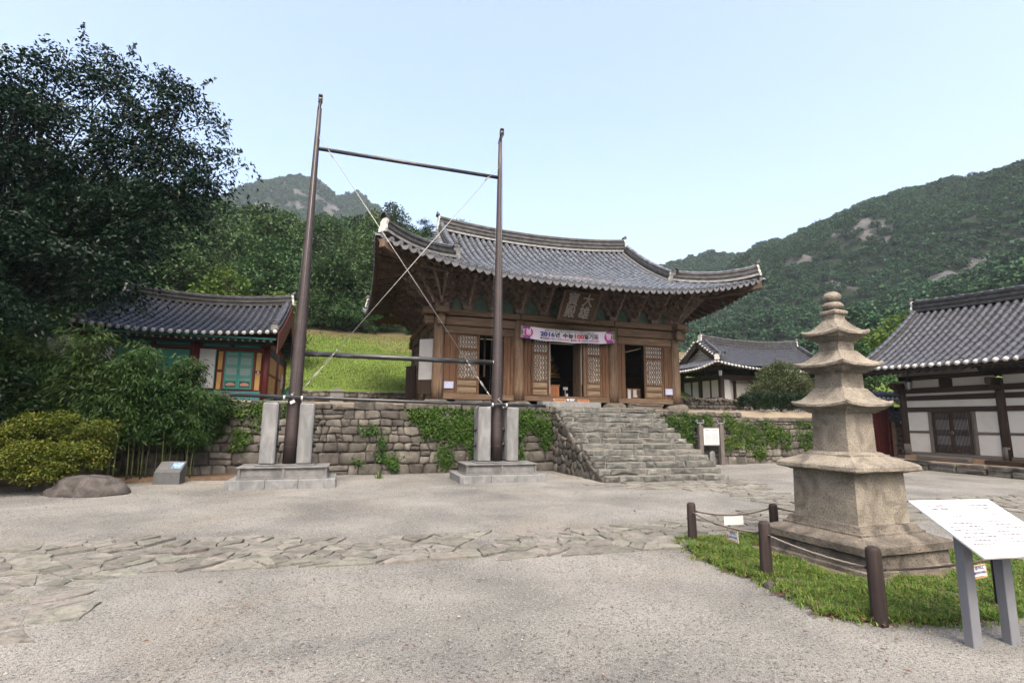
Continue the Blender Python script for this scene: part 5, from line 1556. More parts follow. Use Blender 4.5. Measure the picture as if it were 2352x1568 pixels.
# ---------------------------------------------------------------- painted shrine on the left
shrine = thing('painted_shrine', 'small painted shrine with red columns, teal doors and grey tiled gable roof', 'shrine', (-4.95, 21.4, 2.12))
def build_shrine():
    T = lambda v: Vector((-4.95+v.x, 21.4+v.y, v.z))
    H = roof(shrine, T, 'gable', 2.76, 3.62, 4.12, 5.72, 2.76, sag=.22, lift=.16, lp=2, flare=.03, sp=.224, r=.068, seg=.30, n_obj=290, mat='tile_new', ends='white', ridge_h=.36, ridge_w=.26, light=False, conc=.75)
    y = 19.0; cols = [-7.15, -4.72, -2.63]
    for x in cols:
        mb = MB(); mb.tube([(x, y, 2.1), (x, y, 3.95)], [.12, .115], 12); mb.build('column', 'shrine_red', shrine)
        mb = MB(); mb.tube([(x, 24.0, 2.1), (x, 24.0, 3.95)], [.12, .115], 10); mb.build('column', 'shrine_red', shrine)
    mb = MB(); mb.tube([(-2.63, 21.5, 2.1), (-2.63, 21.5, 3.95)], [.12, .115], 10); mb.build('column', 'shrine_red', shrine)
    mb = MB(); mb.box(-7.1, -2.7, y-.02, y+.12, 2.1, 2.44); mb.build('dado', 'shrine_dado', shrine)
    mb = MB(); mb.box(-7.05, -2.72, y+.03, y+.1, 2.44, 3.98); mb.build('front_wall', 'shrine_red', shrine)
    mb = MB(); mb.box(-2.70, -2.60, y+.1, 23.9, 2.1, 2.40); mb.build('dado', 'shrine_dado', shrine)
    mb = MB(); mb.box(-7.12, -2.66, 23.9, 24.02, 2.1, 4.3); mb.build('rear_wall', 'shrine_red', shrine)
    mb = MB(); mb.box(-2.68, -2.62, y+.12, 23.9, 2.40, 4.2); mb.build('side_wall', 'shrine_red', shrine)
    mb = MB(); mb.box(-7.18, -7.12, y+.12, 23.9, 2.1, 4.2); mb.build('side_wall', 'shrine_red', shrine)
    # beams and painted frieze
    for z0, z1, m, d in ((3.77, 3.84, 'shrine_red', .10), (3.98, 4.10, 'shrine_teal_dark', .14)):
        mb = MB(); mb.box(-7.3, -2.45, y-d, y+.02, z0, z1, .01); mb.build('beam', m, shrine)
    for x0, x1 in ((-7.0, -5.95), (-5.9, -4.86), (-4.58, -3.72), (-3.66, -2.78)):
        mb = MB(); mb.box(x0, x1, y-.03, y+.02, 3.845, 3.975); o = mb.build('frieze_panel', 'shrine_teal_dark', shrine)
        mb = MB(); mb.box(x0+.05, x1-.05, y-.038, y-.031, 3.87, 3.95); mb.build('frieze_field', 'shrine_teal', o)
    for yy0, yy1 in ((19.25, 20.3), (20.4, 21.3), (21.7, 22.7), (22.8, 23.7)):
        mb = MB(); mb.box(-2.615, -2.585, yy0, yy1, 3.72, 3.98); mb.build('frieze_panel', 'shrine_teal_dark', shrine)
        for z0, z1 in ((2.42, 3.02), (3.1, 3.66)):
            mb = MB(); mb.box(-2.615, -2.588, yy0, yy1, z0, z1); mb.build('ochre_panel', 'shrine_ochre', shrine)
    mb = MB(); mb.box(-2.62, -2.57, 19.1, 23.9, 3.03, 3.09); mb.build('wall_rail', 'shrine_red', shrine)
    # doors
    mb = MB(); mb.box(-3.90, -2.96, y-.05, y+.01, 2.46, 3.76); mb.build('door_frame', 'shrine_red', shrine)
    for x0, x1 in ((-3.84, -3.435), (-3.425, -3.02)):
        mb = MB()
        for a, b, c, d in ((x0, x0+.045, 2.50, 3.73), (x1-.045, x1, 2.50, 3.73)): mb.box(a, b, y-.085, y-.052, c, d)
        for c, d in ((2.50, 2.54), (2.74, 2.80), (3.68, 3.73)): mb.box(x0+.045, x1-.045, y-.084, y-.053, c, d)
        o = mb.build('door', 'shrine_teal', shrine)
        mb = MB(); mb.box(x0+.04, x1-.04, y-.062, y-.0515, 2.8, 3.69); mb.build('paper', 'paper_white', o)
        mb = MB()
        k = x0+.07
        while k < x1-.06: mb.box(k-.006, k+.006, y-.078, y-.063, 2.8, 3.68); k += .030
        for zc in (2.86, 2.90, 2.94, 3.2, 3.24, 3.28, 3.54, 3.58, 3.62): mb.box(x0+.045, x1-.045, y-.080, y-.064, zc-.009, zc+.009)
        mb.build('lattice', 'shrine_teal', o)
        mb = MB(); mb.box(x0+.05, x1-.05, y-.066, y-.055, 2.54, 2.74); mb.build('panel', 'shrine_teal_dark', o)
        F = Matrix(((1, 0, 0, (x0+x1)/2), (0, 0, 1, y-.067), (0, 1, 0, 2.60), (0, 0, 0, 1)))
        mb = MB(); mb.prism([(-.12, 0), (.12, 0), (.14, .05), (.08, .09), (0, .11), (-.08, .09), (-.14, .05)], F, -.004, 0); mb.build('lotus', 'shrine_pink', o)
    mb = MB(); mb.lathe([(.015, 0), (.02, .01), (.0, .02)], (0, 0, 0), 8); o = mb.build('door_ring', 'black_iron', shrine, local=True); o.location = Vector((-3.43, y-.1, 3.08))-org(shrine); o.rotation_euler = (R(90), 0, 0)
    for x0, x1 in ((-4.06, -3.93), (-2.93, -2.78)):
        for z0, z1 in ((2.47, 3.03), (3.12, 3.72)):
            mb = MB(); mb.box(x0, x1, y-.035, y+.025, z0, z1, .006); mb.build('ochre_panel', 'shrine_ochre', shrine)
    # white papered leaf folded back over the next bay
    mb = MB(); mb.box(-4.58, -4.12, y-.16, y-.135, 2.50, 3.76, .004); o = mb.build('door', 'paper_white', shrine); o['label'] = 'white papered door leaf folded open'
    mb = MB(); mb.box(-4.118, -4.10, y-.165, y-.13, 2.50, 3.76); mb.build('door_edge', 'shrine_teal', o)
    mb = MB(); mb.box(-6.9, -4.9, y-.06, y-.035, 2.5, 3.72); mb.build('door', 'shrine_teal', shrine)
    # rafters with white-dotted ends
    for i in range(26):
        x = -7.5+5.1*i/25
        mb = MB(); mb.tube([(x, 17.98, 3.98+.02*((x+4.95)/2.6)**2), (x, 19.3, 4.42)], .05, 8); o = mb.build('rafter', 'shrine_teal_dark', shrine)
        mb = MB(); mb.tube([(x, 17.979, 3.98+.02*((x+4.95)/2.6)**2), (x, 17.972, 3.98)], .032, 8); mb.build('rafter_dot', 'shrine_pink', o)
    mb = MB(); mb.box(-7.66, -2.25, 17.95, 18.0, 4.045, 4.10); mb.build('eave_board', 'shrine_teal', shrine)
    mb = MB(); mb.add([(-7.66, 17.95, 4.06), (-2.25, 17.95, 4.06), (-2.25, 19.3, 4.48), (-7.66, 19.3, 4.48)], [(0, 1, 2, 3)]); mb.build('soffit', 'shrine_red', shrine)
    for i in range(9):                                               # little brackets
        x = -7.15+4.52*i/8
        mb = MB()
        for k in range(2): mb.box(x-.16+.04*k, x+.16-.04*k, y-.16-.13*k, y-.05-.1*k, 4.10+.10*k, 4.18+.10*k, .01)
        mb.build('bracket', 'shrine_teal_dark', shrine)
    # red board skirt under the right gable
    for s, xx in ((1, -2.21), (-1, -7.69)):
        bw = .155
        k = 17.95
        while k < 24.85:
            yl = k-21.4; zt = H['zf'](2.7, yl)-.06; drop = .55+.10*(1-abs(yl)/3.5)
            y2 = k+bw
            zt2 = H['zf'](2.7, y2-21.4)-.06
            ta = zt-drop*(1.5 if abs(yl) > .8 else 1.4)
            mb = MB(); mb.add([(xx, k, zt), (xx, y2-.012, zt2), (xx, y2-.012, zt2-drop*1.2), (xx, k, zt-drop*1.2), (xx+.03, k, zt), (xx+.03, y2-.012, zt2), (xx+.03, y2-.012, zt2-drop*1.2), (xx+.03, k, zt-drop*1.2)],
                              [(0, 1, 2, 3), (7, 6, 5, 4), (0, 3, 7, 4), (1, 5, 6, 2), (3, 2, 6, 7), (0, 4, 5, 1)])
            mb.build('skirt_board', 'shrine_red', shrine); k = y2
    # name board
    mb = MB(); mb.box(-5.5, -4.2, 18.55, 18.6, 4.02, 4.36, .02); o = mb.build('name_board', 'black_iron', shrine)
    text('堂師祖', .30, Matrix.Translation(Vector((-4.85, 18.545, 4.19))-org(o)) @ FRONT, 'gold', o)
    # fuse boxes on the corner
    for x, yy, w, z0, z1 in ((-2.84, 18.93, .05, 3.02, 3.10),):
        mb = MB(); mb.box(x-w/2, x+w/2, yy-.03, yy+.02, z0, z1); mb.build('switch_box', 'paper_white', shrine)
    mb = MB(); mb.box(-2.58, -2.54, 22.9, 23.35, 2.75, 3.3); mb.build('notice_box', 'paper_white', shrine)
build_shrine()

# ---------------------------------------------------------------- white walled building on the right
house = thing('courtyard_hall', 'long white walled timber building with dark tiled roof on the right', 'hall', (24.0, 8.6, 0))
def build_house():
    T = lambda v: Vector((24.0+v.y, 8.6-v.x, v.z))
    roof(house, T, 'gable', 7.6, 3.82, 3.72, 6.30, 7.6, sag=.30, lift=.12, lp=3, flare=.02, sp=.285, r=.082, seg=.33, n_obj=290, mat='tile_new', ends='white', ridge_h=.46, ridge_w=.30, light=False, conc=.78)
    x = 21.5; ys = [15.29, 11.98, 8.67, 5.36, 2.05]
    for y in ys:
        mb = MB(); mb.tube([(x, y+random.uniform(-.02, .02), .40), (x, y, 1.8), (x, y, 3.2)], [.155, .15, .14], 14); o = mb.build('column', 'wood_dark_z', house)
        mb = MB(); mb.tube([(x, y, .38), (x, y, .86+random.random()*.1)], [.16, .1585], 14); mb.build('column_foot', 'wood_grey_z', o)
        mb = MB(); M = Matrix.Translation((x-.05, y, .28)); stone(mb, [(math.cos(a)*.34, math.sin(a)*.42) for a in [j*6.283/8 for j in range(8)]], M, .1, .12, .012, 1, .7, int(y*9)); mb.build('base_stone', 'wall_stone', house)
        mb = MB(); mb.box(x-.62, x+.1, y-.09, y+.09, 3.02, 3.26, .03); mb.box(x-.42, x+.1, y-.08, y+.08, 2.82, 3.0, .03); mb.build('bracket', 'wood_dark_x', house)
    for a, b in zip(ys[:-1], ys[1:]):
        y0, y1 = b+.13, a-.13
        # timber grid
        for z0, z1, w, n in ((.44, .575, .10, 'sill'), (2.12, 2.29, .09, 'lintel'), (2.56, 2.74, .09, 'rail'), (2.84, 3.04, .12, 'tie_beam')):
            mb = MB(); rough_box(mb, x-w, x+w, y0, y1, z0, z1, .006, .015); mb.build(n, 'wood_grey_y' if n == 'sill' else 'wood_dark_y', house)
        d0, d1 = b+.98, b+2.24
        for y in (d0-.11, d1+.11):
            mb = MB(); rough_box(mb, x-.075, x+.07, y-.06, y+.06, .58, 2.115, .004, .012); mb.build('wall_post', 'wood_grey_z', house)
        for p0, p1 in ((y0, d0-.175), (d1+.175, y1)):
            mb = MB(); rough_box(mb, x-.07, x+.07, p0, p1, 1.30, 1.38, .005, .012); mb.build('rail', 'wood_grey_y', house)
            for z0, z1 in ((.58, 1.295), (1.385, 2.115)):
                mb = MB(); mb.box(x-.035, x+.03, p0, p1, z0, z1); mb.build('plaster_panel', 'plaster_white', house)
        for z0, z1 in ((2.295, 2.555), (2.745, 2.835), (3.045, 3.35)):
            mb = MB(); mb.box(x-.034, x+.03, y0, y1, z0, z1); mb.build('plaster_panel', 'plaster_white', house)
        mb = MB(); mb.box(x-.10, x+.05, (y0+y1)/2-.22, (y0+y1)/2+.22, 3.045, 3.34, .02); mb.build('bracket', 'wood_dark_y', house)
        mb = MB(); mb.box(x-.12, x+.1, y0-.2, y1+.2, 3.355, 3.52, .02); mb.build('purlin', 'wood_dark_y', house)
        # lattice double door
        mid = (d0+d1)/2
        for e0, e1 in ((d0, mid-.004), (mid+.004, d1)):
            mb = MB()
            for q0, q1 in ((e0, e0+.06), (e1-.06, e1)): mb.box(x-.075, x-.03, q0, q1, .59, 2.11, .004)
            for z0, z1 in ((.59, .66), (2.05, 2.11)): mb.box(x-.074, x-.031, e0+.06, e1-.06, z0, z1)
            o = mb.build('door', 'wood_dark_z', house)
            mb = MB(); mb.box(x-.040, x-.030, e0+.06, e1-.06, .66, 2.05); mb.build('paper', 'paper_white', o)
            mb = MB(); q = e0+.075
            while q < e1-.06: mb.box(x-.066, x-.045, q-.008, q+.008, .66, 2.05); q += .046
            for zc in (.70, .745, .79, .835, .88, 1.25, 1.295, 1.34, 1.385, 1.43, 1.83, 1.875, 1.92, 1.965, 2.01): mb.box(x-.068, x-.046, e0+.06, e1-.06, zc-.009, zc+.009)
            mb.build('lattice', 'wood_dark_z', o)
        mb = MB(); pts = [(x-.085, mid+.05*math.cos(t*.7), 1.33+.05*math.sin(t*.7)) for t in range(9)]; mb.tube(pts, .012, 5); mb.build('door_ring', 'steel', house)
    mb = MB(); mb.box(x-.03, 26.4, 15.25, 15.33, .4, 3.6); mb.build('gable_wall', 'plaster_white', house)
    mb = MB(); mb.box(x+.2, 26.5, 1.9, 15.2, .28, .42); mb.build('floor', 'interior_dark', house)
    mb = MB(); mb.box(26.4, 26.5, 1.9, 15.3, .3, 3.6); mb.build('rear_wall', 'plaster_white', house)
    # gable triangle
    F = Matrix(((1, 0, 0, 24.0), (0, 0, 1, 15.25), (0, 1, 0, 0), (0, 0, 0, 1)))
    mb = MB(); mb.prism([(-2.5, 3.6), (2.5, 3.6), (0, 6.0)], F, 0, .06); mb.build('gable', 'plaster_white', house)
    mb = MB(); pth = [(24.0-3.6+3.6*i/8, 16.15, 3.62+(6.15-3.62)*(i/8)**1.12) for i in range(9)]
    mb.sweep(pth, RSEC(.05, .26, -.2)); mb.build('bargeboard', 'wood_dark_x', house)
    # rafters and soffit
    for i in range(46):
        y = 15.95-.30*i
        mb = MB(); mb.tube([(20.32, y, 3.58), (21.6, y, 3.98)], .06, 8); mb.build('rafter', 'wood_dark_x', house)
    mb = MB(); mb.add([(20.2, 1.1, 3.66), (20.2, 16.15, 3.66), (21.9, 16.15, 4.16), (21.9, 1.1, 4.16)], [(0, 1, 2, 3)]); mb.build('soffit', 'wood_dark_y', house)
    mb = MB(); mb.box(20.22, 20.30, 1.1, 16.15, 3.60, 3.655); mb.build('eave_board', 'wood_dark_y', house)
    # clay platform edged with rough flat stones
    mb = MB(); mb.box(20.28, 26.8, 1.0, 16.0, -.05, .30); mb.build('platform', 'clay_floor', house)
    y = 1.2
    while y < 16.0:
        w = random.uniform(.35, .95); z = 0
        for k in range(2):
            h = random.uniform(.12, .17); mb = MB()
            rough_box(mb, 20.08+.03*k+random.uniform(-.04, .04), 20.5, y+random.uniform(0, .06), y+w-.02, z-.02, z+h, .022, .03)
            mb.build('edge_stone', 'wall_stone', house); z += h+.005
        y += w
    mb = MB(); mb.box(21.0, 21.42, 1.9, 15.1, .30, .44); mb.build('clay_base', 'clay_wall', house)
    mb = MB(); rough_box(mb, 20.75, 21.02, 12.75, 14.5, .305, .47, .01, .02); o = mb.build('step_beam', 'wood_grey_y', None); tag(o, 'weathered grey timber step lying before the lattice door of the white walled building', 'step')
    mb = MB(); rough_box(mb, 20.8, 21.02, 10.9, 12.3, .305, .46, .015, .02); o = mb.build('step_beam', 'wood_dark_y', None); tag(o, 'dark timber step at the foot of the second column of the white walled building', 'step')
build_house()

# ---------------------------------------------------------------- far building behind the right terrace
far = thing('far_hall', 'low timber building with white panels, hipped tiled roof and patterned white gable', 'hall', (24.7, 27.0, 2.12))
def build_far():
    T = lambda v: Vector((24.7+v.x, 27.0+v.y, v.z))
    H = roof(far, T, 'hip', 5.15, 3.0, 4.62, 6.42, 3.8, sag=.22, G=3.75, yg=1.75, lift=.36, lp=2.6, flare=.12, sp=.25, r=.075, seg=.40, n_obj=0, mat='tile_new', ends='white', ridge_h=.42, ridge_w=.28, light=False, conc=.75, hip_h=.26)
    # gable triangle with scroll pattern
    for s in (-1, 1):
        F = Matrix(((0, 0, s, 24.7), (1, 0, 0, 27.0), (0, 1, 0, 0), (0, 0, 0, 1)))
        zb = H['zf'](3.6, 1.6)
        mb = MB(); mb.prism([(-1.55, zb-.05), (1.55, zb-.05), (0, 6.25)], F, 3.60, 3.66); o = mb.build('gable', 'gable_cream', far)
        if s < 0:
            mb = MB()
            for z0, w in ((zb+.10, 1.05), (zb+.45, .62)):
                mb.tube([(21.03, 27-w+2*w*i/24, z0) for i in range(25)], .016, 4)
            mb.tube([(21.03, 27-.85+1.7*i/60, zb+.26+.07*math.sin(i*.72)) for i in range(61)], .018, 4)
            mb.tube([(21.03, 27+.09*math.cos(i*.65), zb+.68+.09*math.sin(i*.65)) for i in range(11)], .016, 4)
            mb.build('gable_pattern', 'black_iron', o)
        for sy in (-1, 1):
            mb = MB(); pth = [H['P'](s*4.05, sy*y, H['zf'](3.75, y)-.03) for y in [.05+1.75*i/8 for i in range(9)]]
            mb.sweep(pth, RSEC(.05, .30, -.28)); mb.build('bargeboard', 'wood_dark_y', far)
            for i in range(8):
                y = .2+1.5*i/7; z = H['zf'](3.75, y)
                mb = MB(); mb.tube([H['P'](s*3.7, sy*y, z+.12), H['P'](s*4.12, sy*y, z+.06)], .075, 8); o = mb.build('verge_tile', 'tile_new', far)
                mb = MB(); mb.tube([H['P'](s*4.10, sy*y, z+.06), H['P'](s*4.20, sy*y, z+.05)], [.074, .045], 8); mb.build('verge_plug', 'lime_white', o)
    xs = [20.85, 23.3, 25.8, 28.4]; y = 25.2
    for x in xs:
        mb = MB(); mb.box(x-.13, x+.13, y-.13, y+.13, 2.1, 4.7, .02); mb.build('column', 'wood_dark_z', far)
    for yy in (27.0, 28.8):
        mb = MB(); mb.box(20.72, 20.98, yy-.13, yy+.13, 2.1, 4.7, .02); mb.build('column', 'wood_dark_z', far)
    mb = MB(); mb.box(20.8, 28.5, y-.08, y+.08, 4.1, 4.4); mb.build('tie_beam', 'wood_dark_x', far)
    mb = MB(); mb.box(20.77, 20.93, y+.13, 28.8, 4.1, 4.4); mb.build('tie_beam', 'wood_dark_y', far)
    mb = MB(); mb.box(20.79, 20.91, y+.13, 28.7, 2.95, 3.08); mb.build('rail', 'wood_dark_y', far)
    mb = MB(); mb.box(20.84, 20.88, y+.14, 28.68, 2.15, 4.1); mb.build('side_wall', 'plaster_white', far)
    for yy in (26.1, 27.9):
        mb = MB(); mb.box(20.80, 20.90, yy-.05, yy+.05, 2.15, 4.1); mb.build('wall_post', 'wood_dark_z', far)
    # front: open bay with white leaf, then bamboo blinds
    mb = MB(); mb.box(21.0, 21.42, y-.05, y-.02, 2.2, 4.1); mb.build('door', 'paper_white', far)
    mb = MB(); mb.box(21.0, 28.4, y+.5, y+.6, 2.1, 4.4); mb.build('inner_wall', 'plaster_white', far)
    mb = MB(); mb.box(22.1, 22.24, y+.38, y+.48, 2.1, 4.1); mb.build('wall_post', 'wood_dark_z', far)
    k = 23.45
    while k < 25.65:
        mb = MB(); mb.box(k, k+.075, y-.06, y-.03, 2.9, 4.1); mb.build('blind_slat', 'wood_red_z', far); k += .085
    k = 25.95
    while k < 28.2:
        mb = MB(); mb.box(k, k+.075, y-.06, y-.03, 2.9, 4.1); mb.build('blind_slat', 'wood_red_z', far); k += .085
    mb = MB(); mb.box(20.9, 28.4, 28.7, 28.8, 2.1, 4.5); mb.build('rear_wall', 'plaster_white', far)
    for i in range(34):
        x = 19.9+9.6*i/33; z = H['zf'](x-24.7, 2.85)
        mb = MB(); mb.tube([(x, 24.2, z-.12), (max(20.9, min(28.5, x)), 25.3, 4.78)], .05, 6); mb.build('rafter', 'wood_dark_x', far)
    for i in range(18):
        yy = 24.2+5.6*i/17; z = H['zs'](5.0, yy-27)
        mb = MB(); mb.tube([(19.75, yy, z-.12), (20.9, max(25.2, min(28.8, yy)), 4.78)], .05, 6); mb.build('rafter', 'wood_dark_y', far)
    mb = MB()
    mb.add([(19.65, 24.05, 4.86), (29.75, 24.05, 4.86), (28.4, 25.3, 4.84), (20.9, 25.3, 4.84), (19.65, 29.95, 4.86), (20.9, 28.8, 4.84)], [(0, 1, 2, 3), (0, 3, 5, 4)]); mb.build('soffit', 'wood_dark_y', far)
    mb = MB(); mb.box(20.2, 29.2, 24.7, 29.3, 2.0, 2.35); mb.build('plinth', 'wall_stone', far)
build_far()

# ---------------------------------------------------------------- red gate and tile-capped clay wall beside the white building
gate = thing('side_gate', 'dark red wooden gate with tiled top half hidden behind the pagoda', 'gate', (21.7, 16.6, 0))
mb = MB()
for k, (x0, x1) in enumerate(((21.12, 21.40), (21.41, 21.69), (21.70, 21.98), (21.99, 22.27))):
    mb = MB(); mb.box(x0, x1, 16.62, 16.66, .25, 2.2, .006); mb.build('plank', 'shrine_red', gate)
for x in (21.06, 22.33):
    mb = MB(); mb.box(x-.07, x+.07, 16.55, 16.7, 0, 2.6, .01); mb.build('gate_post', 'shrine_red', gate)
mb = MB(); mb.box(20.9, 22.6, 16.5, 16.72, 2.22, 2.4, .01); mb.build('lintel', 'shrine_teal_dark', gate)
mb = MB(); mb.box(20.7, 22.8, 16.2, 17.0, 2.62, 2.7); mb.build('roof', 'tile_ridge', gate)
for i in range(9):
    x = 20.75+.25*i
    mb = MB(); mb.tube([(x, 16.12, 2.70), (x, 16.6, 2.98)], .07, 8); mb.build('roof_tile', 'tile_new', gate)
    mb = MB(); mb.tube([(x, 16.11, 2.695), (x, 16.03, 2.66)], [.07, .045], 8); mb.build('tile_plug', 'lime_white', gate)
mb = MB(); mb.box(20.9, 22.6, 16.52, 16.7, 2.41, 2.61); mb.build('frieze', 'shrine_teal_dark', gate)
cw = thing('clay_wall', 'short clay wall set with grey stones and capped with tiles beside the red gate', 'wall', (22.85, 16.6, 0))
mb = MB(); mb.box(22.42, 23.5, 16.42, 16.8, .0, 1.72); mb.build('wall_core', 'clay_wall', cw)
for j in range(7):
    for i in range(4):
        x = 22.50+.27*i+(.1 if j % 2 else 0); z = .33+.2*j
        mb = MB(); M = Matrix(((1, 0, 0, x), (0, 0, -1, 16.42), (0, 1, 0, z), (0, 0, 0, 1)))
        stone(mb, [(-.09, -.05), (.08, -.055), (.1, .03), (.03, .055), (-.085, .05)], M, .05, .02, .008, 1, .7, i*9+j); mb.build('stone', 'wall_stone', cw)
mb = MB(); mb.prism([(-.42, 1.72), (.42, 1.72), (.1, 1.98), (-.1, 1.98)], Matrix(((0, 0, 1, 0), (1, 0, 0, 16.6), (0, 1, 0, 0), (0, 0, 0, 1))), 22.3, 23.6); mb.build('roof', 'tile_ridge', cw)
for i in range(5):
    x = 22.42+.26*i
    mb = MB(); mb.tube([(x, 16.14, 1.72), (x, 16.52, 2.02)], .075, 8); mb.build('roof_tile', 'tile_new', cw)
    mb = MB(); mb.tube([(x, 16.135, 1.715), (x, 16.06, 1.67)], [.075, .05], 8); mb.build('tile_plug', 'lime_white', cw)
mb = MB(); mb.box(22.3, 23.6, 16.48, 16.72, 2.0, 2.16, .02); mb.build('ridge', 'tile_ridge', cw)
mb = MB(); mb.box(23.42, 23.55, 16.32, 16.44, 0, 1.7, .01); mb.build('wall_post', 'shrine_red', cw)
mb = MB(); mb.box(23.28, 23.42, 16.37, 16.41, 1.25, 1.42); o = mb.build('notice', 'gable_cream', cw)
# ---------------------------------------------------------------- terrace wall, stairs, low walls
def wall_y(x): return 16.12-.008*x
def wall_face(x0, x1, yf, top, batter=.10):
    """u along x, v up, w towards the court, leaning back"""
    L = math.hypot(1, batter)
    M = Matrix(((1, 0, 0, 0), (0, batter/L, -1/L, yf), (0, 1/L, batter/L, 0), (0, 0, 0, 1)))
    return M
def rubble_wall(name, label, x0, x1, y, h, s0, s1, cap=True, mat='wall_stone', gap=.008, bulge=(.035, .07), core=.35, batter=.10, group=None, capmat='cap_stone'):
    t = thing(name, label, 'wall', ((x0+x1)/2, y, 0))
    M = wall_face(x0, x1, y, h, batter)
    hh = h-(.20 if cap else 0)
    cells = coursed(x0, x1, -.06, hh, s0*.92, s1*.92)
    mb = MB(); mb.add([M @ Vector((a, b, -.035)) for a, b in ((x0-.02, -.1), (x1+.02, -.1), (x1+.02, h-.03), (x0-.02, h-.03))]+[M @ Vector((a, b, -.035-core)) for a, b in ((x0-.02, -.1), (x1+.02, -.1), (x1+.02, h-.03), (x0-.02, h-.03))],
                      [(0, 1, 2, 3), (7, 6, 5, 4), (0, 4, 5, 1), (1, 5, 6, 2), (2, 6, 7, 3), (3, 7, 4, 0)]); mb.build('wall_core', 'rubble_mortar', t)
    k = 0
    for c in cells:
        if not c or area_c(c)[0] < .004: continue
        k += 1; mb = MB(); stone(mb, c, M, .10, random.uniform(*bulge), .011, 1, .52, k); mb.build('stone', mat, t)
    if cap:
        x = x0
        while x < x1-.05:
            w = min(random.uniform(.3, .75), x1-x)
            mb = MB(); p = M @ Vector((x, hh, 0))
            rough_box(mb, x+.008, x+w-.008, p.y-.07+random.uniform(-.03, .02), p.y+.5, h-.20+random.uniform(-.015, .01), h+random.uniform(-.06, .03), .018, .035); mb.build('cap_stone', random.choice((capmat, mat)), t); k += 1
            x += w
    print(name, k); return t
rubble_wall('terrace_wall', 'long rubble stone terrace wall left of the stairs, below the main hall', -8.2, 6.62, 16.12, 2.06, .37, .165)
rubble_wall('terrace_wall', 'ivy grown rubble terrace wall right of the stairs, behind the white notice board', 10.2, 15.3, 17.25, 2.03, .36, .18)
rubble_wall('terrace_wall', 'lower end of the rubble terrace wall between the notice board and the pagoda', 15.32, 23.5, 17.55, 1.86, .37, .2)
rubble_wall('retaining_wall', 'low dark rubble wall at the foot of the grass slope behind the main hall', -9, 12, 26.75, 2.92, .30, .22, cap=False, bulge=(.03, .06), batter=.05)
lw = rubble_wall('pebble_wall', 'low rubble wall topped with small piled pebbles right of the main hall', 14.6, 18.6, 20.4, 2.62, .22, .16, cap=False, batter=.04, bulge=(.03, .05))
mb = MB()
for k in range(330):
    x, y, z = random.uniform(14.6, 18.6), random.uniform(20.35, 20.75), 2.58+random.random()*.10
    z += .13*max(0, mnoise.noise(Vector((x*1.7, 3.3, 0))))
    r = random.uniform(.03, .075); M = Matrix.Translation((x, y, z))
    stone(mb, [(math.cos(a)*r*random.uniform(.7, 1.2), math.sin(a)*r) for a in [j*1.2566 for j in range(5)]], M, .04, r*.8, .008, 0, .5, k)
o = mb.build('pebbles', 'cap_stone', lw); o['kind'] = 'stuff'

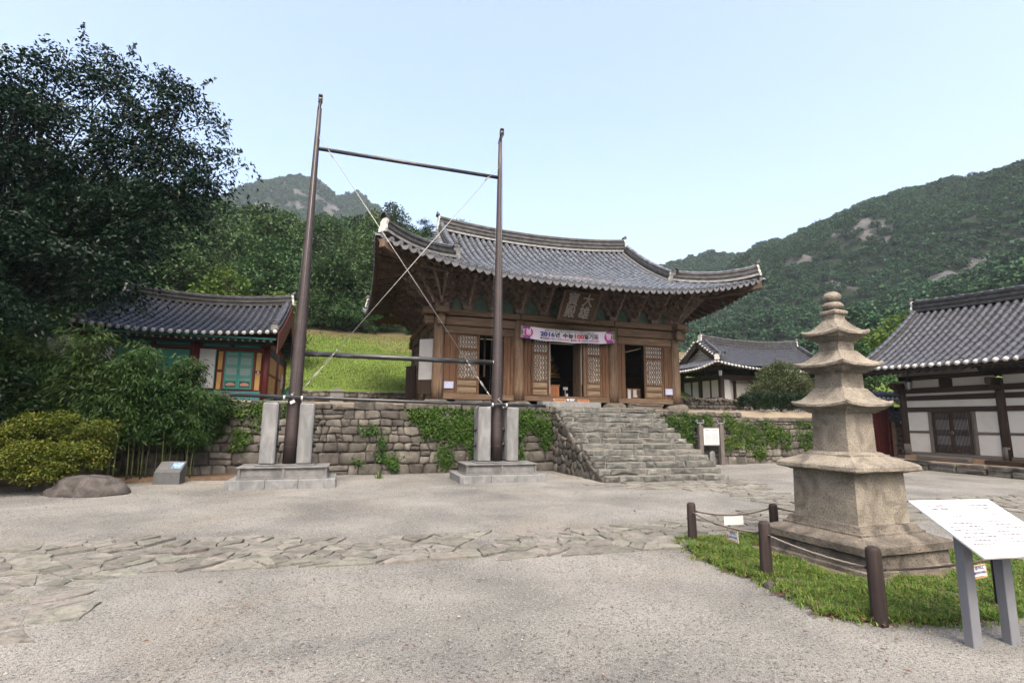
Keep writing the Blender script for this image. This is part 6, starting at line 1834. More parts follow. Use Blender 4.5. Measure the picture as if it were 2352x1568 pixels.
stairs = thing('stone_stairs', 'wide flight of worn stone steps up to the main hall', 'stairs', (8.5, 14.5, 0))
def build_stairs():
    n = 13; y0, y1 = 12.62, 16.15; H = 2.04; k = 0
    for i in range(n):
        ya = y0+(y1-y0)*i/n; z1 = H*(i+1)/n; z0 = H*i/n; run = (y1-y0)/n
        xl, xr = 6.62+random.uniform(-.03, .03)-.002*i, 10.60+random.uniform(-.06, .06)-.030*i
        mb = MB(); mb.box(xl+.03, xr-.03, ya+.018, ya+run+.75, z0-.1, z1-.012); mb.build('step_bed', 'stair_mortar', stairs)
        x = xl
        while x < xr-.06:
            w = random.choice((random.uniform(.25, .5), random.uniform(.5, 1.15)))
            if xr-x-w < .2: w = xr-x
            mb = MB()
            # hewn front block
            d = random.uniform(.10, .22)
            front = ya+random.uniform(-.03, .022)
            M = Matrix(((1, 0, 0, 0), (0, 0, -1, front), (0, 1, 0, 0), (0, 0, 0, 1)))
            zz = z1+random.uniform(-.026, .012); zb = z0-.02+random.uniform(0, .035)
            rg = lambda: random.uniform(-.024, .024)
            poly = [(x+.003+rg(), zb+rg()*.5), (x+w*.5, zb+rg()), (x+w-.003+rg(), zb+rg()*.5), (x+w-.006+rg(), zz+rg()*.6), (x+w*.66, zz+rg()*.8), (x+w*.33, zz+rg()*.8), (x+.006+rg(), zz+rg()*.6)]
            vs = []; m = len(poly)
            for kk, (ins, dep) in enumerate(((0, d), (0, .035), (.012, .008), (.035, -.008+random.uniform(-.012, .012)))):
                cx_ = sum(p[0] for p in poly)/m; cz_ = sum(p[1] for p in poly)/m
                for u, v in poly:
                    du, dv = cx_-u, cz_-v; L = math.hypot(du, dv)
                    q = min(ins/max(L, .01), .8)
                    vs.append((u+du*q, front+dep+random.uniform(-.006, .006), v+dv*q+(0 if kk else -.01)))
            vs.append((cx_, front-.012+random.uniform(-.01, .01), cz_))
            fs = [(r*m+j, r*m+(j+1) % m, (r+1)*m+(j+1) % m, (r+1)*m+j) for r in range(3) for j in range(m)]+[(3*m+j, 3*m+(j+1) % m, 4*m) for j in range(m)]
            mb.add(vs, fs, False); mb.build('step_stone', 'stair_stone', stairs); k += 1
            x += w
    # left cheek: small stones under the slope of the steps
    M = Matrix(((0, 0, -1, 6.60), (1, 0, 0, 0), (0, 1, 0, 0), (0, 0, 0, 1)))
    poly = [(y0+.02, -.05), (16.2, -.05), (16.2, 2.0), (y1-.1, 1.92), (y0+.15, .08)]
    sites = [s for s in rubble_sites(12.6, 16.2, 0, 2.0, .24, .2) if poly_in(s, poly)]
    for c in voronoi(sites, poly, .008):
        if not c or area_c(c)[0] < .003: continue
        mb = MB(); stone(mb, c, M, .12, random.uniform(.02, .05), .010, 1, .6, k); mb.build('stone', 'wall_stone', stairs); k += 1
    mb = MB(); mb.prism(poly, M, -.30, -.03); mb.build('cheek_core', 'rubble_mortar', stairs)
    mb = MB(); mb.prism([(y0+.3, -.05), (16.6, -.05), (16.6, 1.9), (y1-.1, 1.85), (y0+.3, .1)], Matrix(((0, 0, 1, 0), (1, 0, 0, 0), (0, 1, 0, 0), (0, 0, 0, 1))), 9.9, 10.2); mb.build('cheek_core', 'rubble_mortar', stairs)
    x = 6.6
    while x < 10.25:
        w = random.uniform(.3, .7); mb = MB(); rough_box(mb, x+.005, min(x+w, 10.3)-.005, 16.10, 16.75, 1.9, 2.075, .014, .03); mb.build('step_stone', 'cap_stone', stairs); x += w
build_stairs()
# side return of the terrace between the stairs and the right wall
wy = lambda x, z: 16.12+.10*z
ivy('ivy spreading over the wall top left of the first pillar pair', [(-3.1, 1.75, .8, .28), (-2.2, 1.6, .35, .4), (-3.4, 1.3, .3, .4), (-2.7, .9, .2, .5), (-1.7, 1.75, .3, .2)], 3000, 31, wy)
ivy('dense ivy mat on the wall between the two pillar pairs', [(2.9, 1.55, .95, .40), (3.9, 1.5, .6, .42), (2.2, 1.75, .6, .12), (3.4, 1.15, .7, .3), (4.2, 1.05, .35, .35), (2.5, 1.2, .3, .25)], 7500, 32, wy)
ivy('small ivy tuft low on the wall near the second pillar pair', [(3.0, .45, .3, .3), (3.9, .55, .25, .35)], 1300, 33, wy)
ivy('thin ivy strands on the bare middle of the wall', [(1.1, .75, .10, .45), (.75, 1.25, .3, .10), (1.35, .4, .22, .12), (.3, .3, .25, .1), (1.5, .25, .1, .2)], 900, 34, wy)
ivy('ivy hanging over the wall just left of the stairs', [(5.55, 1.6, .45, .32), (6.15, 1.55, .35, .42), (5.3, 1.2, .3, .4), (6.3, 1.1, .2, .4), (5.5, .6, .25, .25)], 4600, 35, wy)
wr = lambda x, z: (17.25 if x < 15.3 else 17.55)+.10*z
ivy('ivy over the wall top between the stairs and the notice board', [(11.0, 1.6, .8, .32), (12.3, 1.5, .8, .45), (12.4, .9, .6, .5), (13.3, 1.6, .6, .35)], 5200, 36, wr)
ivy('broad curtain of ivy on the wall right of the notice board', [(14.6, 1.2, .55, .8), (15.6, 1.15, .6, .65), (16.6, 1.2, .7, .55), (17.4, 1.0, .55, .5), (16.2, .6, .4, .4)], 6500, 37, wr)
ivy('ivy on the far right wall end beside the pagoda', [(18.6, 1.2, .6, .6), (19.6, 1.3, .6, .6), (20.5, 1.2, .6, .6), (19.0, .5, .35, .3), (21.4, 1.1, .7, .7)], 4200, 38, wr)

# dark hedge and silver-green shrub on the terrace
tree('clipped_hedge', 'dark green clipped hedge on top of the wall behind the pagoda', (18.9, 19.2, 2.0), [((-1.3, 0, .45), (.8, .5, .5)), ((-.5, 0, .5), (.8, .5, .5)), ((.3, 0, .5), (.8, .5, .5)), ((1.1, 0, .5), (.8, .5, .5)), ((1.9, 0, .45), (.8, .5, .5))], 'leaf_hedge', 800, 26, .09, .07, .03, (0, 0, .2), cat='hedge', nb=3, seed=61, asp=.6, droop=.1, flat=.7, inner=.8)
tree('flowering_shrub', 'rounded pale olive shrub in front of the far roof, beside the pagoda', (20.5, 20.6, 2.1), [((0, 0, 1.45), (1.2, .9, .75)), ((-.9, 0, 1.1), (.8, .7, .5)), ((.9, 0, 1.5), (.9, .8, .65)), ((.2, 0, 2.1), (.8, .7, .5)), ((-.5, .1, 1.9), (.55, .5, .4)), ((1.4, 0, 1.0), (.8, .7, .5))], 'leaf_olive', 560, 34, .13, .085, .07, (0, 0, .5), cat='shrub', nb=10, seed=62, asp=.5, droop=.2, flat=.5, inner=.6)

# ---------------------------------------------------------------- stone pagoda
PX, PY, PR = 5.96, 5.023, R(2.2)
pag = thing('stone_pagoda', 'weathered three storey stone pagoda with ball finial inside the rope fence', 'pagoda', (PX, PY, 0), PR)
def square(mb, rings, n=6, jit=.006, smooth=False, wav=0, seed=0):
    """stack of square rings (a, z, corner lift, rounding); each side split in n pieces"""
    vs = []; N = 4*n; rg = random.Random(seed)
    for a, z, lift, rnd in rings:
        for s in range(4):
            for i in range(n):
                t = i/n*2-1; k = abs(t)**2.6
                ins = rnd*(abs(t)**8)
                x, y = t*a, -a+ins
                if abs(t) > .99: x = t*(a-rnd*.35); y = -(a-rnd*.35)
                c, sn = ((1, 0), (0, 1), (-1, 0), (0, -1))[s]
                vs.append((x*c-y*sn+rg.uniform(-jit, jit), x*sn+y*c+rg.uniform(-jit, jit), z+lift*k+rg.uniform(-jit, jit)*.7))
    fs = [(r*N+j, r*N+(j+1) % N, (r+1)*N+(j+1) % N, (r+1)*N+j) for r in range(len(rings)-1) for j in range(N)]
    fs.append(list(range(N))[::-1]); fs.append([(len(rings)-1)*N+j for j in range(N)])
    mb.add(vs, fs, smooth); return mb
def pieces(name, rings, mat, seed, n=10, jit=.004):
    mb = MB(); square(mb, rings, n, jit, False, 0, seed); return mb.build(name, mat, pag, local=True)
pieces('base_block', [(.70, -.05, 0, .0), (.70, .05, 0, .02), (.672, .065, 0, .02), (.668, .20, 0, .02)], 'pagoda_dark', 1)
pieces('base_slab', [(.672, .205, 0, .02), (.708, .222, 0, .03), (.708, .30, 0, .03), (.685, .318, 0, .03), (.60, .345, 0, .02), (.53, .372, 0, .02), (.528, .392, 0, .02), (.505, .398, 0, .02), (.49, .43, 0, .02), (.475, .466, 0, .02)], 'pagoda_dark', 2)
def body(name, a0, a1, z0, z1, post, seed, mid=True):
    o = pieces(name, [(a0*.955, z0, 0, .0), (a0*.955, z0+.01, 0, .01), (a1*.955, z1, 0, .01)], 'pagoda_stone', seed, 8, .003)
    for s in range(4):
        Rz = Matrix.Rotation(s*math.pi/2, 4, 'Z')
        for x0, x1 in (((-a0, -a0+post), (a0-post, a0))+(((-post*.55, post*.55),) if mid else ())):
            mb = MB(); q = a1/a0
            vs = [(x0, -a0, z0+.004), (x1, -a0, z0+.004), (x1*q, -a1, z1-.003), (x0*q, -a1, z1-.003)]
            mb.add([Rz @ Vector(p) for p in vs]+[Rz @ Vector((p[0], p[1]+.035, p[2])) for p in vs], [(0, 1, 2, 3), (0, 4, 5, 1), (1, 5, 6, 2), (2, 6, 7, 3), (3, 7, 4, 0)])
            mb.build('corner_post' if abs(x0+x1) > .05 else 'middle_post', 'pagoda_stone', o)
    return o
body('lower_body', .444, .434, .466, 1.035, .085, 3)
pieces('body_slab', [(.44, 1.036, 0, .01), (.455, 1.046, 0, .01), (.545, 1.062, .004, .02), (.556, 1.075, .004, .03), (.553, 1.115, .004, .03), (.535, 1.134, .004, .03), (.43, 1.180, 0, .02), (.335, 1.222, 0, .01), (.333, 1.240, 0, .01), (.30, 1.244, 0, .01), (.28, 1.262, 0, .01), (.262, 1.268, 0, .01)], 'pagoda_stone', 4)
body('storey_body', .252, .244, 1.266, 1.737, .055, 5, False)
def roofstone(a, z0, z1, zt, top, seed, bw):
    """stepped underside, thick eave with lifted corners, concave top"""
    h = z1-z0; r = []
    for k in range(4):
        q = bw+(a*.86-bw)*((k+.55)/4.2)
        r += [(q, z0+h*.62*k/4, 0, .005), (q, z0+h*.62*(k+.9)/4, 0, .005)]
    L = h*.42
    r += [(a*.95, z0+h*.64, L*.7, .02), (a, z0+h*.72, L, .03), (a*1.005, z0+h*.98, L*1.05, .03), (a*.97, z0+h*1.08, L*1.0, .03)]
    for k in range(1, 7):
        t = k/6; q = a*.97+(top-a*.97)*t; zz = (z0+h*1.08)+(zt-(z0+h*1.08))*(t**1.7)
        r.append((q, zz, L*(1-t)**2*.9, .02))
    return pieces('roof_stone', r, 'pagoda_stone', seed, 12, .004)
roofstone(.400, 1.738, 1.842, 2.043, .215, 6, .25)
body('storey_body', .200, .194, 2.043, 2.236, .045, 7, False)
roofstone(.357, 2.237, 2.335, 2.516, .165, 8, .20)
body('storey_body', .150, .146, 2.516, 2.640, .035, 9, False)
roofstone(.280, 2.641, 2.742, 2.925, .10, 10, .15)
pieces('finial_base', [(.092, 2.925, 0, .01), (.092, 2.99, 0, .01), (.118, 3.0, 0, .01), (.122, 3.03, 0, .01), (.10, 3.05, 0, .01)], 'pagoda_stone', 11, 6, .004)
for z, r, h, nm in ((3.052, .125, .115, 'finial_disc'), (3.165, .105, .135, 'finial_ball')):
    mb = MB(); mb.lathe([(r*.45, 0), (r*.82, h*.12), (r, h*.42), (r*.97, h*.62), (r*.7, h*.9), (r*.3, h), (0, h)], (0, 0, z), 18); mb.build(nm, 'pagoda_stone', pag, local=True)
# ---------------------------------------------------------------- banner pole frame and its stone pedestals
def pedestal(cx, p1, p2, label):
    t = thing('pole_pedestal', label, 'pedestal', (cx, 13.9, 0), 0, 'stone pedestals of the banner pole frame')
    x = cx-1.17
    for w in (.82, .70, .82):
        mb = MB(); mb.box(x+.003, x+w-.003, 13.2, 14.6, -.05, .18, .008); mb.build('base_slab', 'granite_grey', t); x += w
    mb = MB(); a, b = cx-.96, cx+.96
    mb.box(a, b, 13.44, 14.36, .1805, .425, .004)
    mb.box(a-.04, b+.04, 13.39, 14.41, .4255, .462, .006); mb.box(a-.03, b+.03, 13.40, 14.40, .181, .215, .004)
    for x0, x1 in ((a, a+.05), (cx-.025, cx+.025), (b-.05, b)):
        mb.box(x0, x1, 13.405, 13.4395, .2155, .425)
    for y0, y1 in ((13.4405, 13.49), (14.31, 14.36)):
        mb.box(a-.014, a-.0005, y0, y1, .2155, .425); mb.box(b+.0005, b+.014, y0, y1, .2155, .425)
    mb.build('base_block', 'granite_stained', t)
    # carved lotus relief in the panels
    for x0, x1 in ((a+.07, cx-.04), (cx+.04, b-.07)):
        mb = MB(); k = 5; w = (x1-x0)/k
        for i in range(k):
            F = Matrix(((1, 0, 0, x0+w*(i+.5)), (0, 0, -1, 13.44), (0, 1, 0, .235), (0, 0, 0, 1)))
            mb.prism([(-w*.40, 0), (w*.40, 0), (w*.44, .07), (w*.2, .10), (0, .135), (-w*.2, .10), (-w*.44, .07)], F, 0, .006)
        mb.build('carved_panel', 'granite_stained', t)
    mb = MB(); mb.box(cx-.66, cx+.66, 13.6, 14.3, .4625, .492, .01); mb.build('top_plate', 'granite_stained', t)
    for x0, x1 in (p1, p2):
        mb = MB(); rough_box(mb, x0, x1, 13.70, 14.22, .4925, 1.955, .006, .03); o = mb.build('pillar', 'granite_grey', t)
        mb = MB(); mb.box(x0+.03, x1-.03, 13.76, 14.16, 1.953, 1.985, .02); mb.build('pillar_top', 'granite_grey', o)
    for z in (.93, 1.34):
        for (x0, x1) in (p1, p2):
            for xa, xb in ((x0-.07, x0-.002), (x1+.002, x1+.07)):
                mb = MB(); mb.tube([(xa, 13.96, z), (xb, 13.96, z)], .06, 10); mb.build('bolt', 'black_iron', t)
    return t
pedestal(-1.30, (-1.89, -1.55), (-1.07, -.73), 'stone pedestal with two pillars holding the pole nearer the painted shrine')
pedestal(4.02, (3.43, 3.78), (4.23, 4.57), 'stone pedestal with two pillars holding the pole nearer the stone stairs')
frame = thing('banner_stand', 'tall frame of two tapering brown poles with crossbars and crossed steel cables', 'banner stand', (1.4, 13.97, 0))
def build_frame():
    PL, PRr, y = -1.235, 4.01, 13.97
    for x in (PL, PRr):
        mb = MB(); zs = [.4925, 1.2, 2.2, 3.5, 5, 6.5, 8, 9.0, 9.9]; rs = [.168, .166, .160, .143, .120, .099, .081, .069, .057]
        mb.tube([(x+(.10 if x < 0 else -.03)*(z/10), y, z) for z in zs], rs, 20)
        p = mb.build('pole', 'pole_brown', frame)
        xt = x+(.10 if x < 0 else -.03)
        for z in [.9+.62*i for i in range(14)]:
            r = np.interp(z, zs, rs); xx = x+(.10 if x < 0 else -.03)*(z/10)
            mb = MB(); mb.tube([(xx, y, z-.004), (xx, y, z+.004)], [r+.0012]*2, 20); mb.build('joint', 'pole_joint', p)
        mb = MB(); mb.bar((xt-.03, y+.02, 9.8), (xt+.03, y-.12, 10.12), .06, .10, ch=.01); mb.bar((xt-.035, y-.10, 10.02), (xt-.035, y-.10, 10.2), .015, .10); mb.bar((xt+.06, y-.10, 10.02), (xt+.06, y-.10, 10.2), .015, .10); mb.box(xt-.04, xt+.065, y-.16, y-.04, 10.2, 10.225)
        mb.build('pulley_bracket', 'black_iron', p)
        mb = MB(); mb.tube([(xt-.02, y-.1, 10.12), (xt+.045, y-.1, 10.12)], .04, 10); mb.build('pulley', 'steel', p)
        mb = MB(); mb.tube([(xt+.01, y-.14, 10.1), (x+.02, y-.20, 2.16)], .0045, 4); mb.build('halyard', 'steel', p)
        mb = MB(); mb.tube([(xt-.01, y+.13, 10.1), (x-.20, y+.1, 1.99)], .003, 4); mb.build('halyard', 'steel', p)
        mb = MB(); mb.tube([(x+.02, y-.2, 2.2), (x-.05, y-.23, 2.16), (x+.06, y-.24, 2.08), (x-.01, y-.24, 2.03)], .012, 5); mb.build('cleat', 'steel', p)
    xa, xb = PL+.087, PRr-.026
    mb = MB(); mb.tube([(xa+.05, y, 8.74), (xb-.05, y, 8.72)], .052, 14); mb.build('crossbar', 'bar_black', frame)
    mb = MB(); mb.tube([(PL+.03, y, 3.20), (PRr-.10, y, 3.19)], .068, 14); o = mb.build('crossbar', 'bar_black', frame)
    mb = MB(); mb.tube([(PRr-.155, y, 3.19), (PRr-.11, y, 3.19)], .074, 14); mb.build('collar', 'steel', o)
    mb = MB(); mb.tube([(-2.62, 13.74, 2.115), (1.3, 13.735, 2.05), (5.37, 13.74, 2.005)], .043, 12); o = mb.build('crossbar', 'bar_black', frame)
    for x in (PL-.20, PL+.20, PRr-.20, PRr+.20):
        z = 2.093-(x+2.6)*.0135
        mb = MB(); mb.tube([(x-.022, 13.74, z), (x+.022, 13.74, z)], .058, 12); mb.bar((x, 13.74, z), (x, 13.9, z-.02), .04, .09); mb.build('strap', 'white_tape', o)
    mb = MB()
    mb.bar((PL+.04, 13.73, 2.0), (PL-.06, 13.73, 1.95), .02, .07); mb.build('strap', 'white_tape', o)
    for (x0, z0, x1, z1) in ((xa+.03, 9.12, PRr-.18, 2.16), (xb-.03, 9.10, PL+.20, 2.30)):
        s = 1 if x1 > x0 else -1
        a, b = Vector((x0, y-.04, z0)), Vector((x1, y-.12, z1)); D = lambda t: a.lerp(b, t)
        mb = MB(); mb.tube([D(.055), D(.5), D(.865)], .0095, 6); o = mb.build('cable', 'steel', frame)
        mb = MB()
        n_ = Vector((b.z-a.z, 0, -(b.x-a.x))).normalized()
        for sg in (-1, 1):
            mb.tube([D(0.0)+n_*.0, D(.02)+n_*.045*sg, D(.045)+n_*.03*sg, D(.06)], .007, 5)
        mb.tube([D(.065)+n_*.02, D(.085)+n_*.02], .013, 5)
        mb.build('cable_loop', 'steel', o)
        mb = MB()
        for sg in (-1, 1): mb.tube([D(.855), D(.88)+n_*.02*sg, D(.905)+n_*.02*sg, D(.915)], .006, 5)
        mb.tube([D(.85), D(.857)], .02, 6); mb.tube([D(.867), D(.873)], .02, 6); mb.build('cable_loop', 'steel', o)
        mb = MB(); mb.tube([D(.912), D(.935)], .010, 6)
        for sg in (-1, 1): mb.tube([D(.93)+n_*.014*sg, D(.972)+n_*.014*sg], .008, 6)
        mb.tube([D(.93)+n_*.02, D(.93)-n_*.02], .010, 6); mb.tube([D(.972)+n_*.02, D(.972)-n_*.02], .010, 6); mb.tube([D(.97), D(1.0)], .011, 6)
        mb.build('turnbuckle', 'steel', o)
build_frame()

# ---------------------------------------------------------------- rope fence round the pagoda
POSTS = [((4.65, 6.34), .50, 'dark wooden fence post at the corner of the grass nearest the stairs'),
         ((5.93, 6.20), .46, 'dark wooden fence post just behind the upper left corner of the pagoda base'),
         ((4.36, 4.71), .56, 'dark wooden fence post in front of the left corner of the pagoda base'),
         ((4.29, 3.42), .59, 'nearest dark wooden fence post, beside the white information panel'),
         ((5.62, 3.30), .56, 'dark wooden fence post hidden behind the legs of the white information panel'),
         ((7.5, 6.1), .5, 'dark wooden fence post behind the far right corner of the pagoda base')]
for (x, y), h, lab in POSTS:
    t = thing('fence_post', lab, 'fence post', (x, y, 0), random.random(), 'wooden posts of the pagoda rope fence')
    mb = MB(); r = .060; mb.lathe([(r*1.02, -.1), (r*1.02, .03), (r, h*.5), (r*.97, h-.035), (r*.86, h-.012), (r*.6, h), (0, h+.002)], (0, 0, 0), 18)
    o = mb.build('post', 'post_wood', t, local=True); o.rotation_euler = (random.uniform(-.02, .02), random.uniform(-.02, .02), 0)
def rope(a, b, sag, r, mat, label):
    a, b = Vector(a), Vector(b); n = 90
    t = thing('rope', label, 'rope', tuple(a), 0, 'ropes of the pagoda fence'); mb = MB()
    L = (b-a).length; turns = L/.055
    c = [a.lerp(b, i/n)+Vector((0, 0, -sag*4*(i/n)*(1-i/n))) for i in range(n+1)]
    d = (b-a).normalized(); x = d.cross(Vector((0, 0, 1))).normalized(); z = x.cross(d)
    for k in range(3):
        pts = []
        for i in range(n*3+1):
            s = i/(n*3); j = min(int(s*n), n-1); q = c[j].lerp(c[j+1], s*n-j); ph = 2*math.pi*(turns*s+k/3)
            pts.append(q+(x*math.cos(ph)+z*math.sin(ph))*r*.55)
        mb.tube(pts, r*.58, 4, ref=(0, 0, 1))
    mb.build('strands', mat, t)
    mb = MB()
    for q in (c[2], c[-3]): mb.tube([q-d*.012, q+d*.012], r*1.35, 8)
    mb.build('knot', 'black_iron', t)
    return c
c1 = rope((4.70, 6.34, .385), (5.88, 6.21, .40), .075, .010, 'rope_brown', 'brown rope sagging between the two rear posts left of the pagoda')
c2 = rope((4.63, 6.28, .375), (4.37, 4.77, .425), .05, .011, 'rope', 'pale rope carrying the small notice between two posts')
c3 = rope((4.36, 4.65, .42), (4.30, 3.48, .40), .028, .011, 'rope', 'pale rope running along the pagoda base to the nearest post')
c4 = rope((4.35, 3.42, .40), (5.56, 3.31, .44), .025, .010, 'rope_brown', 'brown rope from the nearest post to behind the white panel')
c5 = rope((5.98, 6.20, .40), (7.45, 6.1, .42), .10, .010, 'rope_brown', 'brown rope behind the pagoda base')
def notice(p, q, w, h, label, front=True, tilt=.0):
    p, q = Vector(p), Vector(q); ux = (q-p).normalized(); ux.z *= 1
    uy = Vector((0, 0, 1)); uy = (uy-ux*uy.dot(ux)).normalized()
    M = frame_at(p+(q-p)*.5-uy*(h/2+.015), ux, uy)
    t = thing('notice', label, 'notice', M.translation); M2 = M.copy(); M2.translation = (0, 0, 0)
    def bx(name, x0, x1, y0, y1, z0, z1, mat, par):
        m = MB(); m.box(x0, x1, y0, y1, z0, z1, 0, M2); return m.build(name, mat, par, local=True)
    b = bx('board', -w/2, w/2, -h/2, h/2, -.003, .003, 'white_panel', t)
    if front:
        for x0, x1, y0, y1 in ((-w/2, w/2, h/2-.012, h/2), (-w/2, w/2, -h/2, -h/2+.012), (-w/2, -w/2+.008, -h/2, h/2), (w/2-.008, w/2, -h/2, h/2)): bx('border', x0, x1, y0, y1, .003, .0045, 'shrine_ochre', b)
        for s, y, sz, bo, wd in (('앉거나,', .035*h/.13, .036, .001, w*.48), ('들어가지 마세요', -.012*h/.13, .026, .0008, w*.66)):
            text(s, sz, M2 @ Matrix.Translation((w*.10, y, .005)), 'ink_blue', b, width=wd, bold=bo)
        m = MB(); m.tube([M2 @ Vector((-w*.36, .0, .004)), M2 @ Vector((-w*.36, .0, .006))], .012, 10); m.tube([M2 @ Vector((-w*.36, -h*.2, .004)), M2 @ Vector((-w*.36, -h*.2, .006))], .016, 10); m.build('figure_mark', 'orange_wood', b, local=True)
        for k in range(9): bx('small_print', -w*.22+k*w*.058, -w*.22+k*w*.058+w*.045, -h*.40, -h*.34, .003, .0045, 'ink_grey', b)
    m = MB()
    for x in (-w*.38, w*.38): m.tube([M2 @ Vector((x, h/2-.01, 0)), M2 @ Vector((x, h/2+.03, 0))], .003, 4)
    m.build('tie', 'black_iron', t, local=True)
notice(c2[48]+Vector((-.012, 0, -.012)), c2[66]+Vector((-.012, 0, -.012)), .25, .125, 'small white notice with yellow border hanging from the rope beside the grass')
notice(c1[35], c1[55], .30, .12, 'blank white back of a notice hanging from the rear rope', False)
notice(c4[66]+Vector((.0, -.012, -.01)), c4[82]+Vector((0, -.012, -.01)), .2, .11, 'small notice on the rope right of the white information panel')

# ---------------------------------------------------------------- white information panel
def info_panel():
    P1 = Vector((4.37, 3.15, 1.0)); ux = Vector((.993, -.118, 0)); dn = Vector((-.064, -.536, -.31)); w, h = .79, dn.length
    uy = -dn.normalized(); ux = (ux-uy*ux.dot(uy)).normalized()
    M = frame_at(P1+ux*w/2+dn*.5, ux, uy)
    t = thing('information_panel', 'white tilted information panel on two grey legs at the right front', 'information panel', (M.translation.x, M.translation.y, 0))
    M2 = M.copy(); M2.translation = M.translation-org(t)
    mb = MB(); mb.box(-w/2, w/2, -h/2, h/2, -.018, 0, .003, M2); b = mb.build('panel', 'white_panel', t, local=True)
    put = lambda s, x, y, sz, wd, mat='ink', bo=.0: text(s, sz, M2 @ Matrix.Translation((x, y, .0012)), mat, b, width=wd, bold=bo)
    put('내소사 삼층석탑', -w*.27, h*.375, .030, .155, bo=.0006); put('(來蘇寺 三層石塔)', -w*.27, h*.315, .030, .165, bo=.0006)
    put('Three-Story Stone Pagoda', w*.23, h*.375, .030, .235, bo=.0004); put('in Naeso Temple', w*.23, h*.315, .030, .145, bo=.0004)
    rg = random.Random(3); mb = MB()
    def dashes(x0, x1, y, s):
        x = x0
        while x < x1:
            l = rg.uniform(.012, .04)
            if x+l > x1: break
            mb.box(x, x+l, y-s/2, y+s/2, .0003, .0012, 0, M2); x += l+rg.uniform(.006, .012)
    for k, (xa, xb) in enumerate(((-.19, -.06), (-.20, -.05))): dashes(xa, xb, h*(.18-.045*k), .008)
    for k, (xa, xb) in enumerate(((.16, .33), (.24, .33))): dashes(xa, xb, h*(.20-.045*k), .007)
    for k in range(7): dashes(-.34, -.04 if k < 6 else -.12, h*(.055-.058*k), .010)
    for k in range(7): dashes(.03, .345 if k < 6 else .2, h*(.075-.058*k), .009)
    mb.build('small_print', 'ink', b, local=True)
    for (x, y) in ((4.545, 2.90), (4.895, 2.86)):
        d = Vector((x, y, 0)); # height of the panel's underside above this point
        n = M.to_3x3() @ Vector((0, 0, 1)); c0 = M.translation; z = c0.z-(n.x*(x-c0.x)+n.y*(y-c0.y))/n.z-.02
        mb = MB(); Rz = Matrix.Rotation(-.12, 4, 'Z'); Rz.translation = d-org(t)
        mb.box(-.042, .042, -.036, .036, -.05, z-.012, .004, Rz); o = mb.build('leg', 'grey_metal', t, local=True)
info_panel()

# ---------------------------------------------------------------- notice board by the stairs, stone marker, stele, boulder
def notice_board():
    t = thing('notice_board', 'brown framed notice board with white sheet right of the stairs', 'notice board', (13.43, 16.95, 0)); y = 16.95
    for x in (12.95, 13.90):
        mb = MB(); mb.box(x-.085, x+.085, y-.07, y+.07, -.05, 1.50, .008); o = mb.build('post', 'sign_brown', t)
        mb = MB(); mb.box(x-.03, x+.03, y-.03, y+.03, 1.50, 1.56); mb.box(x-.15, x+.15, y-.04, y+.04, 1.56, 1.60, .005)
        for s in (-1, 1): mb.box(x+s*.15-.025, x+s*.15+.025, y-.04, y+.04, 1.602, 1.70, .006)
        mb.build('bracket_cap', 'grey_metal', o)
    mb = MB(); mb.box(13.04, 13.81, y-.035, y+.035, .72, 1.42, .008); b = mb.build('frame', 'sign_brown', t)
    mb = MB(); mb.box(13.08, 13.77, y-.041, y-.0355, .76, 1.38); s = mb.build('sheet', 'white_panel', b)
    rg = random.Random(8); mb = MB()
    for x0, x1, n in ((13.12, 13.40, 9), (13.45, 13.73, 10)):
        for k in range(n):
            x = x0
            while x < x1-.02:
                l = rg.uniform(.02, .06); mb.box(x, min(x+l, x1), y-.0425, y-.0412, 1.17-.042*k, 1.183-.042*k); x += l+.01
    for x0, x1 in ((13.14, 13.36), (13.44, 13.72)): mb.box(x0, x1, y-.0425, y-.0412, 1.30, 1.318)
    mb.build('small_print', 'ink', s)
notice_board()
mb = MB(); mb.lathe([(.12, -.05), (.12, .44), (.105, .5), (.06, .535), (0, .545)], (13.15, 16.55, 0), 4, False)
o = mb.build('stone_marker', 'granite_grey'); tag(o, 'small round topped stone marker standing before the notice board', 'stone marker')
def stele():
    t = thing('info_stele', 'low dark wedge shaped information stone with a blue picture beside the bamboo', 'information stone', (-3.95, 14.72, 0), R(-6))
    w = .28; mb = MB()
    mb.add([(-w, -.16, -.03), (w, -.16, -.03), (w, .16, -.03), (-w, .16, -.03), (-w, -.16, .27), (w, -.16, .27), (w, .20, .50), (-w, .20, .50)], [(0, 3, 2, 1), (4, 5, 6, 7), (0, 1, 5, 4), (1, 2, 6, 5), (2, 3, 7, 6), (3, 0, 4, 7)])
    b = mb.build('block', 'stele_grey', t, local=True)
    M = frame_at((0, .02, .386), (1, 0, 0), (0, .843, .538))
    mb = MB(); mb.box(.02, .24, -.06, .16, .0005, .003, 0, M); mb.build('picture', 'photo_blue', b, local=True)
    mb = MB(); rg = random.Random(4)
    for k in range(5):
        x = -.22
        while x < -.04: l = rg.uniform(.015, .04); mb.box(x, x+l, .08-.04*k, .088-.04*k, .0005, .002, 0, M); x += l+.008
    mb.box(-.1, .12, .185, .20, .0005, .002, 0, M)
    mb.build('small_print', 'ink_grey', b, local=True)
stele()
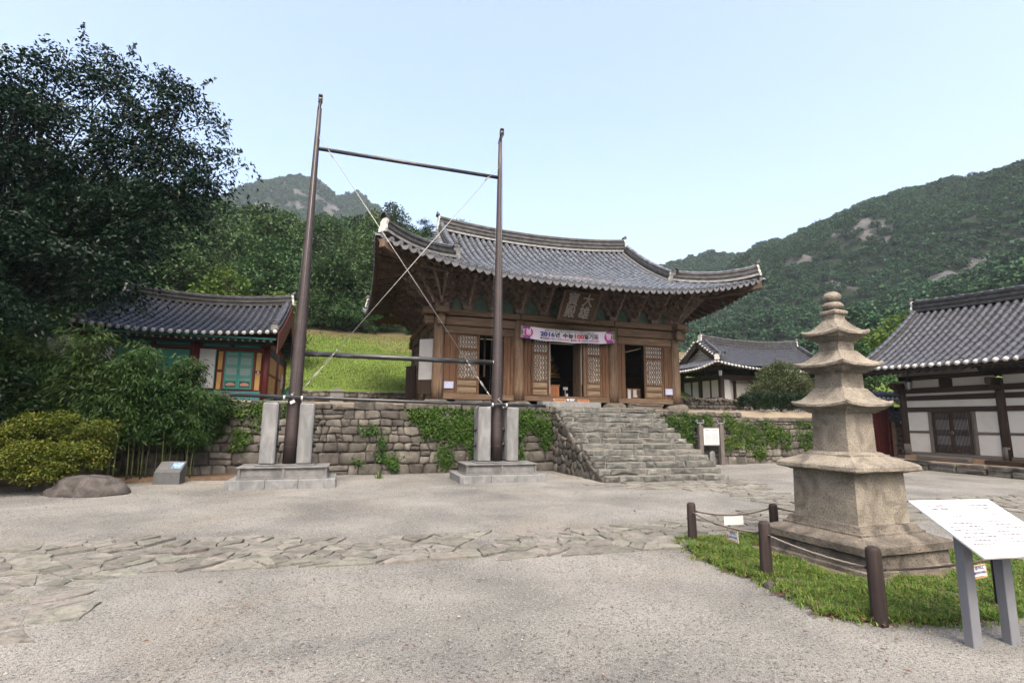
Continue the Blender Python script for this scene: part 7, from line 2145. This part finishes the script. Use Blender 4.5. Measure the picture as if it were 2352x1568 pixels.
def boulder(name, label, c, rx, ry, rz, seed, mat, cat='boulder', rot=0):
    n, m = 44, 24; vs = []; fs = []
    for i in range(m+1):
        th = math.pi*i/m
        for j in range(n):
            ph = 2*math.pi*j/n; d = Vector((math.sin(th)*math.cos(ph), math.sin(th)*math.sin(ph), math.cos(th)))
            k = 1+.22*mnoise.noise(d*1.3+Vector((seed, 0, 0)))+.10*mnoise.noise(d*3.5+Vector((0, seed, 0)))+.035*mnoise.noise(d*9+Vector((0, seed, 3)))+.02*abs(mnoise.noise(d*17+Vector((seed, 0, 3))))
            p = Vector((d.x*rx*k, d.y*ry*k, d.z*rz*k)); p.z = max(p.z, -.08)
            vs.append(Matrix.Rotation(rot, 3, 'Z') @ p)
    fs = [(i*n+j, i*n+(j+1) % n, (i+1)*n+(j+1) % n, (i+1)*n+j) for i in range(m) for j in range(n)]
    mb = MB(); mb.add(vs, fs, True); o = mb.build(name, mat); o.location = c; return tag(o, label, cat)
boulder('boulder', 'large dark boulder lying beside the azalea bush', (-4.98, 13.15, .03), .74, .5, .37, 2, 'boulder', rot=-.15)
boulder('rock_slab', 'pale rough rock slab showing through the bamboo below the shrine eaves', (-7.2, 17.2, 3.1), .95, .4, .62, 9, 'granite_grey', 'rock')
boulder('stepping_log', 'tan rounded stone block lying before the teal base of the painted shrine', (-3.73, 18.35, 2.2), .34, .2, .16, 5, 'cap_stone', 'stone')
boulder('rock', 'small grey rock on the gravel beside the middle fence post', (4.13, 4.42, .0), .06, .05, .045, 6, 'boulder', 'rock')
# grey cabinet and green tarpaulin
cab = thing('utility_cabinet', 'small grey cabinet with pitched top before the retaining wall', 'cabinet', (-.4, 24.0, 2.12))
mb = MB(); mb.box(-.68, -.12, 23.85, 24.15, 2.1, 2.74, .006); mb.box(-.405, -.395, 23.842, 23.852, 2.2, 2.7); mb.build('body', 'cabinet_grey', cab)
mb = MB(); mb.prism([(-.36, 2.742), (.36, 2.742), (0, 2.90)], Matrix(((1, 0, 0, -.4), (0, 0, 1, 0), (0, 1, 0, 0), (0, 0, 0, 1))), 23.8, 24.2); mb.build('roof', 'cabinet_grey', cab)
def tarp():
    vs = []; n = 9; g = random.Random(5)
    for i in range(n):
        for j in range(n):
            u, v = i/(n-1)*2-1, j/(n-1)*2-1; h = .62*(1-max(abs(u), abs(v))**2.2)+.05*g.random()
            vs.append((-2.1+u*.38, 22.2+v*.6, 2.14+h))
    mb = MB(); mb.add(vs, [(i*n+j, i*n+j+1, (i+1)*n+j+1, (i+1)*n+j) for i in range(n-1) for j in range(n-1)], True)
    tag(mb.build('tarpaulin', 'tarp_green'), 'green tarpaulin heaped behind the right corner of the painted shrine', 'tarpaulin')
tarp()

# ---------------------------------------------------------------- things on and in the main hall
def hall_banner():
    x0, x1, y = 6.10, 10.02, 18.16; zt, zb = 5.13, 4.665; t = thing('banner', 'white cloth banner with coloured Korean lettering across the middle bay', 'banner', (8.06, y, 4.9))
    sagf = lambda x: -.085*(1-((x-8.06)/1.96)**2)
    mb = MB(); n = 40; vs = []
    for i in range(n+1):
        x = x0+(x1-x0)*i/n
        for z in (zt, (zt+zb)/2, zb): vs.append((x, y+.012*math.sin(i*.8)+(.02 if z == zb else 0), z+sagf(x)+(0.0 if z != zb else .01*math.sin(i*.5))))
    mb.add(vs, [(i*3+j, i*3+j+1, (i+1)*3+j+1, (i+1)*3+j) for i in range(n) for j in range(2)], True)
    c = mb.build('cloth', 'banner_cloth', t)
    X = lambda px: x0+(x1-x0)*(px-98)/1152
    def put(s, xa, xb, z, sz, mat, bo=0):
        o = text(s, sz, Matrix.Translation(Vector(((X(xa)+X(xb))/2, y-.035, z))-org(c)) @ FRONT, mat, c, width=(X(xb)-X(xa)), bold=bo)
        cx_ = (X(xa)+X(xb))/2
        for v in o.data.vertices: v.co.y += sagf(cx_+v.co.x)
    zm = 4.905
    put('성취하고자 하는 마음이 간절하면 이루지 못할것이 없습니다.', 372, 990, zm+.155, .085, 'ink_green', .002)
    put('2016', 322, 495, zm, .22, 'ink_blue', .008); put('년', 503, 558, zm, .2, 'ink', .008); put('수능', 592, 725, zm, .2, 'ink', .008)
    put('100', 732, 850, zm, .22, 'ink_red', .008); put('일기도', 857, 1040, zm, .2, 'ink', .008)
    zl = zm-.158
    for s, a, b, m in (('●입재:', 322, 395, 'ink'), ('8', 397, 411, 'ink_red'), ('월', 413, 432, 'ink'), ('5', 444, 457, 'ink_red'), ('일(', 459, 488, 'ink'), ('수', 489, 508, 'ink_red'), (') 오전', 510, 577, 'ink'), ('10:00', 579, 645, 'ink_red'), ('시', 647, 667, 'ink'),
                       ('●회향:', 690, 760, 'ink'), ('11', 762, 787, 'ink_red'), ('월', 789, 808, 'ink'), ('12', 820, 843, 'ink_red'), ('일(목) 오전', 845, 962, 'ink'), ('10:00', 964, 1024, 'ink_red'), ('시', 1026, 1046, 'ink')):
        put(s, a, b, zl, .085, m, .0015)
    # end ornaments
    for xe, s, chx, ch in ((x0, 1, 185, '봉'), (x1, -1, 1167, '행')):
        for (a, b, p, q, m) in ((0, .085, .0, .165, 'banner_pink'), (0, .085, .165, .33, 'banner_green'), (0, .085, .33, .46, 'banner_pink'), (.085, .27, .0, .11, 'banner_plum'), (.085, .27, .35, .46, 'banner_plum'), (.27, .36, .0, .09, 'banner_navy'), (.27, .36, .37, .46, 'banner_navy')):
            za, zb_ = zt-p, zt-q
            if s < 0 and m in ('banner_pink', 'banner_green') : m = {'banner_pink': 'banner_green', 'banner_green': 'banner_green'}[m] if p < .3 else 'banner_pink'
            m_ = MB(); xa, xb = xe+s*a, xe+s*b; zz = sagf((xa+xb)/2)
            m_.box(xa, xb, y-.026, y-.022, zb_+zz+.004, za+zz-.004); m_.build('ornament', m, c)
        cx_ = X(chx); zc = zm+sagf(cx_)
        m_ = MB(); m_.tube([(cx_, y-.028, zc), (cx_, y-.031, zc)], .175, 28); m_.build('roundel', 'banner_magenta', c)
        o = text(ch, .26, Matrix.Translation(Vector((cx_, y-.034, zc))-org(c)) @ FRONT, 'ink_white', c, thick=.007)
    mb = MB()
    for xa, za, xb, zb2 in ((x0, zt, 6.0, 5.2), (x1, zt, 10.14, 5.2), (x0+.05, zb, 6.02, 4.6), (x1, zb, 10.12, 4.6)): mb.tube([(xa, y, za), (xb, y+.12, zb2)], .004, 4)
    mb.build('tie', 'black_iron', t)
hall_banner()
def plaque():
    a, b = Vector((8.08, 17.66, 5.37)), Vector((8.11, 17.02, 6.27)); uy = (b-a).normalized(); ux = Vector((1, .0, .0)); ux = (ux-uy*ux.dot(uy)).normalized(); h = (b-a).length; w = 1.34
    M = frame_at((a+b)/2, ux, uy); t = thing('name_plaque', 'dark wooden plaque with four large Chinese characters hung under the hall eaves', 'plaque', M.translation)
    M2 = M.copy(); M2.translation = (0, 0, 0)
    for k in range(4):
        mb = MB(); rough_box(mb, -w/2, w/2, -h/2+h*k/4+.003, -h/2+h*(k+1)/4-.003, -.04, 0, .001, .003, M2); mb.build('plank', 'plaque_wood', t, local=True)
    F = M2
    for x0, x1, y0, y1 in ((-w/2-.07, w/2+.07, h/2, h/2+.055), (-w/2-.07, w/2+.07, -h/2-.065, -h/2), (-w/2-.07, -w/2-.002, -h/2, h/2), (w/2+.002, w/2+.07, -h/2, h/2)):
        mb = MB(); mb.box(x0, x1, y0, y1, -.05, .045, .012, F); mb.build('frame', 'wood_x' if x1-x0 > .5 else 'wood_z', t, local=True)
    for ch, x, y in (('大', .30, .25), ('雄', .28, -.25), ('寶', -.30, .25), ('殿', -.30, -.25)):
        text(ch, .54, M2 @ Matrix.Translation((x, y, .012)), 'plaque_letter', t, width=.42, thick=.009)
    mb = MB()
    for x in (-.5, .5): mb.bar(M2 @ Vector((x, h/2, -.02)), M2 @ Vector((x, h/2+.2, -.45)), .03, .03)
    mb.build('hanger', 'black_iron', t, local=True)
plaque()
for x0, lab in ((3.30, 'pale blue notice fixed to planks beside the left corner column of the hall'), (12.46, 'pale blue notice fixed to planks beside the right corner column of the hall')):
    t = thing('wall_notice', lab, 'notice', (x0+.17, 18.42, 2.9))
    mb = MB(); mb.box(x0, x0+.34, 18.405, 18.42, 2.70, 2.95); b = mb.build('board', 'notice_blue', t)
    text('CCTV 촬영 안내', .045, Matrix.Translation(Vector((x0+.17, 18.403, 2.905))-org(b)) @ FRONT, 'ink_white', b, width=.28, bold=.001)
    mb = MB(); rg = random.Random(2)
    for k in range(4):
        xx = x0+.05
        while xx < x0+.27: l = rg.uniform(.02, .05); mb.box(xx, xx+l, 18.4025, 18.4045, 2.845-.035*k, 2.857-.035*k); xx += l+.01
    mb.build('small_print', 'ink_white', b)
# donation box, altar with gilded figure, counter
def insides():
    t = thing('offering_box', 'carved orange wooden offering box in the open middle doorway', 'offering box', (7.64, 18.8, 2.5))
    mb = MB(); mb.box(7.44, 7.86, 18.66, 18.95, 2.505, 2.94, .008); mb.build('body', 'orange_wood', t)
    mb = MB(); mb.box(7.42, 7.88, 18.64, 18.97, 2.941, 2.975, .008); mb.build('top', 'orange_wood', t)
    mb = MB()
    for k in range(3):
        r = .05+.045*k; mb.tube([(7.65+r*math.cos(a), 18.655, 2.70+r*math.sin(a)*1.1) for a in [j*.5 for j in range(14)]], .007, 4)
    mb.build('carving', 'orange_wood', t)
    t = thing('altar_figure', 'gilded seated figure on a dark altar deep inside the hall', 'statue', (8.95, 22.2, 3.55))
    mb = MB(); mb.lathe([(.34, 0), (.42, .05), (.36, .12), (.30, .16)], (8.95, 22.2, 3.5), 16); mb.build('lotus_seat', 'gold', t)
    mb = MB(); mb.lathe([(.36, 0), (.38, .08), (.27, .16), (.20, .24), (.215, .40), (.20, .50), (.10, .56), (.065, .60), (.07, .63), (.105, .68), (.115, .76), (.10, .83), (.06, .88), (.045, .93), (0, .95)], (8.95, 22.2, 3.66), 18)
    for s in (-1, 1):
        mb.tube([(8.95+s*.2, 22.2, 4.13), (8.95+s*.27, 22.12, 3.95), (8.95+s*.16, 22.0, 3.84), (8.95+s*.02, 21.95, 3.83)], [.07, .065, .05, .04], 8)
    mb.build('body', 'gold', t)
    mb = MB(); mb.tube([(8.95, 22.42, 4.45), (8.95, 22.45, 4.45)], .20, 20); mb.build('halo', 'gold', t)
    t = thing('altar_table', 'dark altar table in the gloom of the hall', 'altar', (8.9, 22.1, 2.5))
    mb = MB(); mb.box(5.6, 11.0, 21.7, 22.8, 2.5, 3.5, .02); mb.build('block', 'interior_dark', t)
    mb = MB(); mb.box(5.5, 11.1, 21.65, 22.85, 3.4, 3.49, .02); mb.build('table_top', 'wood_dark_x', t)
    t = thing('counter', 'low brown counter with white notices inside the right doorway', 'counter', (11.25, 19.1, 2.5))
    mb = MB(); mb.box(10.95, 11.6, 18.9, 19.3, 2.505, 2.95, .01); b = mb.build('body', 'wood_red_x', t)
    for x0, z0, w, h in ((11.0, 2.54, .13, .36), (11.25, 2.70, .15, .2), (11.24, 2.60, .19, .09)):
        mb = MB(); mb.box(x0, x0+w, 18.885, 18.898, z0, z0+h); mb.build('notice', 'paper_white', b)
    for x, z, w, h, y, lab in ((8.30, 2.83, .2, .11, 19.3, 'white paper sign standing in the dark middle doorway'), (8.27, 2.52, .08, .14, 18.95, 'small white sign on the floor of the middle doorway')):
        mb = MB(); mb.box(x, x+w, y, y+.012, z, z+h); mb.box(x+w/2-.01, x+w/2+.01, y+.0125, y+.06, 2.5, z+h*.8); tag(mb.build('paper_sign', 'paper_white'), lab, 'sign')
    # hanging cloths inside
    t = thing('hanging_cloth', 'dull gold streamers hanging inside the middle bay', 'hanging', (7.7, 20, 4))
    for x in (7.55, 7.72, 4.9, 5.15):
        mb = MB(); mb.box(x, x+.07, 20.0, 20.01, 3.3, 5.5); mb.build('streamer', 'shrine_ochre' if x > 7 else 'wood_pale_z', t)
insides()
# stone and timber steps before the hall, signs on the stone
mb = MB(); mb.box(6.55, 8.82, 17.05, 17.60, 2.03, 2.27, .008); tag(mb.build('door_step', 'granite_grey'), 'smooth pale stone step below the middle doorway of the hall', 'step')
t = thing('timber_step', 'grey wooden step below the right doorway of the hall', 'step', (11.0, 17.6, 2.1))
mb = MB(); rough_box(mb, 10.45, 11.65, 17.35, 17.75, 2.20, 2.26, .006, .01); mb.build('tread', 'wood_grey_x', t)
mb = MB(); rough_box(mb, 10.47, 11.63, 17.38, 17.42, 2.08, 2.198, .006, .01); mb.build('riser', 'wood_grey_x', t)
for x0, x1, z1, m, lab in ((7.00, 7.48, 2.385, 'orange_wood', 'left brown wooden sign lying on the pale stone step'), (7.50, 7.90, 2.40, 'black_iron', 'black sign with white patch on the pale stone step'), (7.93, 8.40, 2.375, 'orange_wood', 'right brown wooden sign lying on the pale stone step')):
    t = thing('step_sign', lab, 'sign', ((x0+x1)/2, 17.2, 2.27))
    mb = MB(); mb.add([(x0, 17.12, 2.272), (x1, 17.12, 2.272), (x1, 17.2, z1), (x0, 17.2, z1), (x0, 17.26, 2.272), (x1, 17.26, 2.272)], [(0, 1, 2, 3), (3, 2, 5, 4), (0, 3, 4), (1, 5, 2), (0, 4, 5, 1)]); b = mb.build('board', m, t)
    M = frame_at(((x0+x1)/2, 17.16, (2.272+z1)/2), (1, 0, 0), (0, .08, z1-2.272)); M.translation = M.translation-org(b)
    mb = MB()
    if m == 'black_iron':
        mb.box(-.185, -.10, -.035, .045, .001, .003, 0, M); mb.build('white_patch', 'paper_white', b, local=True); mb = MB()
        for k in range(3): mb.box(-.07, .14-.03*k, .03-.032*k, .042-.032*k, .001, .003, 0, M)
        mb.build('small_print', 'ink_white', b, local=True)
    else:
        for k in range(2): mb.box(-.19, .19, .012-.035*k, .028-.035*k, .001, .003, 0, M)
        mb.build('small_print', 'wood_dark_x', b, local=True)
# wind bells at the hall corners, lanterns
for x, y, z, lab in ((1.72, 16.95, 6.72, 'small bronze wind bell hanging under the left front eave corner'), (14.25, 16.95, 6.66, 'small bronze wind bell hanging under the right front eave corner')):
    t = thing('wind_bell', lab, 'bell', (x, y, z))
    mb = MB(); mb.lathe([(.0, 0), (.05, -.01), (.065, -.07), (.075, -.18), (.10, -.25), (.095, -.25), (.06, -.1)], (x, y, z-.15), 14); mb.build('bell', 'bell_bronze', t)
    mb = MB(); mb.tube([(x, y, z+.2), (x, y, z-.16)], .008, 5); mb.build('hook', 'black_iron', t)
for x, y, z, lab in ((20.2, 24.45, 4.55, 'small lantern hanging under the corner of the far roof'), (21.25, 14.85, 3.3, 'black lantern under the eaves of the white walled building')):
    t = thing('lantern', lab, 'lantern', (x, y, z))
    mb = MB(); mb.lathe([(.02, .12), (.05, .1), (.13, 0), (.12, -.02)], (x, y, z), 6, False); mb.lathe([(.08, -.32), (.1, -.30), (.06, -.36)], (x, y, z), 6, False); mb.tube([(x, y, z+.4), (x, y, z+.1)], .012, 5)
    for k in range(6): a = k*math.pi/3; mb.tube([(x+.11*math.cos(a), y+.11*math.sin(a), z-.02), (x+.085*math.cos(a), y+.085*math.sin(a), z-.31)], .008, 4)
    mb.build('cage', 'black_iron', t)
    mb = MB(); mb.lathe([(.1, -.02), (.075, -.3)], (x, y, z), 6, False); mb.build('glass', 'paper_white', t)
t = thing('fire_extinguisher', 'red fire extinguisher standing before the clay wall', 'fire extinguisher', (22.55, 16.2, 0))
mb = MB(); mb.lathe([(0, .02), (.075, .02), (.08, .05), (.08, .36), (.06, .42), (.03, .45), (.025, .48)], (22.55, 16.2, .26), 14); mb.build('cylinder', 'red_paint', t)
mb = MB(); mb.lathe([(.0815, .20), (.0815, .32)], (22.55, 16.2, .26), 14); mb.build('label_band', 'paper_white', t)
mb = MB(); mb.box(22.52, 22.58, 16.1, 16.24, .73, .78); mb.tube([(22.6, 16.2, .74), (22.66, 16.2, .6), (22.64, 16.2, .4)], .012, 5); mb.build('valve', 'black_iron', t)
mb = MB(); mb.box(22.35, 22.75, 16.05, 16.35, .0, .275); mb.build('stand', 'red_paint', t)

# ---------------------------------------------------------------- grass, lawn blades, litter, pebbles
def blades(name, pts, hs, mat, seed, w=.006, lean=.5):
    g = np.random.default_rng(seed); P = np.array(pts); n = len(P); h = np.array(hs)[:, None]
    a = g.random((n, 1))*6.283; d = np.concatenate([np.cos(a), np.sin(a), np.zeros((n, 1))], 1); s = np.concatenate([-np.sin(a), np.cos(a), np.zeros((n, 1))], 1)
    ln = g.random((n, 1))*lean; ww = w*(.6+.8*g.random((n, 1)))
    m = P+d*h*ln*.35+np.array([0, 0, 1])*h*.6; tp = P+d*h*ln*1.1+np.array([0, 0, 1])*h*(1-.35*ln)
    v = np.stack([P-s*ww, P+s*ww, m+s*ww*.8, m-s*ww*.8, tp+s*ww*.12, tp-s*ww*.12], 1).reshape(-1, 3)
    k = np.arange(n)[:, None]*6; f = np.concatenate([k+np.array([[0, 1, 2, 3]]), k+np.array([[3, 2, 4, 5]])], 0)
    t = g.random(n); return raw_mesh(name, v, f, mat, False, np.concatenate([t, t]))
def grass():
    g = random.Random(17); P = []; H = []
    edge = [(4.42, 6.42), (4.16, 5.6), (4.12, 5.0), (4.2, 4.7), (4.06, 4.2), (4.0, 3.7), (4.2, 3.5), (4.5, 3.36), (4.95, 3.22), (5.5, 3.15), (6.4, 3.25), (7.7, 3.3), (7.8, 6.3), (6.2, 6.35)]
    while len(P) < 52000:
        x, y = g.uniform(3.9, 7.9), g.uniform(3.0, 6.5)
        if not poly_in((x+.05*mnoise.noise(Vector((x*5, y*5, 1))), y+.05*mnoise.noise(Vector((x*5, y*5, 5)))), edge): continue
        dx, dy = abs(x-PX), abs(y-PY)
        if max(dx, dy) < .73+.09*(1+mnoise.noise(Vector((x*4, y*4, 7)))): continue
        k = mnoise.noise(Vector((x*2.6, y*2.6, 2)))+.6*mnoise.noise(Vector((x*7, y*7, 4)))
        if g.random() > .66+.8*k: continue
        P.append((x, y, -.004)); H.append(g.uniform(.035, .075)+.06*max(0, k+.05)*g.random()*1.5)
    o = link('grass', blades('grass', P, H, 'grass_blade', 5, .0045, 1.5)); tag(o, kind='stuff')
    xs, ys = np.arange(3.8, 8.0, .06), np.arange(2.9, 6.7, .06); V = []; F = []; id_ = {}
    for i, y in enumerate(ys):
        for j, x in enumerate(xs):
            if poly_in((x+.10*mnoise.noise(Vector((x*4, y*4, 11))), y+.10*mnoise.noise(Vector((x*4, y*4, 15)))), edge) and max(abs(x-PX), abs(y-PY)) > .60:
                q = []
                for (a, b) in ((j, i), (j+1, i), (j+1, i+1), (j, i+1)):
                    if (a, b) not in id_:
                        X_, Y_ = xs[0]+a*.06, ys[0]+b*.06
                        id_[a, b] = len(V); V.append((X_+.02*mnoise.noise(Vector((X_*30, Y_*30, 1))), Y_+.02*mnoise.noise(Vector((X_*30, Y_*30, 5))), .002+.005*(1+mnoise.noise(Vector((X_*3, Y_*3, 3))))))
                    q.append(id_[a, b])
                F.append(q)
    me = bpy.data.meshes.new('soil'); me.from_pydata(V, [], F); me.materials.append(MATS['grass_soil']); o = link('soil', me); tag(o, kind='structure')
    for _ in range(2600):                          # sparse stray blades along the border
        e = edge[g.randrange(0, 9)]; f_ = edge[(edge.index(e)+1) % len(edge)]; t_ = g.random()
        x, y = e[0]+(f_[0]-e[0])*t_+g.gauss(0, .06), e[1]+(f_[1]-e[1])*t_+g.gauss(0, .06)
        if mnoise.noise(Vector((x*9, y*9, 6))) > -.05: P.append((x, y, -.012)); H.append(g.uniform(.02, .07))
    bpy.data.objects.remove(bpy.data.objects['grass']); o = link('grass', blades('grass', P, H, 'grass_blade', 5, .0045, 1.5)); tag(o, kind='stuff')
    # fallen leaves
    V = []; F = []; c = []
    def leafspot(n, fx):
        for _ in range(n):
            x, y, z = fx(); r = g.uniform(.012, .032); a = g.random()*6.28; k = len(V)
            for (u, v, w) in ((-1, 0, 0), (0, .45, .25), (1, 0, .15), (0, -.45, .3)):
                V.append((x+r*(u*math.cos(a)-v*math.sin(a)), y+r*(u*math.sin(a)+v*math.cos(a)), z+.004+r*w*g.random()))
            F.append((k, k+1, k+2, k+3))
    leafspot(190, lambda: (lambda p: (p[0]+g.gauss(0, .07), p[1]+g.gauss(0, .07), 0))(edge[g.randrange(1, 9)]))
    leafspot(120, lambda: (g.uniform(2.0, 3.1), g.gauss(15.9, .1), 0)); leafspot(90, lambda: (g.uniform(5.6, 6.5), g.gauss(14.6, .7), 0))
    leafspot(240, lambda: (g.uniform(-8, -3), g.uniform(14.3, 16), .08)); leafspot(330, lambda: (g.uniform(-5, 7), g.uniform(2.4, 15.6), 0)); leafspot(90, lambda: (g.uniform(-6.6, -4), g.gauss(12.7, .4), 0))
    me = bpy.data.meshes.new('litter'); me.from_pydata(V, [], F); me.materials.append(MATS['dead_leaf']); o = link('litter', me); tag(o, kind='stuff')
grass()
def lawn():
    g = random.Random(23); P = []; H = []
    while len(P) < 42000:
        x, y = g.uniform(-5.5, 6), 27.3+12.8*g.random()
        P.append((x, y, near_z(x, y)-.02)); H.append(g.uniform(.05, .12)+.08*max(0, mnoise.noise(Vector((x*.7, y*.7, 1)))))
    o = link('lawn_grass', blades('lawn_grass', P, H, 'lawn_blade', 8, .012, .8)); tag(o, kind='stuff')
lawn()
def pebbles():
    g = np.random.default_rng(9); n = 40000
    r_ = 1.7+14*g.random(n)**1.8; a = R(17.6)+(g.random(n)-.5)*R(96)
    x, y = r_*np.sin(a), r_*np.cos(a)
    keep = (np.abs(x-PX) > .8) | (np.abs(y-PY) > .8); x, y = x[keep], y[keep]; n = len(x)
    s = (.0022+.0052*g.random(n)**3)*(1+r_[keep]*.06); s = np.where(g.random(n) < .006, s*1.8+.004, s)
    base = np.array([(1, 0, 0), (-1, 0, 0), (0, 1, 0), (0, -1, 0), (0, 0, .7), (0, 0, -.7)])
    jit = 1+.35*(g.random((n, 6, 1))-.5)
    rot = g.random(n)*6.28; c, si = np.cos(rot)[:, None], np.sin(rot)[:, None]
    b = base[None]*jit; bx_ = b[..., 0]*c-b[..., 1]*si*.8; by_ = b[..., 0]*si+b[..., 1]*c*.8
    v = np.stack([x[:, None]+bx_*s[:, None], y[:, None]+by_*s[:, None], -.006+b[..., 2]*s[:, None]+.004], -1).reshape(-1, 3)
    f = np.array([(0, 2, 4), (2, 1, 4), (1, 3, 4), (3, 0, 4), (2, 0, 5), (1, 2, 5), (3, 1, 5), (0, 3, 5)])
    F = (np.arange(n)[:, None, None]*6+f[None]).reshape(-1, 3)
    m, t, bs, vv = base_mat('pebble', .9, .25); at = t.nodes.new('ShaderNodeAttribute'); at.attribute_name = 'tint'
    t.links.new(ramp(t, [(0, (.10, .095, .09)), (.3, (.24, .23, .215)), (.7, (.40, .385, .36)), (.92, (.40, .39, .37)), (1, (.34, .22, .14))], at.outputs['Fac']), bs.inputs['Base Color'])
    o = link('gravel', raw_mesh('gravel', v, F, 'pebble', False, np.repeat(g.random(n), 8))); tag(o, kind='stuff')
pebbles()
def weed(name, label, x, y, h, n, seed):
    g = random.Random(seed); P = [(x+g.gauss(0, .05), y+g.gauss(0, .05), -.01) for _ in range(n)]
    o = link(name, blades(name, [(p[0]-x, p[1]-y, 0) for p in P], [g.uniform(.5, 1)*h for _ in P], 'grass_blade', seed, .012, 1.3)); o.location = (x, y, -.01); tag(o, label, 'weed')
weed('weed', 'lone green weed growing in the gravel before the middle of the wall', 1.0, 14.95, .22, 26, 3)
